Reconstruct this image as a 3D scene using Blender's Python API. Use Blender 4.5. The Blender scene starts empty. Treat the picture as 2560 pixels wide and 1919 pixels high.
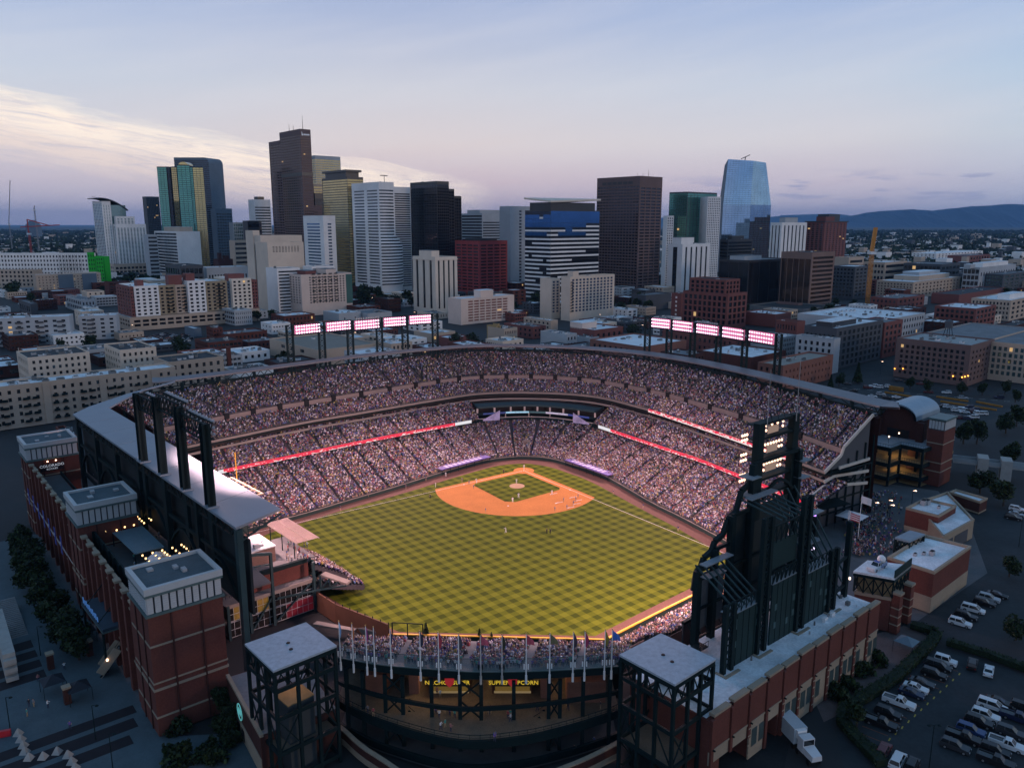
import bpy,math,random
import numpy as np
R=math.radians
S=bpy.context.scene
COL=S.collection
random.seed(7); np.random.seed(7)

# ------------------------------------------------------------------ camera
H,FPX,TH=91.66,1954.1,R(11.554)          # eye height (m), focal length (px of a 2560 px wide frame), pitch
cam=bpy.data.cameras.new('camera'); cam.sensor_width=36; cam.sensor_fit='HORIZONTAL'
cam.lens=FPX*36/2560; cam.clip_start=1; cam.clip_end=90000
co=bpy.data.objects.new('camera',cam); COL.objects.link(co)
co.location=(0,0,H); co.rotation_euler=(math.pi/2-TH,0,0)
S.camera=co

# ------------------------------------------------------------------ sky, sun, exposure
SUN_EL,SUN_AZ=R(2.0),R(118)                # sun low, to the right and slightly behind the viewer
w=bpy.data.worlds.new('World'); S.world=w; w.use_nodes=True
nt=w.node_tree; nt.nodes.clear()
def N(t,**k):
    n=nt.nodes.new(t)
    for a,b in k.items(): setattr(n,a,b)
    return n
def L(a,b): nt.links.new(a,b)
def mth(op,a,b=None,c=None,clamp=False):
    n=N('ShaderNodeMath',operation=op,use_clamp=clamp)
    for i,x in enumerate((a,b,c)):
        if x is None: continue
        if isinstance(x,(int,float)): n.inputs[i].default_value=x
        else: L(x,n.inputs[i])
    return n.outputs[0]
def ramp(fac,pts,interp='EASE'):
    n=N('ShaderNodeValToRGB'); n.color_ramp.interpolation=interp
    e=n.color_ramp.elements
    while len(e) < len(pts): e.new(.5)
    for x,(p,c) in zip(e,pts): x.position=p; x.color=(*c,1) if len(c) == 3 else c
    L(fac,n.inputs[0]); return n.outputs[0]
def mixc(f,a,b,mode='MIX'):
    n=N('ShaderNodeMix',data_type='RGBA',blend_type=mode)
    for i,x in ((0,f),(6,a),(7,b)):
        if isinstance(x,(int,float)): n.inputs[i].default_value=x
        elif isinstance(x,tuple): n.inputs[i].default_value=(*x,1)
        else: L(x,n.inputs[i])
    return n.outputs[2]
out=N('ShaderNodeOutputWorld'); bg=N('ShaderNodeBackground')
tc=N('ShaderNodeTexCoord'); sep=N('ShaderNodeSeparateXYZ'); L(tc.outputs['Generated'],sep.inputs[0])
sky=N('ShaderNodeTexSky'); sky.sky_type='NISHITA'; sky.sun_disc=False
sky.sun_elevation=SUN_EL; sky.sun_rotation=SUN_AZ; sky.altitude=1600; sky.air_density=1.2; sky.dust_density=1.5; sky.ozone_density=2
el=mth('ARCSINE',sep.outputs[2])                                   # elevation (rad)
az=mth('ARCTAN2',sep.outputs[0],sep.outputs[1])                   # azimuth from straight ahead, + to the right
eld=mth('MULTIPLY',el,57.296); azd=mth('MULTIPLY',az,57.296)
# clear dusk gradient: lilac band at the horizon, pale band above it, blue towards the zenith
grad=ramp(mth('DIVIDE',eld,90,clamp=True),
            [(0,(.48,.48,.68)),(.03,(.74,.64,.74)),(.06,(.82,.78,.82)),(.10,(.68,.74,.86)),(.15,(.47,.58,.83)),(.20,(.32,.45,.78)),(.28,(.19,.37,.66)),(.42,(.08,.27,.54)),(1,(.035,.18,.39))],'LINEAR')
warm=ramp(mth('ABSOLUTE',mth('ADD',mth('DIVIDE',azd,60),.12)),[(0,(1.10,1.0,.94)),(.45,(1,1,1)),(.75,(.74,.93,1.04)),(1,(.55,.80,.98))])
lowf=ramp(mth('DIVIDE',eld,26,clamp=True),[(0,(1,1,1)),(.5,(.7,.7,.7)),(1,(0,0,0))])
grad=mixc(lowf,grad,mixc(1.0,grad,warm,'MULTIPLY'))
nis=mixc(1.0,sky.outputs[0],(.10,.10,.10),'MULTIPLY')           # the physical sky at strength 0.10
base=mixc(.10,grad,nis)
veil=N('ShaderNodeTexNoise'); veil.inputs['Scale'].default_value=1.1; veil.inputs['Detail'].default_value=7; veil.inputs['Roughness'].default_value=.6
# thin high veil, streaked
mpv=N('ShaderNodeCombineXYZ'); L(mth('MULTIPLY',azd,.035),mpv.inputs[0]); L(mth('MULTIPLY',mth('SUBTRACT',eld,mth('MULTIPLY',azd,.16)),.33),mpv.inputs[1]); L(mpv.outputs[0],veil.inputs['Vector'])
base=mixc(mth('MULTIPLY',ramp(veil.outputs[0],[(.35,(0,0,0)),(.7,(1,1,1))]),.22),base,(.82,.80,.84))
# anvil cloud low on the left: a layer in direction space, streaked along its own slope
mp=N('ShaderNodeCombineXYZ')
slope=mth('ADD',eld,mth('MULTIPLY',azd,.13))
L(mth('MULTIPLY',azd,.07),mp.inputs[0]); L(mth('MULTIPLY',slope,.42),mp.inputs[1])
n1=N('ShaderNodeTexNoise'); n1.inputs['Scale'].default_value=2.1; n1.inputs['Detail'].default_value=9; n1.inputs['Roughness'].default_value=.62; n1.inputs['Distortion'].default_value=.5; L(mp.outputs[0],n1.inputs['Vector'])
mp2=N('ShaderNodeCombineXYZ'); L(mth('MULTIPLY',azd,.16),mp2.inputs[0]); L(mth('MULTIPLY',eld,1.0),mp2.inputs[1])
n2=N('ShaderNodeTexNoise'); n2.inputs['Scale'].default_value=1.5; n2.inputs['Detail'].default_value=8; n2.inputs['Roughness'].default_value=.6; L(mp2.outputs[0],n2.inputs['Vector'])
# upper edge of the cloud: 8 deg at az -32, 5.7 deg at -19, 3.2 deg at -3
edge=mth('ADD',mth('MULTIPLY',azd,-.165),2.75)
dep=mth('ADD',mth('SUBTRACT',edge,eld),mth('MULTIPLY',mth('SUBTRACT',n1.outputs[0],.5),1.9))   # degrees below that edge
right=mth('MULTIPLY',mth('SUBTRACT',mth('MULTIPLY',n2.outputs[0],2.5),azd),.5)
tip=mth('SUBTRACT',1.0,mth('DIVIDE',mth('ADD',azd,6),5),clamp=True)
cov=mth('MULTIPLY',ramp(mth('DIVIDE',dep,6),[(0,(0,0,0)),(.05,(.5,.5,.5)),(.16,(1,1,1)),(.5,(.85,.85,.85)),(.8,(.5,.5,.5)),(1,(.3,.3,.3))]),tip)
streak=ramp(n1.outputs[0],[(.28,(.45,.45,.45)),(.48,(.9,.9,.9)),(.62,(1,1,1))])
cov=mth('MULTIPLY',cov,streak,clamp=True)
lit=ramp(mth('DIVIDE',dep,7),[(0,(1.0,.92,.84)),(.25,(1.2,1.02,.86)),(.45,(1.02,.84,.74)),(.7,(.70,.62,.68)),(1,(.54,.50,.63))])
hot=mth('SUBTRACT',1,mth('DIVIDE',mth('ABSOLUTE',mth('ADD',azd,10)),11),clamp=True)
lit=mixc(mth('MULTIPLY',hot,.65),lit,(1.4,1.15,.90))
mp3=N('ShaderNodeCombineXYZ'); L(mth('MULTIPLY',azd,.11),mp3.inputs[0]); L(mth('MULTIPLY',slope,1.15),mp3.inputs[1])
n3=N('ShaderNodeTexNoise'); n3.inputs['Scale'].default_value=2.0; n3.inputs['Detail'].default_value=10; n3.inputs['Roughness'].default_value=.68; n3.inputs['Distortion'].default_value=.8; L(mp3.outputs[0],n3.inputs['Vector'])
lit=mixc(ramp(n3.outputs[0],[(.34,(.6,.6,.6)),(.46,(.2,.2,.2)),(.56,(0,0,0))]),lit,(.58,.55,.66))
c1=mixc(mth('MULTIPLY',cov,ramp(n3.outputs[0],[(.28,(.6,.6,.6)),(.48,(1,1,1))])),base,lit)
# thin dark bars low on the right
bars=mth('MULTIPLY',ramp(n2.outputs[0],[(.50,(0,0,0)),(.62,(1,1,1))]),ramp(mth('DIVIDE',eld,6),[(.1,(0,0,0)),(.42,(1,1,1)),(.62,(0,0,0))]))
bars=mth('MULTIPLY',bars,mth('DIVIDE',mth('SUBTRACT',azd,6),14,clamp=True),clamp=True)
c2=mixc(mth('MULTIPLY',bars,.7),c1,(.30,.34,.56))
L(c2,bg.inputs[0]); bg.inputs[1].default_value=1.0
L(bg.outputs[0],out.inputs[0])

sl=bpy.data.lights.new('sun','SUN'); sl.energy=.4; sl.angle=R(10); sl.color=(1,.72,.5)
so=bpy.data.objects.new('sun',sl); COL.objects.link(so)
# light travels from the sun towards the scene
sd=np.array([math.sin(SUN_AZ)*math.cos(R(8)),math.cos(SUN_AZ)*math.cos(R(8)),math.sin(R(8))])
from mathutils import Vector
so.rotation_euler=Vector(-sd).to_track_quat('-Z','Y').to_euler()

S.view_settings.view_transform='Standard'; S.view_settings.look='None'
S.view_settings.exposure=0; S.view_settings.gamma=1; S.view_settings.use_curve_mapping=False
S.render.engine='CYCLES'
S.cycles.use_denoising=True; S.cycles.max_bounces=5; S.cycles.diffuse_bounces=3; S.cycles.glossy_bounces=3; S.cycles.transmission_bounces=4
S.cycles.transparent_max_bounces=6; S.cycles.volume_bounces=0; S.cycles.caustics_reflective=False; S.cycles.caustics_refractive=False
S.cycles.sample_clamp_indirect=4; S.cycles.use_light_tree=True
S.render.film_transparent=False
# ------------------------------------------------------------------ surveying helpers: a pixel of the photograph -> a place
def ray(px,py):
    u=(px-1280)/FPX; v=-(py-959.5)/FPX
    return np.array([u,math.cos(TH)+v*math.sin(TH),-math.sin(TH)+v*math.cos(TH)])
def G(px,py,z=0.):                   # where the sight line meets the level z
    d=ray(px,py); t=(z-H)/d[2]; return np.array([d[0]*t,d[1]*t])
def D(px,py,Y):                      # where it meets the distance Y: (x, z)
    d=ray(px,py); t=Y/d[1]; return d[0]*t,H+d[2]*t
def V(px,py,o,a):                   # where it meets the upright plane through o with bearing a: (along, z)
    d=ray(px,py); u=np.array([math.cos(a),math.sin(a)]); n=np.array([-u[1],u[0]])
    t=(n @ np.asarray(o,float))/(n @ d[:2]); p=d[:2]*t
    return (p-np.asarray(o,float)) @ u,H+d[2]*t
def PX(x,y,z):
    z=z-H; zc=y*math.cos(TH)-z*math.sin(TH); up=y*math.sin(TH)+z*math.cos(TH)
    return 1280+FPX*x/zc,959.5-FPX*up/zc
def dirv(a): return np.array([math.cos(a),math.sin(a)])
def along(o,a,px,z):                # distance along bearing a from o until the sight column px is met
    lo=np.asarray(o,float); u=dirv(a)
    # x/(y cos - z' sin) = (px-1280)/f
    k=(px-1280)/FPX; zz=(z-H)*math.sin(TH); c=math.cos(TH)
    return (k*(lo[1]*c-zz)-lo[0])/(u[0]-k*u[1]*c)
GA,GB=R(41.5),R(131.5)             # bearings of the street grid
HOME=np.array([4.48,284.27]); E1=dirv(R(-143.595)); E3=dirv(R(-53.595))
def FW(a,b): return HOME+a*E1+b*E3     # field coordinates: metres towards first / third base

# ------------------------------------------------------------------ mesh builder
class MB:
    def __init__(s): s.v=[]; s.f=[]; s.m=[]
    def q(s,pts,m=0):
        n=len(s.v); s.v += [tuple(map(float,p)) for p in pts]; s.f.append(tuple(range(n,n+len(pts)))); s.m.append(m)
    def hexa(s,b,t,m=0,mt=None):
        n=len(s.v); s.v += [tuple(map(float,p)) for p in (*b,*t)]
        for f in ((3,2,1,0),(4,5,6,7),(0,1,5,4),(1,2,6,5),(2,3,7,6),(3,0,4,7)):
            s.f.append(tuple(n+i for i in f)); s.m.append(m)
        if mt is not None: s.m[-5]=mt
    def rb(s,o,a,u0,u1,v0,v1,z0,z1,m=0,mt=None):     # box in a frame turned by a about o
        o=np.asarray(o,float)[:2]; u=dirv(a); w=np.array([-u[1],u[0]])
        p=[o+u*i+w*j for i,j in ((u0,v0),(u1,v0),(u1,v1),(u0,v1))]
        s.hexa([(*k,z0) for k in p],[(*k,z1) for k in p],m,mt)
    def box(s,x0,y0,z0,x1,y1,z1,m=0): s.rb((0,0),0,x0,x1,y0,y1,z0,z1,m)
    def beam(s,p,q,w,h=None,m=0):
        p=np.asarray(p,float); q=np.asarray(q,float); h=h or w
        d=q-p; l=np.linalg.norm(d)
        if l < 1e-6: return
        d /= l; up=np.array([0,0,1.]) if abs(d[2]) < .95 else np.array([1.,0,0])
        a=np.cross(d,up); a /= np.linalg.norm(a); b=np.cross(a,d)
        c=[a*i*w/2+b*j*h/2 for i,j in ((-1,-1),(1,-1),(1,1),(-1,1))]
        s.hexa([p+k for k in c],[q+k for k in c],m)
    def cyl(s,p,q,r0,r1=None,n=8,m=0,cap=True):
        p=np.asarray(p,float); q=np.asarray(q,float); r1=r0 if r1 is None else r1
        d=q-p; d /= np.linalg.norm(d); up=np.array([0,0,1.]) if abs(d[2]) < .95 else np.array([1.,0,0])
        a=np.cross(d,up); a /= np.linalg.norm(a); b=np.cross(d,a); k=len(s.v)
        for c,r in ((p,r0),(q,r1)):
            for i in range(n):
                t=2*math.pi*i/n; s.v.append(tuple(c+r*(a*math.cos(t)+b*math.sin(t))))
        for i in range(n): s.f.append((k+i,k+(i+1)%n,k+n+(i+1)%n,k+n+i)); s.m.append(m)
        if cap: s.f.append(tuple(k+n+i for i in range(n))); s.m.append(m); s.f.append(tuple(k+n-1-i for i in range(n))); s.m.append(m)
    def prism(s,poly,z0,z1,m=0,mt=None):
        n=len(poly); k=len(s.v)
        s.v += [(float(x),float(y),float(z0)) for x,y in poly]+[(float(x),float(y),float(z1)) for x,y in poly]
        for i in range(n): s.f.append((k+i,k+(i+1)%n,k+n+(i+1)%n,k+n+i)); s.m.append(m)
        s.f.append(tuple(k+n+i for i in range(n))); s.m.append(m if mt is None else mt)
        s.f.append(tuple(k+n-1-i for i in range(n))); s.m.append(m)
    def strip(s,A,B,m=0):                                    # quads between two equally long rows of points
        for i in range(len(A)-1): s.q([A[i],A[i+1],B[i+1],B[i]],m)
    def build(s,name,mats,parent=None,smooth=False,off=None):
        me=bpy.data.meshes.new(name)
        v=np.array(s.v,float).reshape(-1,3)
        if off is None and parent is not None: off=np.array(base_of(parent))
        if off is not None: v=v-np.asarray(off,float)
        me.from_pydata(v.tolist(),[],s.f)
        if not isinstance(mats,(list,tuple)): mats=[mats]
        for x in mats: me.materials.append(x)
        if len(mats) > 1: me.polygons.foreach_set('material_index',s.m)
        if smooth: me.polygons.foreach_set('use_smooth',[True]*len(s.f))
        me.update()
        o=bpy.data.objects.new(name,me); COL.objects.link(o)
        if parent is not None: o.parent=parent
        return o
def base_of(o):
    l=np.array(o.location)
    while o.parent is not None: o=o.parent; l=l+np.array(o.location)
    return l
def tag(o,label=None,cat=None,group=None,kind=None):
    if label: o['label']=label
    if cat: o['category']=cat
    if group: o['group']=group
    if kind: o['kind']=kind
    return o
def thing(name,label,cat,loc=(0,0,0),group=None,rz=0):
    o=bpy.data.objects.new(name,None); COL.objects.link(o); o.empty_display_size=.2
    o.location=loc if len(loc) == 3 else (*loc,0); o.rotation_euler=(0,0,rz)
    return tag(o,label,cat,group)
def inst(me,name,parent,loc,rz=0,scale=None):             # one more object sharing mesh data
    o=bpy.data.objects.new(name,me); COL.objects.link(o); o.parent=parent
    b=base_of(parent) if parent is not None else np.zeros(3)
    o.location=np.asarray(loc,float)-b; o.rotation_euler=(0,0,rz)
    if scale is not None: o.scale=scale
    return o
def copy_tree(o,loc=None,rz=None,parent=None):
    c=o.copy(); COL.objects.link(c); c.parent=parent
    if loc is not None: c.location=loc
    if rz is not None: c.rotation_euler=(0,0,rz)
    for ch in o.children: copy_tree(ch,parent=c)
    return c

# ------------------------------------------------------------------ materials
MAT={}
def M(name,col,rough=.75,metal=0.,var=.18,scale=.35,emit=None,es=0.,bump=0.,spec=.5,alpha=1.,fine=0.):
    if name in MAT: return MAT[name]
    m=bpy.data.materials.new(name); m.use_nodes=True; t=m.node_tree; b=t.nodes['Principled BSDF']
    b.inputs['Roughness'].default_value=rough; b.inputs['Metallic'].default_value=metal; b.inputs['Specular IOR Level'].default_value=spec if rough < .6 else min(spec,.25)
    b.inputs['Base Color'].default_value=(*col,1)
    if var > 0:
        tcn=t.nodes.new('ShaderNodeTexCoord'); nz=t.nodes.new('ShaderNodeTexNoise')
        nz.inputs['Scale'].default_value=scale; nz.inputs['Detail'].default_value=6; nz.inputs['Roughness'].default_value=.65
        t.links.new(tcn.outputs['Object'],nz.inputs['Vector'])
        r=t.nodes.new('ShaderNodeMapRange'); r.inputs[1].default_value=.25; r.inputs[2].default_value=.75; r.inputs[3].default_value=1-var; r.inputs[4].default_value=1+var
        t.links.new(nz.outputs[0],r.inputs[0]); src=r.outputs[0]
        if fine > 0:
            n2=t.nodes.new('ShaderNodeTexNoise'); n2.inputs['Scale'].default_value=scale*14; n2.inputs['Detail'].default_value=3
            t.links.new(tcn.outputs['Object'],n2.inputs['Vector'])
            r2=t.nodes.new('ShaderNodeMapRange'); r2.inputs[1].default_value=.3; r2.inputs[2].default_value=.7; r2.inputs[3].default_value=1-fine; r2.inputs[4].default_value=1+fine
            t.links.new(n2.outputs[0],r2.inputs[0]); mm=t.nodes.new('ShaderNodeMath'); mm.operation='MULTIPLY'
            t.links.new(src,mm.inputs[0]); t.links.new(r2.outputs[0],mm.inputs[1]); src=mm.outputs[0]
        mx=t.nodes.new('ShaderNodeVectorMath'); mx.operation='SCALE'; mx.inputs[0].default_value=col
        t.links.new(src,mx.inputs['Scale']); t.links.new(mx.outputs[0],b.inputs['Base Color'])
        if bump:
            bp=t.nodes.new('ShaderNodeBump'); bp.inputs['Strength'].default_value=bump; t.links.new(nz.outputs[0],bp.inputs['Height']); t.links.new(bp.outputs[0],b.inputs['Normal'])
    if emit: b.inputs['Emission Color'].default_value=(*emit,1); b.inputs['Emission Strength'].default_value=es
    if alpha < 1: b.inputs['Alpha'].default_value=alpha
    MAT[name]=m; return m
def MOBJ(name,rough=.7,metal=0.):                            # takes its colour from the object it is on
    if name in MAT: return MAT[name]
    m=bpy.data.materials.new(name); m.use_nodes=True; t=m.node_tree; b=t.nodes['Principled BSDF']
    i=t.nodes.new('ShaderNodeObjectInfo'); t.links.new(i.outputs['Color'],b.inputs['Base Color'])
    b.inputs['Roughness'].default_value=rough; b.inputs['Metallic'].default_value=metal; MAT[name]=m; return m
def MATTR(name,rough=.8):                                     # takes its colour from the mesh attribute Col
    if name in MAT: return MAT[name]
    m=bpy.data.materials.new(name); m.use_nodes=True; t=m.node_tree; b=t.nodes['Principled BSDF']
    i=t.nodes.new('ShaderNodeAttribute'); i.attribute_name='Col'; t.links.new(i.outputs['Color'],b.inputs['Base Color'])
    b.inputs['Roughness'].default_value=rough; MAT[name]=m; return m
steel=M('dark_green_steel',(.006,.017,.019),.65,.0,.2,.3,spec=.15)
steel2=M('grey_green_steel',(.026,.055,.060),.55,0,.2,.3,spec=.25)
concrete=M('concrete',(.30,.30,.29),.85,0,.15,.25,fine=.08)
conc_dk=M('dark_concrete',(.17,.17,.17),.85,0,.2,.2,fine=.08)
brick=M('red_brick',(.125,.042,.032),.85,0,.16,.22,fine=.12)
brick_dk=M('dark_brick',(.062,.024,.020),.85,0,.18,.25,fine=.12)
stone=M('tan_stone',(.30,.245,.18),.85,0,.12,.3,fine=.06)
white_roof=M('white_roof',(.68,.70,.71),.8,0,.32,.16,fine=.12)
grey_roof=M('grey_roof',(.17,.18,.19),.85,0,.3,.12,fine=.1)
dark_roof=M('dark_roof',(.045,.05,.055),.85,0,.25,.15,fine=.1)
asphalt=M('asphalt',(.020,.023,.025),.85,0,.25,.12,fine=.15)
canopy_metal=M('pale_metal_roof',(.21,.25,.29),.55,.2,.08,.1)
white_paint=M('white_paint',(.75,.75,.74),.6,0,.08,.5)
black=M('black_rubber',(.012,.012,.013),.7,0,0)
glass=M('window_glass',(.020,.024,.028),.06,0,.3,.2,spec=.9)
glass_lit=M('lit_window',(.3,.2,.1),.4,0,0,emit=(1,.62,.25),es=.55)
# ------------------------------------------------------------------ buildings
KZ={1: (0,300),2: (600,280),3: (1200,350),4: (1860,450),5: (0,780),6: (600,780),7: (1200,780),8: (1860,880),0: (0,0)}
def zx(k,x): return x if k == 0 else KZ[k][0]+x/3.159
def zy(k,y): return y if k == 0 else KZ[k][1]+y/3.159
def st(nf,nb,wf=.6,hf=.5,top=2.,bot=4.,mar=.02,rec=.3,sill=None,mask=None):
    return dict(nf=nf,nb=nb,wf=wf,hf=hf,top=top,bot=bot,mar=mar,rec=rec,mask=mask,sill=sill)
def facade(W,panes,o,a,ns,width,z0,z1,s,m=0):
    u=dirv(a); n=np.array([u[1],-u[0]])*ns
    def P(x,z,d=0.): p=o+u*x-n*d; return (p[0],p[1],z)
    if s is None or width < 1: W.q([P(0,z0),P(width,z0),P(width,z1),P(0,z1)],m); return
    mar=width*s['mar']; bw=(width-2*mar)/s['nb']; fh=(z1-s['top']-z0-s['bot'])/s['nf']
    cols=[(mar+bw*(i+.5-s['wf']/2),mar+bw*(i+.5+s['wf']/2)) for i in range(s['nb'])]
    zc=z0; r=s['rec']
    for j in range(s['nf']):
        a0=z0+s['bot']+fh*j+fh*(1-s['hf'])*.5; a1=a0+fh*s['hf']
        W.q([P(0,zc),P(width,zc),P(width,a0),P(0,a0)],m); zc=a1
        xc=0.
        for i,(c0,c1) in enumerate(cols):
            if s['mask'] is not None and not s['mask'](i,j): continue
            W.q([P(xc,a0),P(c0,a0),P(c0,a1),P(xc,a1)],m); xc=c1
            W.q([P(c0,a0),P(c0,a0,r),P(c0,a1,r),P(c0,a1)],m); W.q([P(c1,a0,r),P(c1,a0),P(c1,a1),P(c1,a1,r)],m)
            W.q([P(c0,a0),P(c1,a0),P(c1,a0,r),P(c0,a0,r)],m); W.q([P(c0,a1,r),P(c1,a1,r),P(c1,a1),P(c0,a1)],m)
            panes.append((P((c0+c1)/2,(a0+a1)/2,r),c1-c0,a1-a0,a,i,j))
        W.q([P(xc,a0),P(width,a0),P(width,a1),P(xc,a1)],m)
    W.q([P(0,zc),P(width,zc),P(width,z1),P(0,z1)],m)
PANE={}
def put_panes(T,panes,gm,lit,litm,sub=None):
    """panes big enough to tell apart become parts of their own, the rest one part"""
    joined=MB(); cnt=0
    for (p,w,h,a,i,j) in panes:
        d=math.hypot(p[0],p[1]); on=random.random() < lit*(.15 if w*FPX/d >= 9 else .8)
        if w*FPX/d >= 9 and h*FPX/d >= 9 and cnt < 290:
            k=(round(w,2),round(h,2),gm.name,on)
            if k not in PANE:
                b=MB(); b.q([(-w/2,0,-h/2),(w/2,0,-h/2),(w/2,0,h/2),(-w/2,0,h/2)])
                b.beam((-w/2+.04,0,0),(w/2-.04,0,0),.05,.05,1); b.beam((0,0,-h/2+.04),(0,0,h/2-.04),.05,.05,1)
                me=bpy.data.meshes.new('window'); me.from_pydata(b.v,[],b.f); me.materials.append(litm if on else gm); me.materials.append(steel2)
                me.polygons.foreach_set('material_index',b.m); PANE[k]=me
            inst(PANE[k],'window',T,p,a); cnt += 1
        else:
            u=dirv(a)*w/2
            joined.q([(p[0]-u[0],p[1]-u[1],p[2]-h/2),(p[0]+u[0],p[1]+u[1],p[2]-h/2),(p[0]+u[0],p[1]+u[1],p[2]+h/2),(p[0]-u[0],p[1]-u[1],p[2]+h/2)],1 if on else 0)
    if joined.f: tag(joined.build('windows',[gm,litm],T),kind='stuff')
def roof_on(T,C,a,b,wl,wr,z,par,wm,rm,units=0,name='roof'):
    ua,ub=dirv(a),dirv(b); t=.35
    def c(i,j): return C+ua*i+ub*j
    o=[c(0,0),c(wr,0),c(wr,wl),c(0,wl)]; n=[c(t,t),c(wr-t,t),c(wr-t,wl-t),c(t,wl-t)]
    m=MB()
    for i in range(4):
        k=(i+1)%4
        m.q([(*o[i],z),(*o[k],z),(*n[k],z),(*n[i],z)],1); m.q([(*n[i],z),(*n[k],z),(*n[k],z-par),(*n[i],z-par)],1)
    m.q([(*p,z-par) for p in n],0)
    ro=m.build(name,[rm,wm],T)
    for _ in range(units):
        x=random.uniform(.12,.8)*wr; y=random.uniform(.12,.8)*wl; s=random.uniform(1.2,3.2); hh=random.uniform(.8,2.2)
        q=MB(); q.rb(c(x,y),a,0,s,0,s*random.uniform(.5,1.2),z-par,z-par+hh*.8); q.rb(c(x,y),a,.15*s,.8*s,.1,.4*s,z-par+hh*.8,z-par+hh,1)
        q.build('roof_unit',[random.choice((M('unit_grey',(.33,.34,.35),.6,0,.1),M('unit_white',(.6,.6,.6),.6,0,.1),conc_dk)),steel2],ro)
    return ro
def bldg(name,label,k,cx,lx,rx,topy,base=None,Y=None,wall=concrete,sl=None,sr=None,rm=grey_roof,gm=None,lit=.003,cat='building',group=None,
         par=.9,units=2,wl=None,wr=None,ga=GA,gb=GB,z0=0.,litm=None,pent=None,T=None,C=None,z1=None,part='wall'):
    gm=gm or glass; litm=litm or glass_lit
    if C is None:
        if base is not None: Y=G(zx(k,cx),zy(k,base),0)[1]
        x,zt=D(zx(k,cx),zy(k,topy),Y); C=np.array([x,Y]); z1=zt if z1 is None else z1
    wl=wl or max(3.,along(C,gb,zx(k,lx),z1*.6)); wr=wr or max(3.,along(C,ga,zx(k,rx),z1*.6))
    if T is None: T=thing(name,label,cat,(*C,0),group)
    W=MB(); panes=[]
    facade(W,panes,C,gb,-1,wl,z0,z1,sl); facade(W,panes,C,ga,1,wr,z0,z1,sr)
    ua,ub=dirv(ga),dirv(gb); B=C+ua*wr+ub*wl
    facade(W,panes,C+ua*wr,gb,1,wl,z0,z1,None); facade(W,panes,C+ub*wl,ga,-1,wr,z0,z1,None)
    W.build(part,wall,T); put_panes(T,panes,gm,lit,litm)
    roof_on(T,C,ga,gb,wl,wr,z1,par,wall,rm,units)
    if pent:
        for (f0,f1,g0,g1,h,pm) in pent:
            q=MB(); p0=C+ua*wr*f0+ub*wl*g0; q.rb(p0,ga,0,wr*(f1-f0),0,wl*(g1-g0),z1-par,z1+h)
            q.rb(p0,ga,-.15,wr*(f1-f0)+.15,-.15,wl*(g1-g0)+.15,z1+h,z1+h+.3,1); q.build('penthouse',[pm or wall,rm],T)
    return dict(T=T,C=C,wl=wl,wr=wr,z1=z1)

def mc(n,c,r=.7,v=.12,**k): return M(n,c,r,0,v,.05,**k)
W_white=mc('white_panel',(.84,.79,.75)); W_cream=mc('cream_panel',(.74,.62,.50)); W_grey=mc('grey_panel',(.42,.43,.44)); W_tan=mc('tan_panel',(.50,.38,.29))
W_red=mc('red_panel',(.32,.06,.06)); W_brown=mc('brown_granite',(.17,.108,.098)); W_dk=mc('dark_panel',(.035,.034,.038),.35); W_mar=mc('maroon_brick',(.20,.07,.06))
W_beige=mc('beige_panel',(.70,.56,.44)); W_blue=mc('blue_grey_panel',(.13,.17,.21)); W_pink=mc('pink_concrete',(.72,.56,.47)); W_char=mc('charcoal_panel',(.075,.08,.09),.6)
def gl(n,c,r=.08,me=.75): return M(n,c,r,me,.2,.04)
G_blue=gl('blue_mirror_glass',(.20,.30,.42)); G_green=gl('green_mirror_glass',(.14,.34,.27)); G_gold=gl('gold_mirror_glass',(.62,.46,.20)); G_dark=gl('dark_mirror_glass',(.055,.055,.065)); G_sky=gl('sky_mirror_glass',(.34,.46,.58),.05,.9); G_bronze=gl('bronze_glass',(.13,.09,.075))
SKY='downtown towers'
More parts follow.
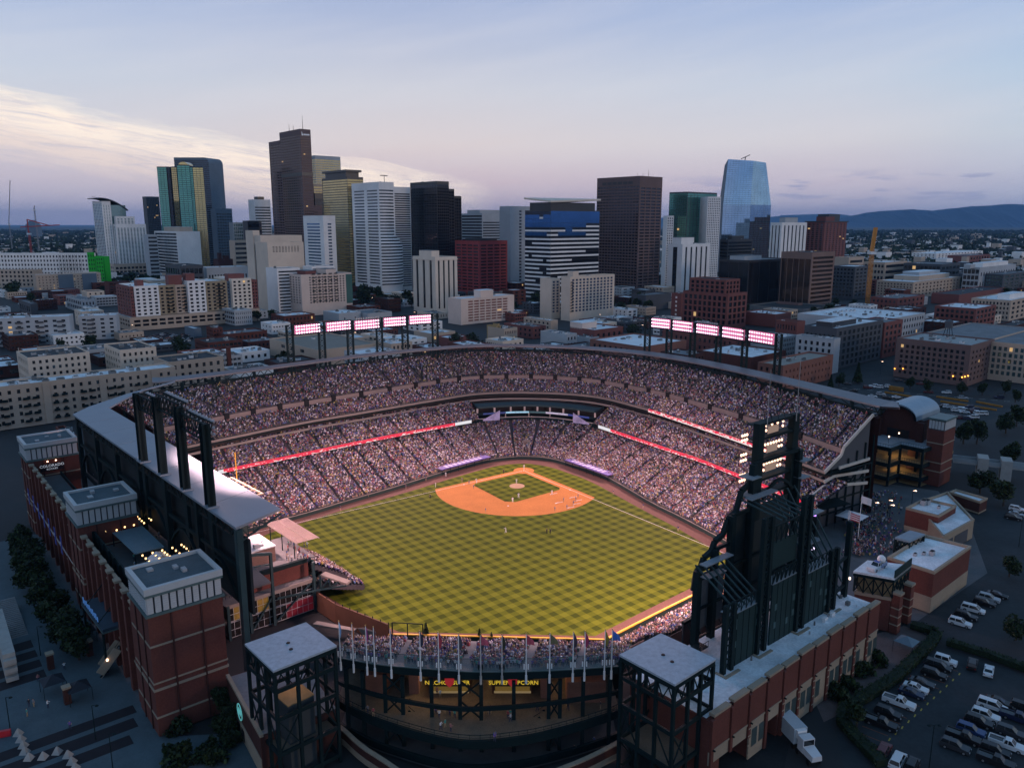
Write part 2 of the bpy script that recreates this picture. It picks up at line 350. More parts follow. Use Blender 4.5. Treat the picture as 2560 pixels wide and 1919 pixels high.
# tall dark tower, three stepped shafts
def shaft(T,C,ga,gb,wr,wl,z1,wall,gm,sl,sr,part='shaft',z0=0.,rm=dark_roof):
    W=MB(); panes=[]
    facade(W,panes,C,gb,-1,wl,z0,z1,sl); facade(W,panes,C,ga,1,wr,z0,z1,sr)
    facade(W,panes,C+dirv(ga)*wr,gb,1,wl,z0,z1,None); facade(W,panes,C+dirv(gb)*wl,ga,-1,wr,z0,z1,None)
    W.build(part,wall,T); put_panes(T,panes,gm,.004,glass_lit); roof_on(T,C,ga,gb,wl,wr,z1,.8,wall,rm,1)
def at2(k,x,y,Y): xx,z=D(zx(k,x),zy(k,y),Y); return np.array([xx,Y]),z
def republic():
    Y=1300.; C,z1=at2(2,472,133,Y)
    T=thing('office_tower','tallest dark brown tower with gold reflections on its right edge','tower',(*C,0),SKY)
    wl=along(C,GB,zx(2,310),z1); wr=along(C,GA,zx(2,556),z1)
    sL=st(56,9,.8,.5,8,4,.02,.4); sR=st(56,5,.86,.5,8,4,.06,.4)
    shaft(T,C,GA,GB,wr,wl,z1,W_brown,G_bronze,sL,sR)
    C2=C+dirv(GB)*(wl+.02)+dirv(GA)*8; _,z2=at2(2,225,208,Y+40); w2=along(C2,GB,zx(2,226),z2)
    shaft(T,C2,GA,GB,wr*.7,w2,z2,W_brown,G_bronze,st(50,5,.8,.5,6,4,.04,.4),None)
    C3=C+dirv(GA)*(wr+.02)+dirv(GB)*4; _,z3=at2(2,600,737,Y); w3=along(C3,GA,zx(2,645),z3)
    shaft(T,C3,GA,GB,w3,30,z3,W_brown,G_bronze,None,st(22,5,.86,.5,3,4,.05,.4))
    b=MB(); _,zb0=at2(2,400,503,Y); _,zb1=at2(2,400,475,Y)
    b.rb(C,GA,-.6,wr+.6,-.6,wl+.6,zb0,zb1); b.build('dark_belt',W_dk,T)
    for i,fx in enumerate((.1,.55,.75)):
        m=MB(); p=C+dirv(GB)*wl*fx+dirv(GA)*9; m.cyl((*p,z1-1),(*p,z1+(22,10,13)[i]),.5,.15,6); m.build('antenna',steel,T)
    # logo strip near the top of the right face: a pale blade and a line of letters too small to read
    n=dirv(GA-R(90)); lg=MB()
    for i in range(9):
        p=C+dirv(GA)*(wr*(.30+.065*i))+n*.45; lg.rb(p,GA,0,wr*.045,-.1,.1,z1-9.5,z1-7.2)
    p=C+dirv(GA)*(wr*.14)+n*.45; lg.hexa([(*(p-n*.1),z1-10),(*(p+dirv(GA)*2.5-n*.1),z1-10),(*(p+dirv(GA)*2.5+n*.1),z1-10),(*(p+n*.1),z1-10)],[(*(p-n*.1),z1-4),(*(p+dirv(GA)*.4-n*.1),z1-4),(*(p+dirv(GA)*.4+n*.1),z1-4),(*(p+n*.1),z1-4)])
    lg.build('logo',M('pale_sign',(.7,.7,.72),.5,0,0,emit=(.8,.85,1),es=.15),T)
republic()
def B(*a,**k): return bldg(*a,**k)
# two things of many: name, label, zoom, corner x, left x, right x, top y, base y or distance
B('office_tower','gold and green gridded glass tower rising behind the dark tallest tower',2,590,563,808,342,Y=1450,wall=W_grey,sl=st(50,3,.9,.6,6,4,.02,.2),sr=st(50,17,.8,.7,6,4,.01,.3),gm=G_gold,group=SKY,cat='tower',units=1)
t=B('office_tower','bronze glass tower with an overhanging roof cap beside the white banded tower',2,845,663,985,510,Y=1150,wall=W_dk,sl=st(42,1,.99,.72,3,4,.004,.2),sr=st(42,1,.99,.72,3,4,.004,.2),gm=G_gold,group=SKY,cat='tower',units=0)
m=MB(); m.rb(t['C'],GA,t['wr']*.1,t['wr']*.9,t['wl']*.1,t['wl']*.92,t['z1']-.8,t['z1']+7); m.rb(t['C'],GA,t['wr']*.02,t['wr']*1.0,t['wl']*.05,t['wl']*1.0,t['z1']+7,t['z1']+10); m.build('roof_cap',W_dk,t['T'])
B('office_tower','dark block with pale glass top seen between the tallest tower and the bronze tower',2,590,575,668,640,Y=1320,wall=W_dk,sl=None,sr=st(1,9,.5,.9,2,4,.02,.3),group=SKY,cat='tower',units=1,gm=glass)
B('office_tower','low orange-lit glass tower behind the bronze tower',2,580,572,664,570,Y=1400,wall=W_tan,sl=None,sr=st(8,1,.98,.55,3,120,.01,.2),gm=G_gold,group=SKY,cat='tower',units=0)
# white tower with dark bands, its right side stepping out half way down
def white_tower():
    Y=G(zx(2,1100),zy(2,1440))[1]; C,z1=at2(2,1100,550,Y)
    T=thing('office_tower','white tower with dark window bands and a bulging lower right side','tower',(*C,0),SKY)
    wl=along(C,GB,zx(2,880),z1); _,zs=at2(2,1200,995,Y)
    shaft(T,C,GA,GB,22,wl,z1,W_white,glass,st(31,2,.78,.46,9,12,.03,.4),st(31,1,.94,.46,9,12,.02,.4),rm=white_roof)
    # rounded bay, growing outwards below the step
    W=MB(); P=MB(); n=9; cen=C+dirv(GB)*16+dirv(GA)*8
    fl=31; fh=(z1-9-12)/fl
    for j in range(fl):
        za=12+j*fh; grow=0 if za > zs+4 else min(1,(zs+4-za)/14.)
        r=19+11*grow; ang=[R(-78+i*118/n) for i in range(n+1)]
        pts=[cen+r*dirv(t) for t in ang]; pin=[cen+(r-.4)*dirv(t) for t in ang]
        b0,b1=za+fh*.27,za+fh*.73
        W.strip([(*p,za) for p in pts],[(*p,b0) for p in pts]); W.strip([(*p,b1) for p in pts],[(*p,za+fh) for p in pts]); P.strip([(*p,b0) for p in pin],[(*p,b1) for p in pin])
        W.strip([(*p,b0) for p in pts],[(*p,b0) for p in pin]); W.strip([(*p,b1) for p in pts],[(*p,b1) for p in pin])
        W.q([(*p,za+fh) for p in pts]+[(*cen,za+fh)])
    pts=[cen+19*dirv(R(-78+i*118/n)) for i in range(n+1)]
    W.strip([(*p,12+fl*fh) for p in pts],[(*p,z1-.3) for p in pts]); W.q([(*p,z1-.3) for p in pts]+[(*cen,z1-.3)])
    W.build('rounded_bay',W_white,T); tag(P.build('windows',glass,T),kind='stuff')
    b=MB(); b.prism([cen+29*dirv(R(-78+i*118/n)) for i in range(n+1)]+[cen],0,12); b.build('base',W_white,T)
    a=MB(); p=C+dirv(GB)*10+dirv(GA)*14; a.cyl((*p,z1),(*p,z1+9),.4,.3,6); a.rb(p,GA,-6,5,-.4,.4,z1+8,z1+9); a.build('crane_arm',steel,T)
white_tower()
B('office_tower','white striped tower slab standing right behind the white banded tower',2,1215,1150,1352,590,Y=1090,wall=W_white,sl=None,sr=st(42,1,.97,.55,8,6,.01,.4),group=SKY,cat='tower',wl=30,units=0)
t=B('office_tower','near black stepped glass tower right of the white banded tower',2,1555,1352,1655,545,Y=1080,wall=W_dk,sl=st(36,10,.93,.86,4,4,.01,.15),sr=st(36,6,.93,.86,4,4,.01,.15),gm=G_dark,group=SKY,cat='tower')
_,zz=at2(2,1700,602,1080.); C2=t['C']+dirv(GA)*(t['wr']+.02)+dirv(GB)*3
w2=along(C2,GA,zx(2,1692),zz); shaft(t['T'],C2,GA,GB,w2,34,zz,W_dk,G_dark,None,st(33,2,.93,.86,3,4,.02,.15))
_,zz=at2(2,1720,657,1080.); C2=C2+dirv(GA)*(w2+.02)+dirv(GB)*3
shaft(t['T'],C2,GA,GB,max(4,along(C2,GA,zx(2,1748),zz)),28,zz,W_dk,G_dark,None,st(30,3,.93,.86,3,4,.02,.15))
B('office_tower','wide grey office block with horizontal bands behind the red building',2,1912,1752,2185,800,Y=1250,wall=W_grey,sl=st(22,1,.99,.55,2,4,.005),sr=st(22,1,.98,.45,12,4,.01),group=SKY,cat='office block',pent=[(.05,.7,.2,.8,5,None)])
B('office_block','red square office block with rows of dark windows',2,1890,1700,2112,1018,base=1445,wall=W_red,sl=st(15,4,.8,.42,4,4,.03),sr=st(15,4,.8,.42,4,4,.03),group=SKY,rm=dark_roof,pent=[(.2,.8,.2,.8,2.5,W_dk)])
def strips_tower(label,k,cx,lx,rx,topy,base=None,Y=None,nL=3,nR=4,**kw):
    return B('apartment_tower',label,k,cx,lx,rx,topy,base=base,Y=Y,wall=kw.pop('wall',W_cream),sl=st(1,nL,.34,.97,3,4,.05,.5),sr=st(1,nR,.34,.97,3,4,.05,.5),group=SKY,cat='apartment tower',**kw)
t=strips_tower('cream apartment tower with tall dark vertical strips left of the red building',2,1540,1367,1717,1145,base=1592,nL=3,nR=4,pent=[(.1,.45,.25,.8,6,None)])
m=MB(); m.rb(t['C'],GA,-.5,t['wr']+.5,-.5,t['wl']+.5,t['z1']-3.2,t['z1']-2.2); m.build('cornice',W_cream,t['T'])
t=B('hotel','low cream and pink hotel with recessed balconies in front of the red building',2,1745,1672,2165,1475,Y=720,wall=W_pink,sl=None,sr=st(8,7,.84,.55,2,2,.12,1.2),group=SKY,cat='hotel',gm=M('balcony_back_wall',(.24,.10,.08),.8),lit=.02,rm=white_roof,pent=[(.38,.62,.1,.6,6,None)],wl=20)  # balcony recesses backed with one even red brown
B('office_tower','white tower with a black central slot and blue banded sides',2,655,510,762,817,Y=1040,wall=W_white,sl=st(22,1,.80,.5,9,4,.1,.3),sr=st(22,1,.6,.5,9,4,.25,.3),gm=G_blue,group=SKY,cat='tower',units=0)
# law courts, three stepped masses
t=B('courthouse','beige courthouse with stepped masses and square groups of windows',2,215,150,512,1030,Y=840,wall=W_beige,sl=None,sr=st(5,9,.66,.42,4,62,.12,.5),group=SKY,cat='courthouse',units=0,wl=30)
B('x','',2,160,70,500,975,Y=868,wall=W_beige,sl=st(1,2,.5,.9,6,4,.1,.4),sr=st(1,1,.02,.02,6,4),T=t['T'],gm=G_sky,wl=24,units=0)
B('x','',2,100,64,168,935,Y=880,wall=W_beige,T=t['T'],units=0,wl=20)
B('office_block','white office block with black horizontal bands at the foot of the courthouse',2,290,240,480,1235,Y=800,wall=W_white,sl=None,sr=st(13,1,.93,.5,2,3,.03,.4),group=SKY,units=1,wl=26)
B('office_block','small white banded block behind the green-edged apartments',2,565,520,752,1220,Y=830,wall=W_white,sl=None,sr=st(5,1,.96,.5,2,40,.02,.4),group=SKY,units=1,wl=20)
t=B('apartment_block','cream apartment block with green end walls and projecting balconies',2,480,365,885,1285,Y=790,wall=W_pink,sl=st(11,5,.5,.5,2,12,.05),sr=st(11,12,.5,.5,2,12,.14),group=SKY,cat='apartment block',units=2,pent=[(.15,.35,.2,.8,3,W_mar),(.55,.75,.2,.8,4,None)])
gw=mc('green_panel',(.06,.14,.12)); m=MB(); m.rb(t['C'],GA,t['wr']*.88,t['wr']+.3,-.35,t['wl']*.5,10,t['z1']-1.5); m.build('green_end_wall',gw,t['T']); m=MB(); m.rb(t['C'],GB,t['wl']*.84,t['wl']+.3,-6,.35,10,t['z1']-1); m.build('green_end_wall',gw,t['T'])
for i in range(5):
    for j in range(9):
        q=MB(); q.rb(t['C'],GA,t['wr']*(.2+.11*i),t['wr']*(.26+.11*i),-1.5,-.05,14+j*3.4,14.25+j*3.4); q.rb(t['C'],GA,t['wr']*(.2+.11*i),t['wr']*(.26+.11*i),-1.5,-1.4,14.25+j*3.4,15.2+j*3.4,1); q.build('balcony',[conc_dk,steel],t['T'])
# left part of the skyline
B('office_tower','grey white bank tower with roof masts left of the tallest tower',2,110,88,252,690,Y=1480,wall=W_white,sl=None,sr=st(24,1,.97,.5,12,4,.015),group=SKY,cat='tower',units=1,wl=26,pent=[(.3,.7,.2,.8,5,W_dk)])
def condo():
    Y=1340.; C,z1=at2(1,800,640,Y)
    T=thing('condominium_tower','white and green glass condominium tower with a curved roof','apartment tower',(*C,0),SKY)
    wl=along(C,GB,zx(1,728),z1); wr=along(C,GA,zx(1,1010),z1*.7)
    dw=st(40,8,.5,.55,4,24,.01,.4,mask=None); gg=gl('teal_glass',(.16,.27,.27))
    shaft(T,C,GA,GB,wr*.36,wl,z1,W_white,gg,st(40,6,.86,.7,4,24,.02,.3),st(40,3,.42,.5,6,24,.08,.4))
    _,z2=at2(1,900,690,Y); C2=C+dirv(GA)*(wr*.36+.02)+dirv(GB)*1.5
    shaft(T,C2,GA,GB,wr*.62,wl*.8,z2+4,gg,gg,None,st(36,6,.9,.8,2,24,.01,.15))
    C3=C+dirv(GA)*wr*.45-dirv(GB)*9; _,z3=at2(1,950,760,Y)
    w3=along(C3,GA,zx(1,1062),z3); shaft(T,C3,GA,GB,w3,10,z3,W_white,gg,None,st(32,5,.5,.55,3,24,.04,.4),rm=white_roof)
    C4=C+dirv(GA)*wr*.38-dirv(GB)*16; _,z4=at2(1,1000,822,Y)
    w4=along(C4,GA,zx(1,1150),z4); shaft(T,C4,GA,GB,w4,16,z4,W_white,gg,st(28,1,.6,.6,3,24,.1,.3),st(28,9,.55,.62,6,24,.02,.6),rm=dark_roof)
    C5=C-dirv(GB)*24+dirv(GA)*3; w5=along(C5,GA,zx(1,1195),20)
    shaft(T,C5,GA,GB,w5,30,26,W_tan,glass,st(3,3,.6,.6,3,3,.04,.5),st(3,9,.72,.6,4,3,.03,.8),part='podium')
    # curved roof blade, bowed along its length and overhanging both ends
    r=MB(); n=12; e0,e1=-7.,wr*1.06
    def pz(t): return z1+5.5-25*max(0,t-.12) ** 1.9
    up=[[(*(C+dirv(GA)*(e0+(e1-e0)*i/n)+dirv(GB)*j),pz(i/n)) for i in range(n+1)] for j in (-2.5,wl+1)]
    dn=[[(x,y,z-1.3) for x,y,z in rr] for rr in up]
    r.strip(up[0],up[1]); r.strip(dn[0],dn[1]); r.strip(up[0],dn[0]); r.strip(up[1],dn[1])
    r.q([up[0][0],up[1][0],dn[1][0],dn[0][0]]); r.q([up[0][-1],up[1][-1],dn[1][-1],dn[0][-1]])
    r.build('curved_roof',W_char,T)
    for j in range(26):
        b=MB(); z=40+j*3.9; b.rb(C,GB,wl*.75,wl+3,-2.2,-.05,z,z+.35); b.build('balcony',concrete,T)
condo()
B('apartment_tower','dark slab tower left of the green folded glass tower',1,1150,1137,1275,604,Y=1650,wall=W_char,sl=None,sr=st(34,8,.5,.5,3,4,.03),group=SKY,cat='tower',wl=22,lit=.05)
def green_folded():
    Y=1420.; T=None; seg=[(1237,1305,0),(1305,1350,7),(1350,1395,2),(1395,1480,-5),(1480,1520,4),(1520,1590,-2)]
    for i,(x0,x1,d) in enumerate(seg):
        Cc,z1=at2(1,x0,368 if i != 3 else 352,Y+d); x1w=D(zx(1,x1),zy(1,368),Y+d)[0]
        if T is None: T=thing('office_tower','green and gold folded mirror glass tower with vertical pleats','tower',(*Cc,0),SKY)
        W=MB(); pn=[]; a=R((8,30,-16,22,-14,20)[i]); wdt=(x1w-Cc[0])/math.cos(a)
        facade(W,pn,Cc,a,1,wdt+.5,0,z1,st(52,3,.93,.82,1.5,2,.005,.12)); W.rb(Cc,a,0,wdt+.5,1.2,32,0,z1-.5)
        W.build('pleat',W_char,T); put_panes(T,pn,(G_green,G_dark,G_gold,G_green,G_green,G_gold)[i],.0,glass_lit)
    m=MB(); Cc,z1=at2(1,1395,352,Y-5); n=8; wdt=D(zx(1,1480),zy(1,368),Y)[0]-Cc[0]
    pts=[(Cc[0]+wdt*(.5-.5*math.cos(math.pi*i/n)),z1-.5+5.5*math.sin(math.pi*i/n)) for i in range(n+1)]
    for i in range(n):
        (xa,za),(xb,zb)=pts[i],pts[i+1]; m.q([(xa,Y+2,za),(xb,Y+2,zb),(xb,Y+26,zb),(xa,Y+26,za)])
    m.q([(x,Y+2,z) for x,z in pts]); m.build('barrel_top',G_gold,T)
green_folded()
def cash_register():
    Y=1600.; C,z1=at2(1,1600,296,Y); T=thing('office_tower','blue grey tower with a rounded shoulder behind the green folded tower','tower',(*C,0),SKY)
    xl=D(zx(1,1372),zy(1,296),Y)[0]; xr=D(zx(1,1692),zy(1,900),Y)[0]; xs=D(zx(1,1608),zy(1,296),Y)[0]; r=(xr-xs)*.95
    n=10; prof=[(xl,0),(xl,z1)]+[(xs+r*math.sin(math.pi/2*i/n),z1-1.25*r*(1-math.cos(math.pi/2*i/n))) for i in range(n+1)]+[(xr,0)]
    m=MB(); f=[(x,Y,z) for x,z in prof]; b=[(x+12,Y+44,z) for x,z in prof]
    m.q(f); m.q(b)
    for i in range(len(prof)): k=(i+1)%len(prof); m.q([f[i],f[k],b[k],b[i]])
    m.build('shaft',W_blue,T)
    p=MB()
    for j in range(56):
        z=6+j*(z1-10)/56.; xe=xr-.8
        if z > z1-1.25*r: xe=xs+r*math.sin(math.acos(max(-1,min(1,1-(z1-z)/(1.25*r)))))-.8
        h=(z1-10)/56.*.55; p.hexa([(xl+.8,Y-.3,z),(xe,Y-.3,z),(xe,Y+.2,z),(xl+.8,Y+.2,z)],[(xl+.8,Y-.3,z+h),(xe,Y-.3,z+h),(xe,Y+.2,z+h),(xl+.8,Y+.2,z+h)])
    tag(p.build('windows',G_dark,T),kind='stuff')
cash_register()
B('office_tower','blue grey office tower with white window bands right of the rounded tower',1,1700,1680,1845,698,Y=1550,wall=W_blue,sl=None,sr=st(20,6,.7,.5,8,4,.04),group=SKY,cat='tower',wl=25)
B('office_block','white slab office block with a blank right wall below the green folded tower',1,1395,1230,1590,880,base=1270,wall=W_white,sl=st(15,1,.97,.66,2,3,.015,.3),sr=None,gm=G_dark,group=SKY,rm=white_roof,pent=[(.25,.8,.1,.8,7,W_tan)])
B('office_block','teal glass block between the rounded tower and the courthouse',1,1840,1828,1985,808,Y=1480,wall=W_grey,sl=None,sr=st(14,9,.8,.8,2,4,.02,.2),gm=gl('teal_glass',(.16,.27,.27)),group=SKY,wl=20)
B('office_block','grey brown banded block left of the courthouse',1,1850,1838,1978,950,Y=1200,wall=W_tan,sl=None,sr=st(9,1,.96,.5,2,3,.02),group=SKY,wl=20)
B('office_block','black glass block with flat top behind the courthouse tower',1,1955,1945,2075,795,Y=1420,wall=W_dk,sl=None,sr=st(9,1,.97,.6,3,3,.01),gm=G_dark,group=SKY,wl=22)
B('office_block','pale banded block behind the condominium podium',1,1165,1150,1252,905,Y=1300,wall=W_grey,sl=None,sr=st(11,1,.96,.5,2,4,.02),group=SKY,wl=22)
B('church','dark gabled stone church below the grey brown banded block',1,1720,1705,1845,1100,Y=1150,wall=brick_dk,sl=None,sr=st(1,4,.4,.6,2,2,.08),rm=dark_roof,wl=18,units=0,cat='church',pent=[(.1,.3,.1,.4,9,None),(.5,.8,.1,.6,5,None)])
B('office_block','low white government building with square columns right of the church',1,1630,1615,1965,1165,Y=1080,wall=W_grey,sl=None,sr=st(1,14,.55,.6,5,2,.03),rm=white_roof,wl=30)
B('parking_structure','dark unfinished concrete frame in front of the white slab block',1,1420,1310,1610,1150,Y=1020,wall=W_char,sl=st(3,6,.7,.6,2,2,.03,.8),sr=st(3,5,.8,.62,2,3,.03,1),cat='parking garage',rm=dark_roof,lit=.06)
# the long colourful apartments on their brick podium
def color_apts():
    k=1; base=1658; Y=G(zx(1,1030),zy(1,base+10))[1]; C,zp=at2(1,1025,1560,Y)
    T=thing('apartment_block','long multicoloured apartment block on a brown brick arcade podium','apartment block',(*C,0))
    wr=along(C,GA,zx(1,2050),zp); wl=along(C,GB,zx(1,900),zp)
    shaft(T,C,GA,GB,wr,wl,zp,W_tan,G_dark,st(2,6,.66,.6,2,3,.03,.5),st(2,16,.74,.62,2,3,.02,.5),part='podium',rm=white_roof)
    _,z1=at2(1,1060,1318,Y+3); cols=[(975,1055,W_mar),(1055,1250,W_white),(1250,1380,mc('ochre_panel',(.34,.26,.17))),(1380,1480,W_tan),(1480,1620,W_white),(1620,1790,mc('ochre_panel',(.34,.26,.17))),(1790,1830,W_blue),(1830,1985,W_cream),(1985,2030,W_mar)]
    dep=(3,2,5,6,1.5,6,7,2,3.5); hh=(0,.4,0,-.5,3,1.5,.5,3,1)
    for i,(x0,x1,wm) in enumerate(cols):
        C2=C+dirv(GB)*dep[i]; u0=along(C2,GA,zx(1,x0+(50 if i == 0 else 0)),z1); u1=along(C2,GA,zx(1,x1),z1)
        p=C2+dirv(GA)*u0; nb=max(2,int((u1-u0)/4.2))
        shaft(T,p,GA,GB,u1-u0-.03,wl-dep[i]-2,z1+hh[i],wm,G_dark,st(8,5,.45,.5,1.5,.5,.04,.25) if i == 0 else None,st(8,nb,.5,.55,1.5,.5,.02,.25),part='wing',z0=zp,rm=white_roof)
        if i in (2,3,5):
            for j in range(7):
                q=MB(); z=zp+3.5+j*(z1-zp)/8.2; q.rb(p,GA,(u1-u0)*.45,(u1-u0)*.8,-1.4,-.05,z,z+.25); q.rb(p,GA,(u1-u0)*.45,(u1-u0)*.8,-1.4,-1.3,z+.25,z+1.1); q.build('balcony',steel,T)
    for x0,x1,h in ((1335,1440,8),(1470,1540,9),(1805,1930,7),(1085,1135,5)):
        C2=C+dirv(GB)*9; u0=along(C2,GA,zx(1,x0),z1); u1=along(C2,GA,zx(1,x1),z1); q=MB(); q.rb(C2,GA,u0,u1,0,9,z1-1,z1+h); q.build('penthouse',W_mar,T)
color_apts()
def construction():
    Y=1130.; C,z1=at2(1,690,1050,Y); x0=D(0,zy(1,1050),Y)[0]-15
    T=thing('unfinished_building','long white unfinished apartment block with bright green sheathing at its end','building site',(*C,0)); W=MB(); pn=[]
    wdt=C[0]-x0
    facade(W,pn,np.array([x0,Y]),0.,1,wdt,0,z1,st(8,30,.5,.5,2,2,.005,.4)); W.rb((x0,Y),0,0,wdt,1,22,0,z1-.6); W.build('wall',W_white,T); put_panes(T,pn,glass,.0,glass_lit)
    gp=M('green_sheathing',(.02,.42,.03),.6,0,.1); W=MB(); pn=[]; x1=D(zx(1,815),zy(1,1050),Y)[0]
    facade(W,pn,np.array([C[0]+.02,Y-1]),0.,1,(x1-C[0])*.45,0,z1+1,st(8,3,.45,.5,2,2,.03,.4)); facade(W,pn,np.array([C[0]+(x1-C[0])*.52,Y-2]),0.,1,(x1-C[0])*.46,0,z1-4,st(8,3,.45,.5,2,2,.03,.4))
    W.rb((C[0],Y),0,0,(x1-C[0]),1,16,0,z1-5); W.build('green_wall',gp,T); put_panes(T,pn,glass,0,glass_lit)
    s=MB(); xa=D(zx(1,465),zy(1,1100),Y-2)[0]; xb=D(zx(1,640),zy(1,1100),Y-2)[0]
    for i in range(12):
        x=xa+(xb-xa)*i/11; s.beam((x,Y-2.2,0),(x,Y-2.2,z1-2),.25)
    for j in range(8): s.beam((xa,Y-2.2,4+j*4.5),(xb,Y-2.2,4+j*4.5),.3)
    s.build('scaffold',M('scaffold',(.12,.10,.08)),T)
    W=MB(); pn=[]; xz=D(zx(1,265),zy(1,1180),Y-40)[0]; facade(W,pn,np.array([x0-10,Y-40]),0.,1,xz-x0+10,0,D(100,zy(1,1180),Y-40)[1],st(5,16,.5,.5,1,1,.01,.4)); W.rb((x0-10,Y-40),0,0,xz-x0+10,1,20,0,D(100,zy(1,1180),Y-40)[1]-.5); W.build('brick_wing',W_tan,T); put_panes(T,pn,glass,0,glass_lit)
construction()
t=B('office_block','flat brown and slate office block in front of the green sheathed site',1,280,262,800,1222,base=1385,wall=W_tan,sl=None,sr=st(6,18,.3,.35,2,3,.02),rm=white_roof,wl=22,lit=.05)
m=MB(); n=dirv(GA-R(90))
for f0,f1 in ((.33,.56),(.70,.93)): m.rb(t['C'],GA,t['wr']*f0,t['wr']*f1,-.5,-.02,3,t['z1']-1)
m.build('slate_panel',W_blue,t['T'])
def left_apts():
    zt=14.; a0=R(46)
    T=thing('apartment_block','grey panelled apartment block with stacked dark balconies at the left edge','apartment block',(*G(250,868,0),0))
    for (x0,x1,ty,by) in ((-40,172,797,868),(195,290,790,850)):
        Y=G((x0+x1)/2,by)[1]; a=R(20); C,z1=at2(0,max(x0,0),ty,Y); C=np.array([D(x0,ty,Y)[0],Y]); wr=along(C,a,x1,z1)
        W=MB(); pn=[]; facade(W,pn,C,a,1,wr,0,z1,st(5,max(4,int(wr/6)),.42,.45,1.5,1,.02,.3)); facade(W,pn,C+dirv(a)*wr,a+R(90),1,18,0,z1,None); facade(W,pn,C,a+R(90),-1,18,0,z1,None)
        W.build('wall',W_grey,T); put_panes(T,pn,glass,.03,glass_lit); roof_on(T,C,a,a+R(90),18,wr,z1,.7,W_grey,white_roof,6)
        for i in range(int(wr/14)):
            for j in range(5):
                q=MB(); q.rb(C,a,6+i*14,11+i*14,-.9,.05,1.6+j*(z1-2.5)/5,1.9+j*(z1-2.5)/5); q.rb(C,a,6+i*14,11+i*14,-.9,-.8,1.9+j*(z1-2.5)/5,3.0+j*(z1-2.5)/5); q.build('balcony',W_char,T)
left_apts()
# centre and right of the skyline
t=B('office_tower','black, blue and white banded glass block with a winged pale roof',3,560,355,938,553,base=1292,wall=W_dk,sl=st(22,1,.99,.9,1,4,.002,.1),sr=st(22,1,.99,.9,1,4,.002,.1),gm=G_dark,group=SKY,cat='tower',units=0)
def banded():
    T,C,wl,wr,z1=t['T'],t['C'],t['wl'],t['wr'],t['z1']; fh=(z1-5)/21.
    random.seed(11); bl=MB()
    for j in range(20):
        z=5+j*fh; top=j > 14
        for (a,s,wd) in ((GB,-1,wl),(GA,1,wr)):
            n=dirv(a-R(90))*s; cuts=sorted(random.sample(range(1,7),2)); x0=0
            segs=[(0,cuts[0]),(cuts[0],cuts[1]),(cuts[1],7)]
            for i,(c0,c1) in enumerate(segs):
                on=random.random() < (.85 if not top else .45)
                p=C+dirv(a)*wd*c0/7.+n*.12
                if on: b=MB(); b.rb(p,a,.1,wd*(c1-c0)/7.-.1,-.12,.12,z,z+fh*.42); b.build('spandrel',W_white,T)
                elif top: bl=MB(); bl.rb(p,a,.1,wd*(c1-c0)/7.-.1,-.06,.06,z,z+fh*.95); bl.build('blue_pane',gl('deep_blue_glass',(.07,.17,.36)),T)
    for a,s,wd in ((GA,1,wr),):
        q=MB(); n=dirv(a-R(90))*s; p=C+n*.2; q.rb(p,a,0,wd,-.1,.1,z1-2.2*fh,z1-1); q.build('blue_crown',gl('deep_blue_glass',(.07,.17,.36)),T)
    q=MB(); q.rb(C,GA,4,wr-4,4,wl-4,z1-1,z1+9); q.build('penthouse',W_dk,T)
    ua,ub=dirv(GA),dirv(GB); q=MB()
    cs=[C-ua*1-ub*1,C+ua*(wr+1)-ub,C+ua*(wr+1)+ub*(wl+1),C-ua+ub*(wl+1)]; zs=(z1+10.5,z1+14,z1+14.5,z1+15)
    mid=C+ua*wr*.5+ub*wl*.5
    for i in range(4):
        k=(i+1)%4; q.q([(*cs[i],zs[i]),(*cs[k],zs[k]),(*mid,z1+14.5)]); q.q([(*cs[i],zs[i]-2),(*cs[k],zs[k]-2),(*cs[k],zs[k]),(*cs[i],zs[i])]); q.q([(*cs[i],zs[i]-2),(*cs[k],zs[k]-2),(*mid,z1+9)])
    q.build('winged_roof',W_cream,T)
banded()
B('office_tower','pale topped tower squeezed between the grey block and the banded glass block',3,240,222,396,522,Y=1150,wall=W_grey,sl=None,sr=st(24,1,.3,.6,5,4,.3,.3),group=SKY,cat='tower',wl=24,units=1)
t=B('office_tower','massive brown granite tower with a slot of openings under its blank top',3,1265,918,1428,283,base=1240,wall=W_brown,sl=st(36,14,.84,.52,11,4,.01,.4),sr=st(34,4,.82,.52,13,4,.03,.5),gm=G_dark,group=SKY,cat='tower',rm=dark_roof,units=3)
m=MB()
for i in range(6):
    u0=t['wl']*(.16+.122*i); m.rb(t['C'],GB,u0,u0+t['wl']*.10,-.01,.12,t['z1']-9.5,t['z1']-6)
m.build('opening',W_dk,t['T'])
for i in range(3):
    q=MB(); p=t['C']+dirv(GA)*20+dirv(GB)*(3+9*i); q.cyl((*p,t['z1']-1),(*p,t['z1']+5+4*(i == 0)),.3,.1,5); q.build('antenna',steel,t['T'])
t=B('office_tower','green glass tower with white gridded wings right of the brown granite tower',3,1640,1485,1858,408,Y=1150,wall=W_char,sl=st(40,8,.93,.85,2,4,.01,.15),sr=st(40,9,.93,.85,2,4,.01,.15),gm=G_green,group=SKY,cat='tower')
Cw,zw=at2(3,1800,447,1145.); ww=along(Cw,R(12),zx(3,1905),zw); shaft(t['T'],Cw,R(12),R(102),ww,24,zw,W_white,glass,None,st(38,7,.5,.55,2,3,.03,.4),part='white_wing')
Cw,zw=at2(3,1478,598,1140.); ww=along(Cw,R(5),zx(3,1532),zw); shaft(t['T'],Cw,R(5),R(95),ww,20,zw,W_white,glass,None,st(28,3,.5,.55,2,3,.05,.4),part='white_wing')
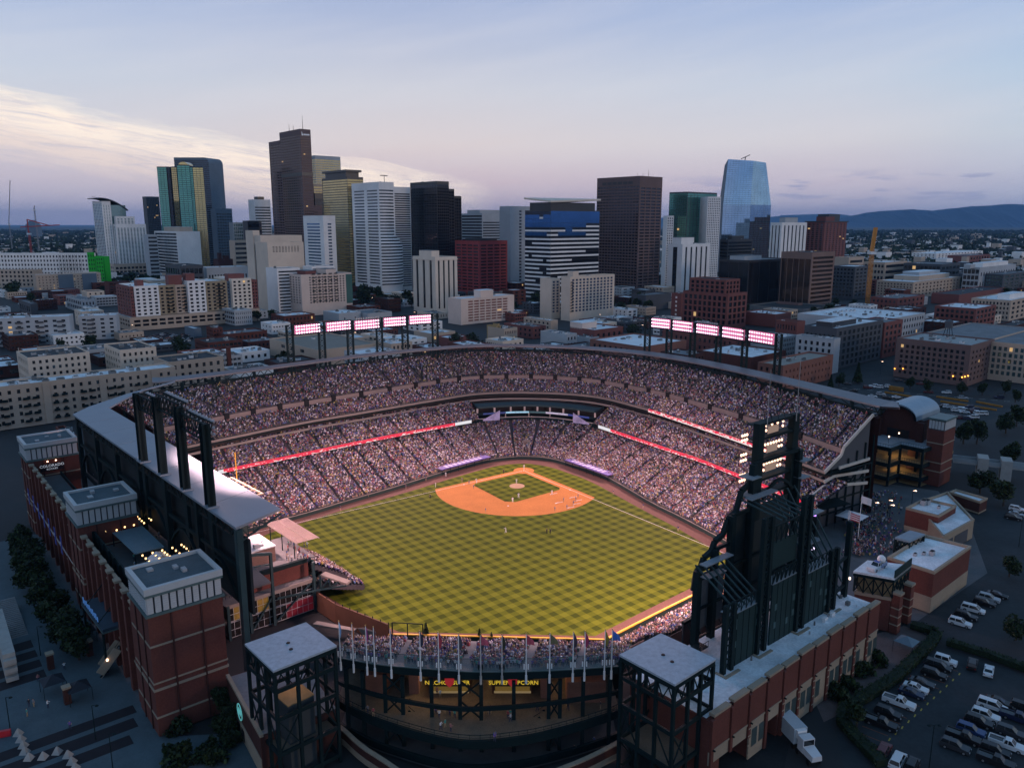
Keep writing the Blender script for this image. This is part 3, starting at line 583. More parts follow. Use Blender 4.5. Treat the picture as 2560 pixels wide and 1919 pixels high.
strips_tower('grey white apartment tower with dark vertical strips below the green glass tower',3,1600,1480,1812,822,base=1240,nL=1,nR=5,wall=W_white,pent=[(.05,.5,.2,.8,8,None)])
def blue_tower():
    Y=1340.; C,z1=at2(3,1975,142,Y)
    T=thing('office_tower','tall pale blue mirror glass tower with a sloping crown and inclined roof blade','tower',(*C,0),SKY)
    xl=D(zx(3,1910),zy(3,780),Y)[0]; xm=D(zx(3,2150),zy(3,780),Y)[0]; xr=D(zx(4,250),zy(4,560),Y)[0]; xt=D(zx(4,215),zy(4,0),Y)[0]
    _,zr=D(zx(4,215),400,Y)
    zk=z1*.62
    A0=np.array([xl,Y+6]); A1=np.array([xm-6,Y]); A2=np.array([xr-3,Y+30])
    def face(m,p,q,pt,qt,za,zb,n,nf,mm):
        for j in range(nf):
            for i in range(n):
                a,b,c,d=i/n+.02/n,(i+.98)/n,j/nf+.06/nf,(j+.98)/nf
                def pt3(s,h): lo=p+(q-p)*s; hi=pt+(qt-pt)*s; x=lo+(hi-lo)*h; return (x[0],x[1],(za[0]+(za[1]-za[0])*s)*(1-h)+(zb[0]+(zb[1]-zb[0])*s)*h)
                m.q([pt3(a,c),pt3(b,c),pt3(b,d),pt3(a,d)],mm)
    top0=np.array([C[0],Y+12]); top1=np.array([xm-4,Y+6]); top2=np.array([xt-1,Y+30])
    P=MB(); sh=np.array([0,-.25])
    face(P,A0+sh,A1+sh,A0+sh+(.5,0),A1+sh,(0,0),(zk,zk),9,34,0); face(P,A1+sh,A2+sh,A1+sh,A2+sh,(0,0),(zk,zk),6,34,0)
    face(P,A0+sh+(.5,0),A1+sh,top0+sh,top1+sh,(zk,zk),(z1-1,z1-4),9,22,0); face(P,A1+sh,A2+sh,top1+sh,top2+sh,(zk,zk),(z1-4,zr-2),6,22,0)
    tag(P.build('windows',G_sky,T),kind='stuff')
    m=MB(); far=np.array([8,55])
    lo=[A0,A1,A2,A2+far,A0+far]; hi=[top0,top1,top2,top2+far*.8,top0+far*.8]; zh=[z1-1,z1-4,zr-2,zr-8,z1-8]
    for i in range(5):
        k=(i+1)%5; m.q([(*lo[i],0),(*lo[k],0),(*lo[k],zk),(*lo[i],zk)]); m.q([(*lo[i],zk),(*lo[k],zk),(*hi[k],zh[k]),(*hi[i],zh[i])])
    m.q([(*p,z) for p,z in zip(hi,zh)]); m.build('shaft',W_blue,T)
    q=MB(); p0=np.array(D(zx(3,2062),zy(3,150),Y+20)); p1=np.array(D(zx(3,2132),zy(3,118),Y+20)); q.beam((p0[0],Y+20,p0[1]),(p1[0],Y+20,p1[1]),1.6,1.2); pm=(p0+p1)/2; q.beam((p0[0]+6,Y+20,z1-8),(pm[0],Y+20,pm[1]),1.2); q.build('roof_blade',W_dk,T)
blue_tower()
B('office_block','black glass block in front of the pale blue glass tower',3,1960,1890,2145,785,Y=1240,wall=W_dk,sl=st(12,1,.97,.6,3,4,.01,.2),sr=st(12,1,.97,.6,3,4,.01,.2),gm=G_dark,group=SKY,lit=.0,pent=[(.2,.7,.2,.7,5,W_dk)])
B('office_block','black box office block with a red brown rim',3,2125,1885,2440,950,base=1310,wall=W_dk,sl=st(1,3,.96,.97,2,2,.01,.3),sr=st(1,4,.96,.97,2,2,.01,.3),gm=G_dark,group=SKY,rm=grey_roof,units=5,pent=[(.1,.5,.3,.8,4,W_grey)])
t=B('hotel','beige hotel slab with blue window columns and iron balconies',3,712,640,1060,1080,base=1430,wall=W_beige,sl=None,sr=st(11,12,.62,.62,2,8,.03,.35),gm=gl('blue_window',(.05,.10,.2),.1,.5),group=SKY,cat='hotel',pent=[(.08,.2,.1,.7,5,None)])
B('x','',3,565,550,632,1095,base=1415,wall=W_beige,sl=None,sr=st(11,2,.6,.6,2,6,.06,.3),T=t['T'],gm=gl('blue_window',(.05,.10,.2),.1,.5),wl=16,units=0,part='side_wing')
for j in range(11):
    q=MB(); z=9+j*(t['z1']-12)/11; q.rb(t['C'],GA,.4,3.2,-1.4,-.05,z,z+.25); q.rb(t['C'],GA,.4,3.2,-1.4,-1.3,z+.25,z+1.1); q.build('balcony',steel,t['T'])
t=B('office_block','stepped red brown office block behind the right row of floodlights',3,1960,1600,2105,1215,Y=690,wall=W_mar,sl=st(5,9,.62,.72,2,3,.02,.6),sr=st(5,4,.66,.72,2,3,.04,.6),gm=G_dark,rm=dark_roof,units=0)
Cs=t['C']+dirv(GA)*3+dirv(GB)*5; zs=t['z1']+12; shaft(t['T'],Cs,GA,GB,t['wr']-8,t['wl']*.8,zs,W_mar,G_dark,st(3,7,.6,.7,1.5,.2,.02,.5),st(3,4,.6,.7,1.5,.2,.03,.5),part='upper_floors',z0=t['z1']-.9)
B('office_block','small maroon block with white banded windows left of the stepped red brown block',3,1590,1510,1625,1212,Y=760,wall=W_mar,sl=st(5,1,.5,.5,2,3,.3,.3),sr=None,gm=W_white,wr=14)
B('warehouse','long blank grey wall of a low hall behind the car park',3,1310,1290,1510,1225,Y=840,wall=W_char,rm=grey_roof,wl=20,units=0)
strips_tower('bright white tower with black vertical strips beside the blue glass tower',4,300,198,484,335,base=850,nL=3,nR=6,wall=W_white,pent=[(.2,.7,.2,.7,7,W_grey)])
t=B('apartment_tower','red brick apartment tower with balconies and a dark roof slab',4,640,480,800,328,Y=1330,wall=W_mar,sl=st(26,4,.6,.6,3,4,.05,.6),sr=st(26,6,.45,.5,3,4,.04,.5),group=SKY,cat='apartment tower',rm=dark_roof,lit=.06,pent=[(.1,.5,.1,.6,8,W_mar),(.4,.9,.3,.9,12,W_char)])
m=MB(); m.rb(t['C'],GA,-2,t['wr']+2,-2,t['wl']+2,t['z1']-.8,t['z1']+.8); m.build('roof_slab',W_dk,t['T'])
B('office_block','bronze glass box with brown corner piers and dark floors',4,540,285,708,572,base=1005,wall=mc('brown_pier',(.24,.15,.12)),sl=st(1,5,.93,.98,7,3,.02,.5),sr=st(11,1,.94,.55,4,3,.03,.5),gm=G_bronze,group=SKY,rm=dark_roof)
B('apartment_block','charcoal apartment block with white framed windows left of the orange crane',4,880,690,1002,683,base=945,wall=W_char,sl=st(8,6,.6,.5,2,3,.04,.4),sr=st(8,4,.6,.5,2,3,.04,.4),rm=white_roof,cat='apartment block')
t=B('office_block','cream stone office block with roof garden right of the orange crane',4,1340,1045,1705,805,base=938,wall=W_tan,sl=st(5,11,.42,.5,2,2,.02,.5),sr=st(4,13,.42,.5,2,2,.02,.5),rm=white_roof,pent=[(.25,.9,.2,.9,5,None),(.35,.8,.35,.8,9,W_grey)])
B('office_block','grey brick warehouse office behind the cream stone block',4,1115,940,1280,650,Y=1150,wall=W_tan,sl=st(4,6,.7,.5,1.5,2,.03),sr=st(4,1,.94,.5,2,2,.03),rm=white_roof)
B('office_block','long dark glass building with lit yellow windows behind the cream block',4,1560,1255,1700,665,Y=1120,wall=W_char,sl=st(4,9,.8,.6,2,2,.02),sr=st(4,5,.8,.5,2,2,.02),lit=.12,rm=grey_roof)
B('office_block','white and grey laboratory building with a tall stair tower at the right',4,1865,1725,2140,690,Y=1050,wall=W_grey,sl=st(4,4,.85,.7,2,2,.02),sr=st(2,14,.4,.4,3,6,.02),rm=white_roof,pent=[(.1,.8,.1,.7,5,W_white),(-.12,0,.3,.7,4,None)])
B('apartment_block','dark teal apartment block at the right edge below the laboratory',4,2050,1900,2260,745,base=900,wall=W_char,sl=st(5,6,.6,.5,1.5,2,.03),sr=st(5,5,.6,.5,1.5,2,.03),gm=gl('teal_glass',(.16,.27,.27)),cat='apartment block')
B('apartment_block','white terrace of flats far off at the right beyond the trees',4,1520,1395,1885,580,Y=2000,wall=W_white,sl=st(4,6,.4,.5,1,1,.03),sr=st(4,14,.4,.5,1,1,.03),rm=white_roof,cat='apartment block',wl=60)
B('warehouse','dull red warehouse beyond the white terrace of flats',4,1760,1740,1940,598,Y=1750,wall=W_mar,sl=None,sr=st(2,8,.5,.5,1,1,.03),rm=grey_roof,wl=40)
B('hotel','tan mid-rise left of the orange crane behind the charcoal block',4,830,780,940,610,Y=1080,wall=W_tan,sl=None,sr=st(3,1,.9,.4,2,20,.05),rm=grey_roof,wl=20)
# ------------------------------------------------------------------ the ground and the far plain
def sheet(name,poly,z,mat,kind='structure',parent=None):
    m=MB(); m.q([(x,y,z) for x,y in poly]); o=m.build(name,mat,parent)
    if parent is None: tag(o,kind=kind)
    return o
gm_=bpy.data.materials.new('ground'); gm_.use_nodes=True; _t=gm_.node_tree; _b=_t.nodes['Principled BSDF']; _b.inputs['Roughness'].default_value=.9
_tc=_t.nodes.new('ShaderNodeTexCoord'); _l=_t.nodes.new('ShaderNodeVectorMath'); _l.operation='LENGTH'; _t.links.new(_tc.outputs['Object'],_l.inputs[0])
_r=_t.nodes.new('ShaderNodeMapRange'); _r.inputs[1].default_value=900; _r.inputs[2].default_value=2200; _t.links.new(_l.outputs['Value'],_r.inputs[0])
_n=_t.nodes.new('ShaderNodeTexNoise'); _n.inputs['Scale'].default_value=.012; _n.inputs['Detail'].default_value=10; _n.inputs['Roughness'].default_value=.7; _t.links.new(_tc.outputs['Object'],_n.inputs['Vector'])
def _ramp(n,pts):
    r=_t.nodes.new('ShaderNodeValToRGB'); e=r.color_ramp.elements
    while len(e) < len(pts): e.new(.5)
    for x,(p,c) in zip(e,pts): x.position=p; x.color=(*c,1)
    _t.links.new(n.outputs[0],r.inputs[0]); return r
_near=_ramp(_n,[(.3,(.014,.016,.018)),(.55,(.024,.026,.028)),(.7,(.055,.055,.055))])
_far=_ramp(_n,[(.42,(.012,.020,.013)),(.60,(.022,.034,.022)),(.70,(.09,.09,.085)),(.78,(.25,.25,.25))])
_mx=_t.nodes.new('ShaderNodeMix'); _mx.data_type='RGBA'; _t.links.new(_r.outputs[0],_mx.inputs[0]); _t.links.new(_near.outputs[0],_mx.inputs[6]); _t.links.new(_far.outputs[0],_mx.inputs[7]); _t.links.new(_mx.outputs[2],_b.inputs['Base Color'])
g=MB(); g.q([(-60000,-4000,-.35),(60000,-4000,-.35),(60000,70000,-.35),(-60000,70000,-.35)]); tag(g.build('ground',gm_),kind='structure')
# mountains along the right horizon: two ridges of real depth
def ridge(name,Y,pts,depth,mat,seed):
    rnd=random.Random(seed); xs=np.linspace(pts[0][0],pts[-1][0],90); ys=np.interp(xs,[p[0] for p in pts],[p[1] for p in pts])
    m=MB(); rows=[]
    for k,(f,d) in enumerate(((0,-.5),(.45,-.28),(.8,-.1),(1,0),(.7,.25),(0,.6))):
        row=[]
        for i,(px,py) in enumerate(zip(xs,ys)):
            x,z=D(px,py,Y); row.append((x,Y+depth*d+rnd.uniform(-.05,.05)*depth,-1+(z+1)*f*(1+(rnd.uniform(-.1,.1) if k in (1,2) else 0))))
        rows.append(row)
    for a,b in zip(rows[:-1],rows[1:]): m.strip(a,b)
    tag(m.build(name,mat,smooth=False),kind='structure')
mtn=M('mountain',(.03,.05,.075),.95,0,.3,.0008,fine=.2)
ridge('mountain_ridge',24000,[(1880,572),(2050,560),(2120,541),(2150,534),(2200,528),(2280,523),(2330,527),(2380,521),(2420,516),(2480,514),(2520,510),(2560,512),(2700,506),(2900,520)],5000,mtn,3)
ridge('mountain_ridge',33000,[(1500,572),(1640,545),(1800,540),(1900,546),(1960,538),(2080,534),(2140,541),(2300,548)],6000,mtn,5)
# ------------------------------------------------------------------ playing field (sheets a few millimetres apart)
def fmat():
    m=bpy.data.materials.new('mown_grass'); m.use_nodes=True; t=m.node_tree; b=t.nodes['Principled BSDF']; b.inputs['Roughness'].default_value=.9; b.inputs['Specular IOR Level'].default_value=.1
    tcn=t.nodes.new('ShaderNodeTexCoord'); sp=t.nodes.new('ShaderNodeSeparateXYZ'); t.links.new(tcn.outputs['Object'],sp.inputs[0])
    def math_(op,a,bb=None):
        n=t.nodes.new('ShaderNodeMath'); n.operation=op
        for i,x in enumerate((a,bb)):
            if x is None: continue
            if isinstance(x,(int,float)): n.inputs[i].default_value=x
            else: t.links.new(x,n.inputs[i])
        return n.outputs[0]
    nz=t.nodes.new('ShaderNodeTexNoise'); nz.inputs['Scale'].default_value=.9; nz.inputs['Detail'].default_value=5; t.links.new(tcn.outputs['Object'],nz.inputs['Vector'])
    wob=math_('MULTIPLY',math_('SUBTRACT',nz.outputs[0],.5),.22)
    per=GRASS_P
    def stripe(axis,ph):
        s=math_('SINE',math_('MULTIPLY',math_('ADD',math_('ADD',sp.outputs[axis],wob),ph),2*math.pi/per))
        return math_('MINIMUM',math_('MAXIMUM',math_('ADD',math_('MULTIPLY',s,3.5),.5),0),1)
    f=math_('ADD',stripe(0,GRASS_O[0]),stripe(1,GRASS_O[1]))
    r=t.nodes.new('ShaderNodeValToRGB'); e=r.color_ramp.elements; e.new(.5)
    for x,(p,c) in zip(e,((0,(.036,.052,.003)),(.5,(.080,.100,.005)),(1,(.112,.132,.008)))): x.position=p; x.color=(*c,1)
    t.links.new(math_('MULTIPLY',f,.5),r.inputs[0])
    n2=t.nodes.new('ShaderNodeTexNoise'); n2.inputs['Scale'].default_value=.12; n2.inputs['Detail'].default_value=8; n2.inputs['Roughness'].default_value=.75; t.links.new(tcn.outputs['Object'],n2.inputs['Vector'])
    mx=t.nodes.new('ShaderNodeVectorMath'); mx.operation='SCALE'; t.links.new(r.outputs[0],mx.inputs[0]); t.links.new(math_('ADD',math_('MULTIPLY',n2.outputs[0],.5),.75),mx.inputs['Scale'])
    t.links.new(mx.outputs[0],b.inputs['Base Color']); return m
GRASS_P=3.70; GRASS_O=(-55.225,-79.035)   # mower stripes measured in the photograph
grass=fmat()
dirt=M('infield_clay',(.48,.185,.045),.95,0,.15,.15,fine=.1); track=M('warning_track_clay',(.145,.072,.055),.95,0,.12,.1,fine=.1); chalk=M('chalk',(.75,.72,.66),.9,0,.1,2)
fr=bpy.data.objects.new('playing_field',None); COL.objects.link(fr); fr.location=(*HOME,0); fr.rotation_euler=(0,0,R(-143.595)); tag(fr,kind='structure')
def fsheet(name,poly,z,mat):               # local field metres: x to first base, y to third base (mirrored sense kept by the frame)
    m=MB(); m.q([(x,y,z) for x,y in poly]); o=m.build(name,mat,None,off=(0,0,0)); o.parent=fr; return o
def smooth(pts,n=8,closed=False):
    P=[np.asarray(p,float) for p in pts]; out=[]; N_=len(P)
    for i in range(N_ if closed else N_-1):
        p0=P[(i-1)%N_] if closed or i > 0 else 2*P[0]-P[1]; p1=P[i]; p2=P[(i+1)%N_]; p3=P[(i+2)%N_] if closed or i+2 < N_ else 2*P[-1]-P[-2]
        for k in range(n):
            t=k/n; out.append(.5*((2*p1)+(-p0+p2)*t+(2*p0-5*p1+4*p2-p3)*t*t+(-p0+3*p1-3*p2+p3)*t ** 3))
    if not closed: out.append(P[-1])
    return out
WALL_L=[(104,-1.5),(84.5,-3.5),(70.7,-5.9),(48,-9.5),(29,-13.3),(13,-15.8),(2,-15.8),(-8.8,-11.7),(-15.5,-3),(-17.2,8),(-17.8,25.7),(-11.3,54.6),(-9,69.8),(-5.1,90.4),(-2,105)]
OUT_L=[(-2,105),(4,107),(26.5,109.2),(45,110.6),(63,112.2),(100,82),(105.5,66),(109,40),(111,14),(108,0),(104,-1.5)]
wl_s=smooth(WALL_L,6)
fsheet('warning_track',[tuple(p) for p in wl_s[:-1]]+OUT_L[:-1],.0,track)
g_in=[(99,3),(86,.6),(72,-1.8),(48,-4.6),(29,-8.0),(12,-10.4),(3,-10.5),(-3.5,-8),(-7.2,-5),(-10.5,2),(-11.6,12),(-11.5,26),(-6.2,56),(-3.6,72),(-.2,88),(1,98)]
g_out=[(8,101.5),(26.5,103.5),(45,105),(60.5,106.5),(95.5,78.5),(100,64),(103.4,40),(105,15),(103,5)]
fsheet('outfield_grass',[tuple(p) for p in smooth(g_in,5)]+g_out,.004,grass)
# infield clay: an arc of 29 m about the mound, minus the grass square
cx_=13.0; arc=[]
for i in range(41):
    a=R(-49+188*i/40); arc.append((cx_+29*math.cos(a),cx_+29*math.sin(a)))
arc=[p for p in arc if p[0] > -1.6 and p[1] > -1.6]
fsheet('infield_clay',[(-1.6,-1.6)]+[(arc[0][0],-1.6)]+arc+[(-1.6,arc[-1][1])],.008,dirt)
def disc(cx,cy,r,n=28): return [(cx+r*math.cos(2*math.pi*i/n),cy+r*math.sin(2*math.pi*i/n)) for i in range(n)]
fsheet('infield_grass',[(3.2,1.6),(23.2,1.6),(24.9,3.2),(25.6,23),(23,25.6),(3.2,24.9),(1.6,23.2),(1.6,3.2)],.012,None or grass)
fsheet('home_circle',disc(0,0,3.9),.016,dirt)
m=MB()
for r0,z0,r1,z1 in ((2.74,.02,1.6,.16),(1.6,.16,.7,.25)):
    a,b=disc(12.72,12.72,r0,24),disc(12.72,12.72,r1,24); m.strip([(*p,z0) for p in a]+[(*a[0],z0)],[(*p,z1) for p in b]+[(*b[0],z1)])
m.q([(*p,.25) for p in disc(12.72,12.72,.7,24)]); o=m.build('pitchers_mound',M('mound_clay',(.42,.28,.17),.95,0,.1,.5),None,off=(0,0,0)); o.parent=fr
fsheet('foul_line',[(-.06,.8),(.09,.8),(.09,105),(-.06,105)],.020,chalk); fsheet('foul_line',[(.8,-.06),(.8,.09),(106,.09),(106,-.06)],.020,chalk)
for sx in (-1,1):
    for (a,b,c,d) in ((.45,-.9,.52,.9),(1.67,-.9,1.74,.9)): fsheet('batters_box_line',[(sx*a+b*.0,b),(sx*c,b),(sx*c,d),(sx*a,d)],.020,chalk)
def base_bag(label,x,y,home=False):
    p=FW(x,y); m=MB(); s=.22
    poly=[(s,s),(-s,s),(-s,-.02),(0,-s*1.2),(s,-.02)] if home else [(-s,-s),(s,-s),(s,s),(-s,s)]
    m.prism([FW(x+a,y+b) for a,b in poly],.02,.05 if home else .10); tag(m.build('home_plate' if home else 'base_bag',white_paint),label,'base',None if home else 'bases of the diamond')
base_bag('white home plate in the clay circle near the backstop',0,0,True); base_bag('white first base bag on the left chalk line',27.2,.2); base_bag('white second base bag nearest the outfield',27.2,27.2); base_bag('white third base bag on the right chalk line',.2,27.2)

# ------------------------------------------------------------------ grandstand: three seating tiers lofted between measured edges
GS=thing('grandstand','horseshoe grandstand of three full seating tiers round the ball field','grandstand',(*HOME,0))
seat_m=M('dark_green_seat',(.008,.016,.016),.6,0,.2,.5); step_m=M('tier_concrete',(.085,.075,.08),.85,0,.15,.3)
def loft(pl):
    return np.array([FW(*p) for p in smooth(pl,10)])
B_LOW=[(104,-39),(84,-41),(68,-42.5),(46,-45),(26,-46.8),(8,-47.8),(-10,-47.5),(-30,-38),(-44,-18),(-46,4),(-44.8,24),(-43,48),(-41,66),(-37,84),(-31,104)]
C_FL=[(103,-36),(94.7,-37),(70,-39.5),(48,-41.5),(25,-42.8),(5,-43.3),(-8.8,-43.2)]; C_BL=[(104,-51),(94,-52),(70,-54.5),(48,-56.5),(25,-57.5),(5,-58),(-13,-57)]
C_FR=[(-42.9,-8.8),(-41.7,10),(-41,22.6),(-40,38),(-39.3,51.5),(-35.2,75.7),(-30,103)]; C_BR=[(-57,-13),(-56.5,10),(-55.5,22),(-54,38),(-53,52),(-48,77),(-43,105)]
U_F=[(112,-44),(90.5,-48.3),(65.3,-52.6),(38.1,-54.3),(7.6,-56.2),(-17.9,-55.8),(-39.6,-42.5),(-54.6,-21.2),(-55.8,8),(-53,30.7),(-46.6,68.1),(-39,99.6)]
U_B=[(128,-62),(108.7,-66.9),(81.9,-72.2),(50,-77),(12,-81),(-20,-81),(-48,-65),(-66,-39),(-76.5,-6),(-76,30),(-69,72),(-60.4,101)]
PEOPLE=[]                                   # (x, y, z, facing, prob) spots of seated spectators
def tier(name,fl,bl,r0,r1,z0,z1,rows,nais,occ,wall0=0.,dens=1.9,shift=.0):
    A,Bk=loft(fl),loft(bl); n=len(A); st_=MB(); se=MB()
    al=np.concatenate([[0],np.cumsum(np.linalg.norm(np.diff((A+Bk)/2,axis=0),axis=1))]); tot=al[-1]
    ais=[(i+.5+shift)/nais*tot for i in range(nais)]
    if wall0: st_.strip([(*p,z0-wall0) for p in A+(Bk-A)*r0],[(*p,z0) for p in A+(Bk-A)*r0])
    for j in range(rows):
        f0=r0+(r1-r0)*j/rows; f1=r0+(r1-r0)*(j+1)/rows; z=z0+(z1-z0)*j/rows; zn=z0+(z1-z0)*(j+1)/rows
        p0=A+(Bk-A)*f0; p1=A+(Bk-A)*f1
        st_.strip([(*p,z) for p in p0],[(*p,z) for p in p1]); st_.strip([(*p,z) for p in p1],[(*p,zn) for p in p1])
        pa=A+(Bk-A)*(f0+(f1-f0)*.55); pb=A+(Bk-A)*(f0+(f1-f0)*.8)
        def atl(P,s):
            i=min(max(int(np.searchsorted(al,s))-1,0),n-2); t=(s-al[i])/(al[i+1]-al[i]); return P[i]+(P[i+1]-P[i])*t
        cuts=[0]+sum([[a-.55,a+.55] for a in ais],[])+[tot]
        for c0,c1 in zip(cuts[0::2],cuts[1::2]):
            if c1-c0 < 1: continue
            ks=max(1,int((c1-c0)/7)); ss=np.linspace(c0,c1,ks+1); q0=[atl(pa,s) for s in ss]; q1=[atl(pb,s) for s in ss]
            se.strip([(*p,z+.42) for p in q0],[(*p,z+.42) for p in q1]); se.strip([(*p,z+.42) for p in q1],[(*p,z+.85) for p in q1])
            k=int((c1-c0)*dens/1.0)
            for i in range(k):
                if random.random() > occ*(1.15-.35*(j/rows)): continue
                s=c0+(i+.5)*(c1-c0)/k; p=atl(pa,s); d=atl(p0,s)-atl(p1,s); PEOPLE.append((p[0],p[1],z+.42,math.atan2(d[1],d[0])))
    st_.build(name,step_m,GS); tag(se.build('seat_rows',seat_m,GS),kind='stuff')
tier('lower_tier',WALL_L,B_LOW,.03,1,1.2,8.4,38,27,.86)
tier('club_tier',C_FL,C_BL,.02,1,9.9,14.6,16,10,.8); tier('club_tier',C_FR,C_BR,.02,1,9.9,14.6,16,10,.8)
tier('upper_tier',U_F,U_B,.02,.34,18.2,22.0,10,26,.74); tier('upper_tier',U_F,U_B,.40,1,24.0,32.5,22,22,.60,wall0=2.0,shift=.2)
def band(name,pl,r,z0,z1,mat,bl=None,out=0.,parent=None,d=.25,pts=None):
    A=loft(pl) if pts is None else pts
    if bl is not None: A=A+(loft(bl)-A)*r
    tg=np.gradient(A,axis=0); tg /= np.linalg.norm(tg,axis=1)[:,None]; nr=np.stack([-tg[:,1],tg[:,0]],1)
    if (FW(20,20)-A[len(A) // 2]) @ nr[len(A) // 2] < 0: nr=-nr
    F_=A+nr*out; Bq=F_-nr*d; m=MB()
    m.strip([(*p,z0) for p in F_],[(*p,z1) for p in F_]); m.strip([(*p,z1) for p in F_],[(*p,z1) for p in Bq]); m.strip([(*p,z0) for p in Bq],[(*p,z1) for p in Bq]); m.strip([(*p,z0) for p in F_],[(*p,z0) for p in Bq])
    return m.build(name,mat,parent or GS)
pad_m=M('wall_padding',(.022,.04,.036),.7,0,.15,.4); trim=M('ledge_concrete',(.26,.22,.19),.8,0,.12,.3)
band('field_wall',WALL_L,0,0,1.15,pad_m,out=.05,d=.3); band('wall_cap',WALL_L,0,1.15,1.32,trim,out=.08,d=.36)
band('club_ledge',C_FL,0,8.6,9.0,steel,out=.1,d=1.2); band('club_ledge',C_FR,0,8.6,9.0,steel,out=.1,d=1.2)
band('club_soffit',C_FL,0,8.3,8.6,steel,out=-.5,d=14); band('club_soffit',C_FR,0,8.3,8.6,steel,out=-.5,d=14)
band('upper_ledge',U_F,0,17.3,18.1,trim,out=.1,d=.6); band('upper_soffit',U_F,0,16.6,17.25,steel,out=-.4,d=12)
band('suite_ledge',U_F,0,14.5,15.3,trim,out=.0,d=.5); band('suite_glazing',U_F,0,15.35,16.55,M('suite_glass',(.03,.028,.028),.2,0,.4,.3),out=-2.2,d=.3)
band('suite_floor',U_F,0,14.2,14.48,steel,out=-.3,d=11); band('concourse_wall',U_F,.37,22.0,23.95,M('vomitory_wall',(.25,.20,.18),.85,0,.15,.3),bl=U_B,d=.25)
# dark doorways and stair rails along the concourse wall
CW=loft(U_F)+(loft(U_B)-loft(U_F))*.368
for i in range(4,len(CW)-4,4):
    d=CW[i+1]-CW[i-1]; a=math.atan2(d[1],d[0]); m=MB(); m.rb(CW[i],a,-.9,.9,-.5,.5,22.0,24.7); m.build('portal',black,GS)
# LED ribbon boards
def ribbon_mat(name,red=True):
    m=bpy.data.materials.new(name); m.use_nodes=True; t=m.node_tree; b=t.nodes['Principled BSDF']; tcn=t.nodes.new('ShaderNodeTexCoord')
    mp=t.nodes.new('ShaderNodeMapping'); mp.inputs['Scale'].default_value=(.55,.55,1.6); t.links.new(tcn.outputs['Object'],mp.inputs[0])
    nz=t.nodes.new('ShaderNodeTexNoise'); nz.inputs['Scale'].default_value=1.4; nz.inputs['Detail'].default_value=3; t.links.new(mp.outputs[0],nz.inputs['Vector'])
    sp=t.nodes.new('ShaderNodeSeparateXYZ'); t.links.new(tcn.outputs['Object'],sp.inputs[0])
    ad=t.nodes.new('ShaderNodeMath'); ad.operation='MULTIPLY_ADD'; ad.inputs[1].default_value=-.16; t.links.new(sp.outputs[2],ad.inputs[0]); t.links.new(nz.outputs[0],ad.inputs[2])
    r=t.nodes.new('ShaderNodeValToRGB'); e=r.color_ramp.elements; r.color_ramp.interpolation='CONSTANT'
    e[0].position=0; e[0].color=(1,.015,.07,1) if red else (.9,.88,.9,1); e[1].position=.54; e[1].color=(1,.85,.85,1) if red else (.25,.3,.5,1)
    sub=t.nodes.new('ShaderNodeMath'); sub.operation='ADD'; sub.inputs[1].default_value=RIB_OFF; t.links.new(ad.outputs[0],sub.inputs[0]); t.links.new(sub.outputs[0],r.inputs[0])
    t.links.new(r.outputs[0],b.inputs['Emission Color']); b.inputs['Emission Strength'].default_value=.85; b.inputs['Base Color'].default_value=(.02,.02,.02,1); return m
RIB_OFF=1.485; led_red=ribbon_mat('red_led_screen'); RIB_OFF=2.865; led_red2=ribbon_mat('upper_red_led_screen'); led_wh=M('white_led_screen',(.02,.02,.02),.4,0,0,emit=(.85,.84,.88),es=.9); purple_led=M('purple_led_screen',(.02,.02,.02),.4,0,0,emit=(.12,.10,.55),es=.5)
cl,cr=loft(C_FL),loft(C_FR)
band('led_ribbon',None,0,9.0,10.25,led_red,pts=cl[4:-9],out=.25,d=.2); band('led_ribbon_end',None,0,9.0,10.25,led_wh,pts=cl[-10:-3],out=.25,d=.2); band('led_ribbon_end',None,0,9.0,10.25,led_wh,pts=cl[1:5],out=.25,d=.2)
band('led_ribbon',None,0,9.0,10.25,led_red,pts=cr[6:-2],out=.25,d=.2); band('led_ribbon_end',None,0,9.0,10.25,led_wh,pts=cr[2:7],out=.25,d=.2)
uf=loft(U_F); band('upper_led_ribbon',None,0,17.0,18.25,led_red2,pts=uf[-30:-3],out=.35,d=.2)
# press box between the two club wings
pa,pb=FW(-11,-43.5),FW(-43.3,-11.5); pd=pb-pa; pl_=np.linalg.norm(pd); pang=math.atan2(pd[1],pd[0]); pn_=np.array([-pd[1],pd[0]])/pl_
if pn_ @ (HOME-pa) < 0: pn_=-pn_
mid_=(pa+pb)/2-pn_*7
arcp=smooth([FW(-8.9,-44.6),pa+pd*.25-pn_*5,mid_,pa+pd*.75-pn_*5,FW(-44.4,-9.2)],6); arcp=np.array(arcp)
band('press_box_base',None,0,8.3,9.6,steel,pts=arcp,d=8); band('press_box_sign_rail',None,0,11.4,12.4,steel,pts=arcp,out=.1,d=.3); band('press_box_roof',None,0,14.3,15.0,steel2,pts=arcp,d=9); band('press_box_back',None,0,8.3,15.5,black,pts=arcp,out=-7,d=.3)
band('press_box_rail',None,0,9.6,9.9,M('press_frame',(.45,.40,.36),.7),pts=arcp,out=.1,d=.2)
for i in range(0,len(arcp)):
    if i%3 == 0: m=MB(); m.rb(arcp[i],pang,-.35,.35,-.35,.35,12.4,14.3); m.build('press_box_pier',M('press_frame',(.45,.40,.36),.7),GS)
    if i%5 == 0: m=MB(); m.rb(arcp[i],pang,-.15,.15,-.3,.3,9.6,11.4); m.build('press_box_pier',M('press_frame',(.45,.40,.36),.7),GS)
sg=[(1,5,(.02,.04,.14)),(5,10,(.25,.5,.6)),(10,14,(.03,.08,.09)),(14,19,(.4,.4,.5)),(19,23,(.03,.05,.2))]
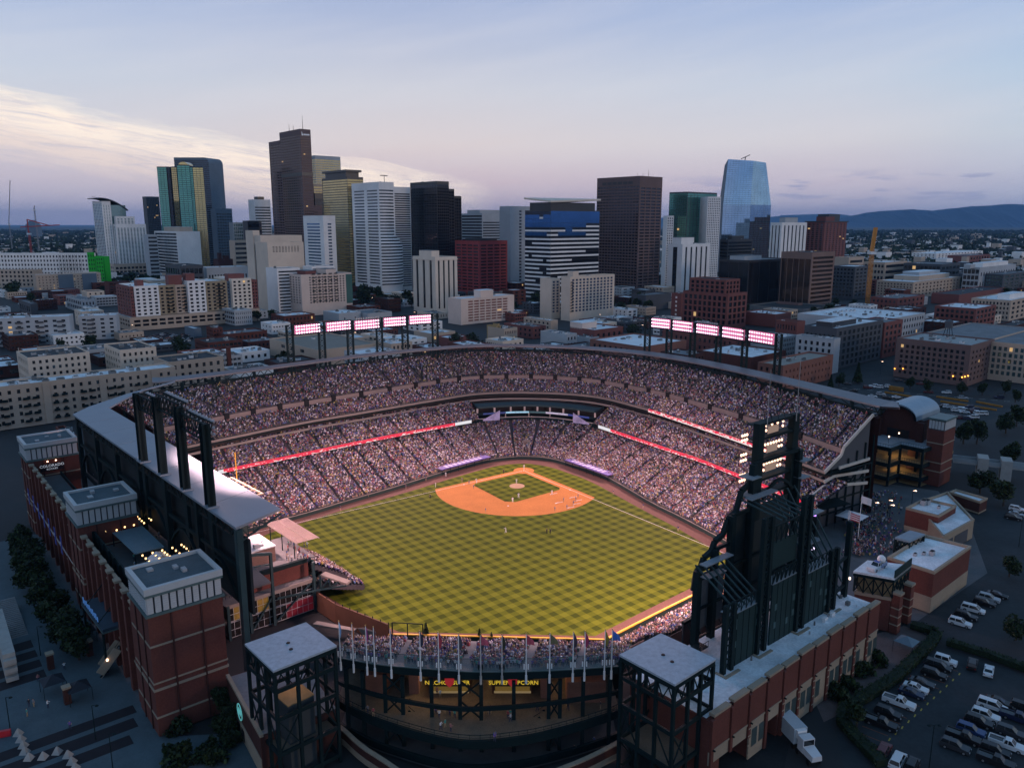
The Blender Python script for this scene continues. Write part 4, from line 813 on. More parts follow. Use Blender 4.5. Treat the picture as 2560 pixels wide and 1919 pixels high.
for i0,i1,c in sg: band('press_box_sign',None,0,11.5,12.3,M('press_sign_%d'%i0,c,.5,0,.5,1.2,emit=c,es=.5),pts=arcp[i0:i1+1],out=.35,d=.1)
for e0,s in ((pa,1),(pb,-1)):                               # striped wedges that close the club wings
    m=MB(); e1=e0+(pd/pl_)*s*7-pn_*2.5; m.hexa([(*e0,8.8),(*(e1),8.9),(*(e1-pn_*.2),8.9),(*(e0-pn_*.2),8.8)],[(*e0,9.3),(*e1,13.2),(*(e1-pn_*.2),13.2),(*(e0-pn_*.2),9.3)]); m.build('banner_wedge',M('lilac_banner',(.35,.33,.5),.6,0,.6,.5,emit=(.4,.38,.6),es=.06),GS)
# dugouts with purple roofs, netting posts, notch for the tunnel
dug=M('purple_dugout_roof',(.16,.13,.36),.6,0,.2,.6)
for (a0,b0,a1,b1,sx,sy,lab) in ((28.5,-14.2,4.5,-17.0,0,-1,'purple roofed dugout on the left of home plate'),(-17.6,4.5,-17.9,28.5,-1,0,'purple roofed dugout on the right of home plate with white lettering')):
    p,q=FW(a0,b0),FW(a1,b1); d=q-p; l=np.linalg.norm(d); a=math.atan2(d[1],d[0]); back=(E1*sx+E3*sy); sgn=1 if back @ np.array([-math.sin(a),math.cos(a)]) > 0 else -1
    T=thing('dugout',lab,'dugout',(*p,0))
    m=MB(); v0,v1=sorted((-1.3*sgn,3.0*sgn)); m.rb(p,a,0,l,v0,v1,2.15,2.45); m.build('roof',dug,T)
    m=MB(); v0,v1=sorted((2.4*sgn,2.9*sgn)); m.rb(p,a,0,l,v0,v1,0,2.1); m.build('back_wall',black,T)
    m=MB(); v0,v1=sorted((-.9*sgn,-.8*sgn)); m.rb(p,a,.5,l-.5,v0,v1,.4,1.1); m.build('rail',steel,T)
    m=MB(); v0,v1=sorted((1.6*sgn,2.1*sgn)); m.rb(p,a,.5,l-.5,v0,v1,.0,.5); m.build('bench',M('bench_wood',(.2,.14,.09)),T)
    for i in range(7): m=MB(); m.rb(p,a,.3+i*(l-.6)/6,.45+i*(l-.6)/6,*sorted((-1.0*sgn,-.85*sgn)),0,2.15); m.build('post',steel,T)
    for i in range(9):                                          # pale strokes of roof lettering
        m=MB(); u=l*(.12+.085*i); m.rb(p,a,u,u+l*.05,*sorted((-.6*sgn,1.8*sgn)),2.452,2.46); m.build('lettering',M('lilac_lettering',(.55,.52,.62),.6),T)
m=MB(); p=FW(-10.6,-12.6); dd=HOME-p; a=math.atan2(dd[1],dd[0])
for s in (-1,1): m.rb(p,a,-9,0,s*1.2-.2,s*1.2+.2,1.2,4.1)
m.rb(p,a,-9.2,-8.8,-1.4,1.4,1.2,5.0); m.build('tunnel_wall',trim,GS); m=MB(); m.rb(p,a,-8.8,0,-1,1,1.8,2.2); m.build('tunnel_floor',M('tunnel_floor',(.16,.12,.06)),GS)
# roof rim behind the upper tier
RIM=[(113,-72),(107,-71),(81,-73),(63,-75),(25,-79),(-5,-77.5),(-29.5,-72.5),(-51.6,-54),(-65.8,-34),(-74,-10.2),(-75.5,17),(-71,51.4),(-61.8,98),(-61,103)]
rimp=loft(RIM); tg=np.gradient(rimp,axis=0); tg /= np.linalg.norm(tg,axis=1)[:,None]; nr=np.stack([-tg[:,1],tg[:,0]],1); nr *= np.sign((nr*(FW(20,20)-rimp)).sum(1))[:,None]
m=MB(); wid=np.interp(np.arange(len(rimp)),[0,20,50,70,95,len(rimp)],[5,1.6,.9,.9,4,7])[:,None]
Bk=rimp-nr*wid
m.strip([(*p,36) for p in rimp],[(*p,36.9) for p in Bk]); m.strip([(*p,35.5) for p in rimp],[(*p,36.0) for p in rimp]); m.strip([(*p,36.3) for p in Bk],[(*p,36.9) for p in Bk]); m.strip([(*p,35.5) for p in rimp],[(*p,36.3) for p in Bk]); m.build('roof_rim',M('rim_metal',(.17,.17,.18),.5,.2,.15,.1),GS)
m=MB(); tr=rimp-nr*1.2
for i in range(0,len(tr)-2,2):
    m.beam((*tr[i],33.6),(*tr[i+2],33.6),.35); m.beam((*tr[i],35.4),(*tr[i+2],35.4),.35); m.beam((*tr[i],33.6),(*tr[i+1],35.4),.22); m.beam((*tr[i+1],35.4),(*tr[i+2],33.6),.22)
tag(m.build('roof_truss',steel,GS),kind='stuff')
band('back_screen',U_B,0,32.5,33.7,steel,out=-.4,d=.2)
ub=loft(U_B)
for i in range(2,len(ub),5):
    m=MB(); m.rb(ub[i],0,-.5,.5,-.5,.5,0,35.6); m.build('column',steel,GS)
# outer skin of the bowl and the two cut ends with pale stepped edges
band('outer_wall',U_B,0,0,31.5,brick_dk,out=-3,d=.5)
m=MB(); F0=FW(-39,99.6); B0=FW(-60.4,101.); e=(B0-F0)/np.linalg.norm(B0-F0); L_=np.linalg.norm(B0-F0); n_=np.array([-e[1],e[0]]); n_=-n_ if n_ @ E3 < 0 else n_
def P3(u,z,o=.3): p=F0+e*u+n_*o; return (*p,z)
for (u0,z0,u1,z1) in ((-.5,18.0,L_*.33,22.2),(L_*.33,22.2,L_*.38,24.6),(L_*.38,24.6,L_+.5,33.0),(L_*.3,18.2,L_+.6,18.6),(-.3,14.9,L_*.2,16.0),(L_*.2,16.0,L_+.6,14.6),(-14,8.6,0,13.5),(0,13.5,L_+.6,10.6)):
    m.beam(P3(u0,z0),P3(u1,z1),.5,.9)
m.build('pale_end_trim',M('pale_trim',(.52,.48,.42),.7,0,.1),GS)
m=MB()
for u in np.linspace(3,L_+2.5,6): m.beam(P3(u,0,.1),P3(u,18.2+max(0,(u-L_*.3)*.45),.1),.45)
for z in (4,8,12.5,17): m.beam(P3(0,z,.1),P3(L_+2.5,z,.1),.4)
for i in range(4): m.beam(P3(3+i*5,12.5,.1),P3(8+i*5,17,.1),.25)
m.build('end_frame',steel,GS)
m=MB(); m.q([P3(-.5,18,-.1),P3(L_,32.6,-.1),P3(L_,18,-.1)]); m.q([P3(-12,8.6,-.15),P3(L_,16.5,-.15),P3(L_,0,-.15),P3(-8,0,-.15)]); m.build('end_wall',W_char,GS)

# spectators in the seats: one crowd, too many to count
def crowd(spots,name,label):
    rnd=np.random.RandomState(5); n=len(spots); P=np.array(spots)
    tv=np.array([(-.16,-.23,0),(.14,-.23,0),(.14,.23,0),(-.16,.23,0),(-.13,-.27,.55),(.10,-.27,.55),(.10,.27,.55),(-.13,.27,.55),    # torso
                   (.0,-.2,.12),(.5,-.2,.12),(.5,.2,.12),(0,.2,.12),(.5,-.2,-.35),(.5,.2,-.35),                                           # lap
                   (-.09,-.09,.6),(.11,-.09,.6),(.11,.09,.6),(-.09,.09,.6),(-.08,-.08,.84),(.09,-.08,.84),(.09,.08,.84),(-.08,.08,.84)])  # head
    tf=[(0,1,5,4),(1,2,6,5),(2,3,7,6),(3,0,4,7),(4,5,6,7),(8,9,10,11),(9,12,13,10),(14,15,19,18),(15,16,20,19),(16,17,21,20),(17,14,18,21),(18,19,20,21)]
    k=len(tv); c,s=np.cos(P[:,3]+rnd.normal(0,.25,n)),np.sin(P[:,3]); sc=rnd.uniform(.9,1.12,n); stand=(rnd.rand(n) < .06)*.4
    X=tv[None,:,0]*sc[:,None]; Yv=tv[None,:,1]*sc[:,None]; Z=tv[None,:,2]*sc[:,None]+stand[:,None]
    V_=np.stack([P[:,0:1]+c[:,None]*X-s[:,None]*Yv,P[:,1:2]+s[:,None]*X+c[:,None]*Yv,P[:,2:3]+Z],-1).reshape(-1,3)
    F_=np.array(tf); faces=(F_[None]+(np.arange(n)*k)[:,None,None]).reshape(-1,4)
    me=bpy.data.meshes.new(name); me.vertices.add(len(V_)); me.vertices.foreach_set('co',V_.astype(np.float32).ravel())
    me.loops.add(faces.size); me.loops.foreach_set('vertex_index',faces.astype(np.int32).ravel()); me.polygons.add(len(faces))
    me.polygons.foreach_set('loop_start',np.arange(0,faces.size,4,dtype=np.int32)); me.polygons.foreach_set('loop_total',np.full(len(faces),4,np.int32)); me.update(); me.validate()
    pal=np.array([(.74,.72,.74),(.68,.66,.70),(.48,.46,.50),(.25,.24,.28),(.05,.03,.10),(.07,.04,.16),(.10,.06,.22),(.015,.015,.02),(.015,.015,.02),(.03,.03,.04),(.02,.02,.03),(.05,.03,.09),(.10,.10,.12),(.30,.04,.05),(.05,.10,.30),(.10,.20,.40),(.22,.16,.10),(.14,.10,.08),(.32,.08,.10),(.04,.12,.10),(.40,.32,.08)])
    skin=np.array([(.50,.30,.21),(.44,.25,.17),(.30,.16,.10),(.12,.07,.05)]); hat=np.array([(.05,.03,.12),(.02,.02,.02),(.7,.7,.7),(.10,.06,.03),(.3,.2,.1),(.5,.3,.21)])
    col=np.ones((n,k,4),np.float32); sh=pal[rnd.randint(0,len(pal),n)]*rnd.uniform(.8,1.15,(n,1))
    col[:,:8,:3]=sh[:,None]; col[:,8:14,:3]=np.array([(.05,.06,.10),(.10,.09,.08),(.25,.2,.15),(.4,.25,.18)])[rnd.randint(0,4,n)][:,None]
    col[:,14:18,:3]=skin[rnd.choice(4,n,p=[.45,.35,.12,.08])][:,None]; col[:,18:,:3]=hat[rnd.randint(0,6,n)][:,None]
    col[:,:,:3] *= .84
    at=me.color_attributes.new('Col','FLOAT_COLOR','POINT'); at.data.foreach_set('color',col.ravel())
    me.materials.append(MATTR('crowd_clothes')); o=bpy.data.objects.new(name,me); COL.objects.link(o); return tag(o,label,'crowd',kind='stuff')
# ------------------------------------------------------------------ floodlights
lamp_on=M('lamp_glow',(.9,.9,.9),.4,0,0,emit=(1.,.60,.80),es=2.2); lamp_back=M('lamp_housing',(.30,.33,.36),.4,.3,.1)
lamp_warm=M('warm_lamp_glow',(.9,.9,.9),.4,0,0,emit=(1.,.62,.40),es=4.5)
FLOOD_W=128000.; FLOOD_C=(1.,.57,.57)
def spot(parent,p,target,power,col=FLOOD_C,ang=125,name='floodlight',rad=1.2):
    l=bpy.data.lights.new(name,'SPOT'); l.energy=power; l.color=col; l.spot_size=R(ang); l.spot_blend=.6; l.shadow_soft_size=rad
    o=bpy.data.objects.new(name,l); COL.objects.link(o); o.parent=parent; b=base_of(parent); o.location=np.asarray(p,float)-b
    o.rotation_euler=Vector(np.asarray(target,float)-np.asarray(p,float)).to_track_quat('-Z','Y').to_euler(); return o
def lamp_mesh(r=.52,mat=None):
    m=MB(); n=10
    ring=lambda y,rr: [(rr*math.cos(2*math.pi*i/n),y,rr*math.sin(2*math.pi*i/n)) for i in range(n)]
    a,b,c=ring(-.30,r),ring(.05,r*.8),ring(.35,r*.35); m.q(a,0)
    m.strip(a+[a[0]],b+[b[0]],1); m.strip(b+[b[0]],c+[c[0]],1); m.q(c,1)
    me=bpy.data.meshes.new('lamp'); me.from_pydata(m.v,[],m.f); me.materials.append(mat or lamp_on); me.materials.append(lamp_back); me.polygons.foreach_set('material_index',m.m); return me
LAMP=lamp_mesh(.40); LAMPW=lamp_mesh(.34,lamp_warm)
def lattice(m,p,a,w,z0,z1,t=.35,d=2.0):
    """two uprights with cross bracing, width w along bearing a"""
    u=dirv(a)*w/2
    for s in (-1,1): m.rb(np.asarray(p)+u*s,a,-t,t,-t,t,z0,z1)
    k=max(1,int((z1-z0)/d)); 
    for i in range(k):
        za,zb=z0+(z1-z0)*i/k,z0+(z1-z0)*(i+1)/k
        m.beam((*(np.asarray(p)-u),za),(*(np.asarray(p)+u),zb),.18); m.beam((*(np.asarray(p)+u),za),(*(np.asarray(p)-u),zb),.18); m.beam((*(np.asarray(p)-u),zb),(*(np.asarray(p)+u),zb),.2)
RB=rimp-nr*(wid+1.5)
def rim_at(px):
    k=min(range(len(RB)),key=lambda i: abs(PX(*RB[i],45)[0]-px)); d=RB[min(k+1,len(RB)-1)]-RB[max(k-1,0)]; return RB[k],math.atan2(d[1],d[0])
def bank(px0,py0,px1,py1,label,group,last=False,extra=False):
    o,a=rim_at((px0+px1)/2); 
    pyc=(py0+py1)/2; t0,za=V(px0,pyc,o,a); t1,zb=V(px1,pyc,o,a); _,zt=V((px0+px1)/2,py0,o,a); _,zl=V((px0+px1)/2,py1,o,a)
    if t0 > t1: t0,t1=t1,t0
    T=thing('floodlight_bank',label,'floodlights',(*o,0),group); u=dirv(a)
    nf=np.array([-u[1],u[0]]); nf=-nf if nf @ (FW(25,25)-o) < 0 else nf
    fr_=MB(); zt += .4; zl -= .4
    for z in (zl,zt): fr_.beam((*(o+u*(t0-.6)),z),(*(o+u*(t1+.6)),z),.3)
    for r_ in range(3): z=zl+(zt-zl)*(r_+.5)/3; fr_.beam((*(o+u*(t0-.6)-nf*.4),z),(*(o+u*(t1+.6)-nf*.4),z),.18)
    fr_.rb(o-nf*1.2,a,t0-.4,t1+.4,-.05,.05,zl-.3,zl); fr_.rb(o-nf*.6,a,t0-.4,t1+.4,-1,.6,zl-.35,zl-.25)
    fr_.build('frame',steel,T); rp=MB(); rp.rb(o,a,t0,t1,-.05,.05,zl+.1,zt-.1); rp.build('glow_backing',M('pink_lamp_glow',(.3,.1,.16),.5,0,0,emit=(1,.26,.50),es=.55),T)  # added pink emissive sheet standing in for the halo round the lamps
    cm=MB(); w=2.6
    lattice(cm,o+u*(t0-2.2),a,w,30,zt+.2); cm.build('column',steel,T)
    if last: cm=MB(); lattice(cm,o+u*(t1+2.2),a,w,30,zt+.2); cm.build('column',steel,T)
    rz=math.atan2(nf[1],nf[0])+R(90); nl=10
    for r_ in range(3+(1 if extra else 0)):
        for i in range(nl):
            p=o+u*(t0+(t1-t0)*(i+.5)/nl)+nf*.45; z=zl+(zt-zl)*(r_+.5)/3
            lp=inst(LAMP if r_ < 3 else LAMP_OFF,'lamp',T,(*p,z),rz)
    c=o+u*(t0+t1)/2+nf*2.; spot(T,(*c,(zt+zl)/2),(*FW(42,42),0),FLOOD_W,ang=76)
LAMP_OFF=lamp_mesh(.42,lamp_back)
lb=[(736,812,799,831),(815,805,875,824),(886,801,947,820),(959,794,1013,813),(1023,789,1076,807)]
rb_=[(1630.5,798,1676,818),(1684,804,1732,826),(1743,813,1797,834),(1808,821,1862,845),(1874,831,1936,855)]
nm=['first','second','third','fourth','last']
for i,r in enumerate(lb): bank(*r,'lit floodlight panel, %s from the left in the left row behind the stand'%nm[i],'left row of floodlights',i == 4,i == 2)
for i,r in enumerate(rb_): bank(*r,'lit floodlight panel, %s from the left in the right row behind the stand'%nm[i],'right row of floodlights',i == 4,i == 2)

# ------------------------------------------------------------------ right field: big sloping roof, gantry of floodlights, roof supports
ZR=36.
outer=[G(182,1035,ZR),G(590,1319,ZR)]; inner=[G(272,1019,ZR),G(702,1271,ZR)]
fo=[G(182,1035,ZR),G(222,1016,ZR),G(317,984,ZR),G(437,951.5,ZR)]; fi=[G(272,1019,ZR),G(310,998,ZR),G(360,974,ZR),G(437,953.5,ZR)]
RFR=thing('stand_roof','long pale metal roof sloping over the right field stand at the left','roof',(*outer[0],0))
def slab(poly,z,t,mat,name,par,zs=None):
    m=MB(); n=len(poly); zs=zs or [z]*n
    m.q([(*p,k) for p,k in zip(poly,zs)]); m.q([(*p,k-t) for p,k in zip(poly,zs)][::-1])
    for i in range(n): j=(i+1)%n; m.q([(*poly[i],zs[i]-t),(*poly[j],zs[j]-t),(*poly[j],zs[j]),(*poly[i],zs[i])])
    return m.build(name,mat,par)
NP=8
for i in range(NP):                                            # roof sheets, each with its own seam
    f0,f1=i/NP,(i+1)/NP-.0015
    slab([outer[0]+(outer[1]-outer[0])*f0,outer[0]+(outer[1]-outer[0])*f1,inner[0]+(inner[1]-inner[0])*f1,inner[0]+(inner[1]-inner[0])*f0],ZR,.5,canopy_metal,'roof_sheet',RFR,[ZR-.0,ZR-.0,ZR+.0,ZR+.0])
for i in range(3): slab([fo[i],fi[i],fi[i+1],fo[i+1]],ZR,.5,canopy_metal,'roof_sheet',RFR)
od=outer[1]-outer[0]; ol=np.linalg.norm(od); oa=math.atan2(od[1],od[0]); ind=np.array([-math.sin(oa),math.cos(oa)]); ind=-ind if ind @ (inner[1]-outer[1]) < 0 else ind
m=MB(); k=30; zb=ZR-2.9
e0=outer[0]+ind*.6
for i in range(k):
    p,q=e0+od*i/k,e0+od*(i+1)/k; m.beam((*p,zb),(*q,zb),.35); m.beam((*p,zb),(*((p+q)/2),ZR-.6),.22); m.beam((*((p+q)/2),ZR-.6),(*q,zb),.22)
m.beam((*e0,ZR-.75),(*(e0+od),ZR-.75),.4); tag(m.build('edge_truss',steel,RFR),kind='stuff')
for i in range(7):
    p=e0+od*(.02+i*.16) if i < 6 else e0+od*.995; m=MB(); m.rb(p,oa,-.75,.75,-.55,.55,0,ZR-.6); m.build('column',steel if i < 6 else steel2,RFR)
    if i < 6:                                                   # arches between the columns, upper terrace level
        m=MB(); q=e0+od*(.02+(i+1)*.16); n=10; pts=[(*(p+(q-p)*(j/n)),20+6*math.sin(math.pi*j/n)) for j in range(n+1)]
        for a_,b_ in zip(pts[:-1],pts[1:]): m.beam(a_,b_,.6,.5)
        m.beam((*p,27.2),(*q,27.2),.5,.8); m.build('arch',steel,RFR)
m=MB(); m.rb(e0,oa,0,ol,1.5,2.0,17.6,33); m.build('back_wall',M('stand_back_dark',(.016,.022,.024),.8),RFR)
# end truss below the near edge of the roof
m=MB(); p0,p1=outer[1],inner[1]
for i in range(8):
    a_,b_=p0+(p1-p0)*i/8,p0+(p1-p0)*(i+1)/8; zz=ZR-.7; zl_=ZR-3.2+2.2*i/8; zl2=ZR-3.2+2.2*(i+1)/8
    m.beam((*a_,zl_),(*b_,zl2),.3); m.beam((*a_,zz),(*b_,zl2),.18); m.beam((*a_,zl_),(*a_,zz),.18)
m.build('end_truss',steel2,RFR)
# gantry
GT=thing('floodlight_gantry','gantry of four dark steel posts holding floodlights on the right field roof','floodlights',(*G(359,1153,ZR),0))
gp=[]
for (bx,by,tx,ty) in ((359,1153,339,983),(408,1185,392,992),(464,1223,441,1017),(527,1266,506,1058)):
    p=G(bx,by,ZR); _,zt=D(tx,ty,p[1]); gp.append((p,zt))
    m=MB(); m.rb(p,oa,-.95,.95,-.35,.35,ZR-14,zt); m.rb(p,oa,-.95,-.8,-.8,.8,ZR,zt); m.rb(p,oa,.8,.95,-.8,.8,ZR,zt); m.build('post',steel,GT)
    m=MB(); m.rb(p,oa,-1.5,1.5,-1.2,1.2,ZR+.01,ZR+.35); m.build('post_foot',canopy_metal,GT)
for i in range(3):
    (p,za),(q,zb_)=gp[i],gp[i+1]; d=(q-p); l=np.linalg.norm(d); u=d/l; z1=min(za,zb_)-.2 if i != 1 else max(za,zb_)+.6; z0=z1-3.4; m=MB(); n=6
    for s in (0,1.6):
        for z in (z0,z1): m.beam((*(p+ind*s),z),(*(q+ind*s),z),.3)
        for j in range(n):
            a_,b_=p+d*j/n+ind*s,p+d*(j+1)/n+ind*s; m.beam((*a_,z0),(*b_,z1),.16); m.beam((*a_,z0),(*a_,z1),.16)
    for j in range(n+1): a_=p+d*j/n; m.beam((*a_,z1),(*(a_+ind*1.6),z1),.16); m.beam((*a_,z0),(*(a_+ind*1.6),z0),.16)
    m.rb(p,math.atan2(d[1],d[0]),0,l,1.2,2.0,z0-.1,z0+.05); m.build('truss',steel,GT)
    rz=math.atan2(ind[1],ind[0])+R(90)
    for r_ in range(3):
        for j in range(8): inst(LAMPW if r_ < 2 else LAMP_OFF,'lamp',GT,(*(p+d*(j+.5)/8+ind*2.0),z0+.8+r_*1.35),rz)
    spot(GT,(*(p+d*.5+ind*4),z0+1.5),(*FW(45,25),0),FLOOD_W*.8)
    spot(GT,(*(p+d*.5+ind*2.6),z0-1.2),(*(p+d*.5+ind*6+u*10),ZR),1300,(1,.55,.42),120,'roof_wash_lamp')
# yellow foul pole
p=FW(106.7,0); m=MB(); m.cyl((*p,0),(*p,26),.14,.14,6); o=m.build('foul_pole',M('yellow_paint',(.75,.42,.03),.5,0,.05)); tag(o,'yellow right field foul pole beside the ribbon screen end','foul pole')
m=MB(); P_,Q_=G(580,1192,30),G(655,1230,30)
def rail_frame(): 
    T=thing('lighting_catwalk','narrow tan catwalk frame along the far edge of the right field roof','catwalk',(*G(578,1195,33),0)); p,q=G(578,1195,33),G(657,1236,33); d=q-p; a=math.atan2(d[1],d[0]); l=np.linalg.norm(d); m=MB(); tm=M('tan_metal',(.4,.33,.24),.6)
    m.rb(p,a,0,l,0,.25,33,33.3); m.rb(p,a,0,l,-1.7,-1.45,33,33.3)
    for i in range(5): m.rb(p,a,i*(l-.3)/4,i*(l-.3)/4+.3,-1.44,-.01,33,33.3)
    m.build('catwalk_frame',tm,T); q_=MB(); q_.beam((*(p+dirv(a)*l*.5),33),(*(p+dirv(a)*l*.5-ind*0+np.array([-3,-2])),33.2),.3); q_.build('bracket',steel,T)
rail_frame()
# ------------------------------------------------------------------ brick street building with three pavilions, left foreground
SA=R(129.8)                                                   # bearing of its street front, away from the viewer
NB=np.array([-64.4,127.0]); su=dirv(SA); sn=dirv(SA-R(90))   # sn points into the building
LB=thing('brick_arcade_building','long red brick stadium building with three louvred pavilions along the left street','building',(*NB,0))
louvre=M('pale_louvre',(.46,.47,.47),.6,0,.06,1); pav_trim=M('teal_steel',(.075,.125,.125),.5,0,.15,.4); dkroof=M('slate_blue_roof',(.075,.105,.12),.8,0,.2,.25,fine=.1)
def pavilion(u0,du,dv,zt,zb,full=True):
    """a pavilion: brick shaft, stone courses, ring of louvred panels, flat roof with pale cornice"""
    o=NB+su*u0
    m=MB(); m.rb(o,SA,0,du,-dv,0,zb,zt-5.2)
    m.build('brick_shaft',brick,LB)
    for z,pr,h in ((3.6,.12,.35),(9.0,.18,.45),(10.4,.12,.3),(17.6,.12,.35)):
        if z > zb: q=MB(); q.rb(o,SA,-pr,du+pr,-dv-pr,pr,z,z+h); q.build('stone_course',stone,LB)
    for k in range(2):                                          # recessed joints read as narrow piers on the brick faces
        for s in (0,1):
            q=MB()
            if s == 0: q.rb(o,SA,-.22,-.01,-dv*(.30+.4*k)-.15,-dv*(.30+.4*k)+.15,zb,zt-5.4)
            else: q.rb(o,SA,du*(.28+.4*k)-.15,du*(.28+.4*k)+.15,.01,.22,zb,zt-5.4)
            q.build('pilaster',brick_dk,LB)
    q=MB(); q.rb(o,SA,.35,du-.35,-dv+.35,-.35,zt-5.2,zt-.9); q.build('louvre_core',W_char,LB)
    for z,h,e in ((zt-5.2,.45,.35),(zt-1.5,.5,.25)): q=MB(); q.rb(o,SA,-e,du+e,-dv-e,e,z,z+h); q.build('teal_band',pav_trim,LB)
    n=10
    for face in range(3):
        for i in range(n):
            q=MB(); f0,f1=(i+.1)/n,(i+.86)/n
            if face == 0: q.rb(o,SA,.02,.2,-dv*f1,-dv*f0,zt-4.7,zt-1.55)
            elif face == 1: q.rb(o,SA,du*f0,du*f1,-.2,-.02,zt-4.7,zt-1.55)
            else: q.rb(o,SA,du*f0,du*f1,-dv+.02,-dv+.2,zt-4.7,zt-1.55)
            for j in range(7):
                z=zt-4.6+j*.44
                if face == 0: q.rb(o,SA,-.06,.02,-dv*f1+.03,-dv*f0-.03,z,z+.22)
                elif face == 1: q.rb(o,SA,du*f0+.03,du*f1-.03,-.02,.06,z,z+.22)
            q.build('louvre_panel',louvre,LB)
    q=MB(); e=.3; q.rb(o,SA,-e,du+e,-dv-e,e,zt-1.0,zt-.35)
    for a0,a1,b0,b1 in ((-e,du+e,-e*0-.5,e),(-e,du+e,-dv-e,-dv+.5),(-e,.5,-dv+.5,-.5),(du-.5,du+e,-dv+.5,-.5)): q.rb(o,SA,a0,a1,b0,b1,zt-.34,zt+.25)
    q.build('cornice',louvre,LB)
    q=MB(); q.rb(o,SA,.52,du-.52,-dv+.52,-.52,zt-.34,zt-.25); q.build('flat_roof',dkroof,LB)
    for _ in range(3): x,y=random.uniform(2,du-3),random.uniform(2,dv-3); q=MB(); q.rb(o,SA,x,x+random.uniform(.8,2),-y-random.uniform(.6,1.2),-y,zt-.25,zt+random.uniform(.0,.5)); q.build('roof_hatch',M('unit_grey',(.33,.34,.35)),LB)
pavilion(0,11.6,13.2,28.7,0); pavilion(55.5,11.8,12.8,28.4,0); pavilion(123.5,12.5,13.5,27.8,0)
def street_wall(u0,u1,zt,nb):
    o=NB+su*u0; L_=u1-u0; W=MB(); pn=[]
    # bays: brick piers with tall recessed windows between
    facade(W,pn,o+sn*1.2,SA,-1,L_,0,zt,st(1,nb,.62,.62,3.5,7,.03,1.1)); W.rb(o+sn*1.2,SA,0,L_,-.6,-.59,0,.1); W.build('street_wall',brick,LB)
    for (p,w,h,a,i,j) in pn:
        k=3
        for c in range(k): q=MB(); q.rb(np.array(p[:2]),a,-w/2+w*c/k+.12,-w/2+w*(c+1)/k-.12,-.05,.05,p[2]-h/2,p[2]+h/2); q.build('window',M('dark_arcade_glass',(.012,.014,.018),.12,0,.2),LB)
    for i in range(nb+1):
        q=MB(); u=L_*(.03+.94*i/nb); q.rb(o,SA,u-.7,u+.7,-1.19,-.3,0,zt+.5); q.rb(o,SA,u-.9,u+.9,-1.4,-.1,zt+.5,zt+1.0,1); q.build('pier',[brick,stone],LB)
    for z,pr,h in ((6.2,.1,.4),(17.6,.1,.35)): q=MB(); q.rb(o,SA,.05,L_-.05,-1.15,-1.0,z,z+h); q.build('stone_course',stone,LB)
    q=MB()
    for i in range(nb): q.rb(o,SA,L_*(.03+.94*i/nb)+.8,L_*(.03+.94*(i+1)/nb)-.8,-1.55,-.95,zt,zt+.45)
    q.build('parapet_cap',stone,LB)
street_wall(12,55.3,20.5,7); street_wall(67.5,123.3,21.3,8)
# terrace behind the parapet, with a sunken light well
ter=M('terrace_floor',(.10,.105,.11),.85,0,.15,.3)
for (u0,u1,v0,v1) in ((12.2,55.2,2.0,27.5),(67.6,123.2,2.0,8.0),(67.6,123.2,14.0,27.5),(55.6,67.4,13.4,27.5)):
    m=MB(); m.rb(NB+su*u0,SA,0,u1-u0,-v1,-v0,17.0,17.4); m.build('terrace_slab',ter,LB)
m=MB(); m.rb(NB+su*67.8,SA,0,55,-13.9,-13.6,17.4,18.6); m.rb(NB+su*67.8,SA,0,55,-8.4,-8.1,17.4,18.5); m.build('light_well_parapet',steel,LB)
m=MB(); m.rb(NB+su*68,SA,0,54,-13.5,-8.5,8.0,8.2); m.build('light_well_floor',conc_dk,LB)
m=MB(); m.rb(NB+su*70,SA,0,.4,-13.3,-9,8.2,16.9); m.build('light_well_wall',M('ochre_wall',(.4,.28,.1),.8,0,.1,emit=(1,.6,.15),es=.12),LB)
m=MB(); m.rb(NB+su*12.3,SA,0,43,-3.4,-3.1,17.4,21.6)
for i in range(10): m.rb(NB+su*12.3,SA,i*4.7,i*4.7+.3,-3.1,-2.6,17.4,21.8)
m.build('screen_wall',steel,LB)
# two slim brick stair towers by the roof columns
for (px,py) in ((404,1228),(470,1268)):
    p=G(px,py,24.2); m=MB(); m.rb(p,SA,-1.6,1.6,-1.5,1.5,0,23.8); m.build('stair_shaft',M('stair_brick',(.30,.13,.09),.85,0,.15,.4),LB); m=MB(); m.rb(p,SA,-2,2,-1.9,1.9,23.8,24.2); m.build('shaft_cap',louvre,LB)
    m=MB(); q=p-su*1.9; m.cyl((*q,22.4),(*q,22.9),.14,.2,8); m.build('shaft_lamp',lamp_warm,LB)
    for dx in (-.8,.8): m=MB(); m.rb(p,SA,-1.75,-1.62,dx-.12,dx+.12,1,23); m.build('brick_fin',brick_dk,LB)
# sign on the far pavilion
def text_mesh(s,size,depth=.03):
    cu=bpy.data.curves.new('lettering','FONT'); cu.body=s; cu.size=size; cu.extrude=depth; cu.align_x='CENTER'; cu.align_y='CENTER'; cu.resolution_u=2
    ob=bpy.data.objects.new('lettering',cu); COL.objects.link(ob); bpy.context.view_layer.update()
    me=bpy.data.meshes.new_from_object(ob.evaluated_get(bpy.context.evaluated_depsgraph_get())); bpy.data.objects.remove(ob); return me
def letter(s,size,p,rz,mat,parent,tilt=90,name='lettering'):
    me=text_mesh(s,size); me.materials.clear(); me.materials.append(mat); o=bpy.data.objects.new(name,me); COL.objects.link(o); o.parent=parent
    o.location=np.asarray(p,float)-base_of(parent); o.rotation_euler=(R(tilt),0,rz); return o
sign_white=M('white_sign_paint',(.7,.7,.7),.5,0,0,emit=(.7,.75,.85),es=.35)
fo_=NB+su*123.5; pc=fo_+sn*6.2-su*.3
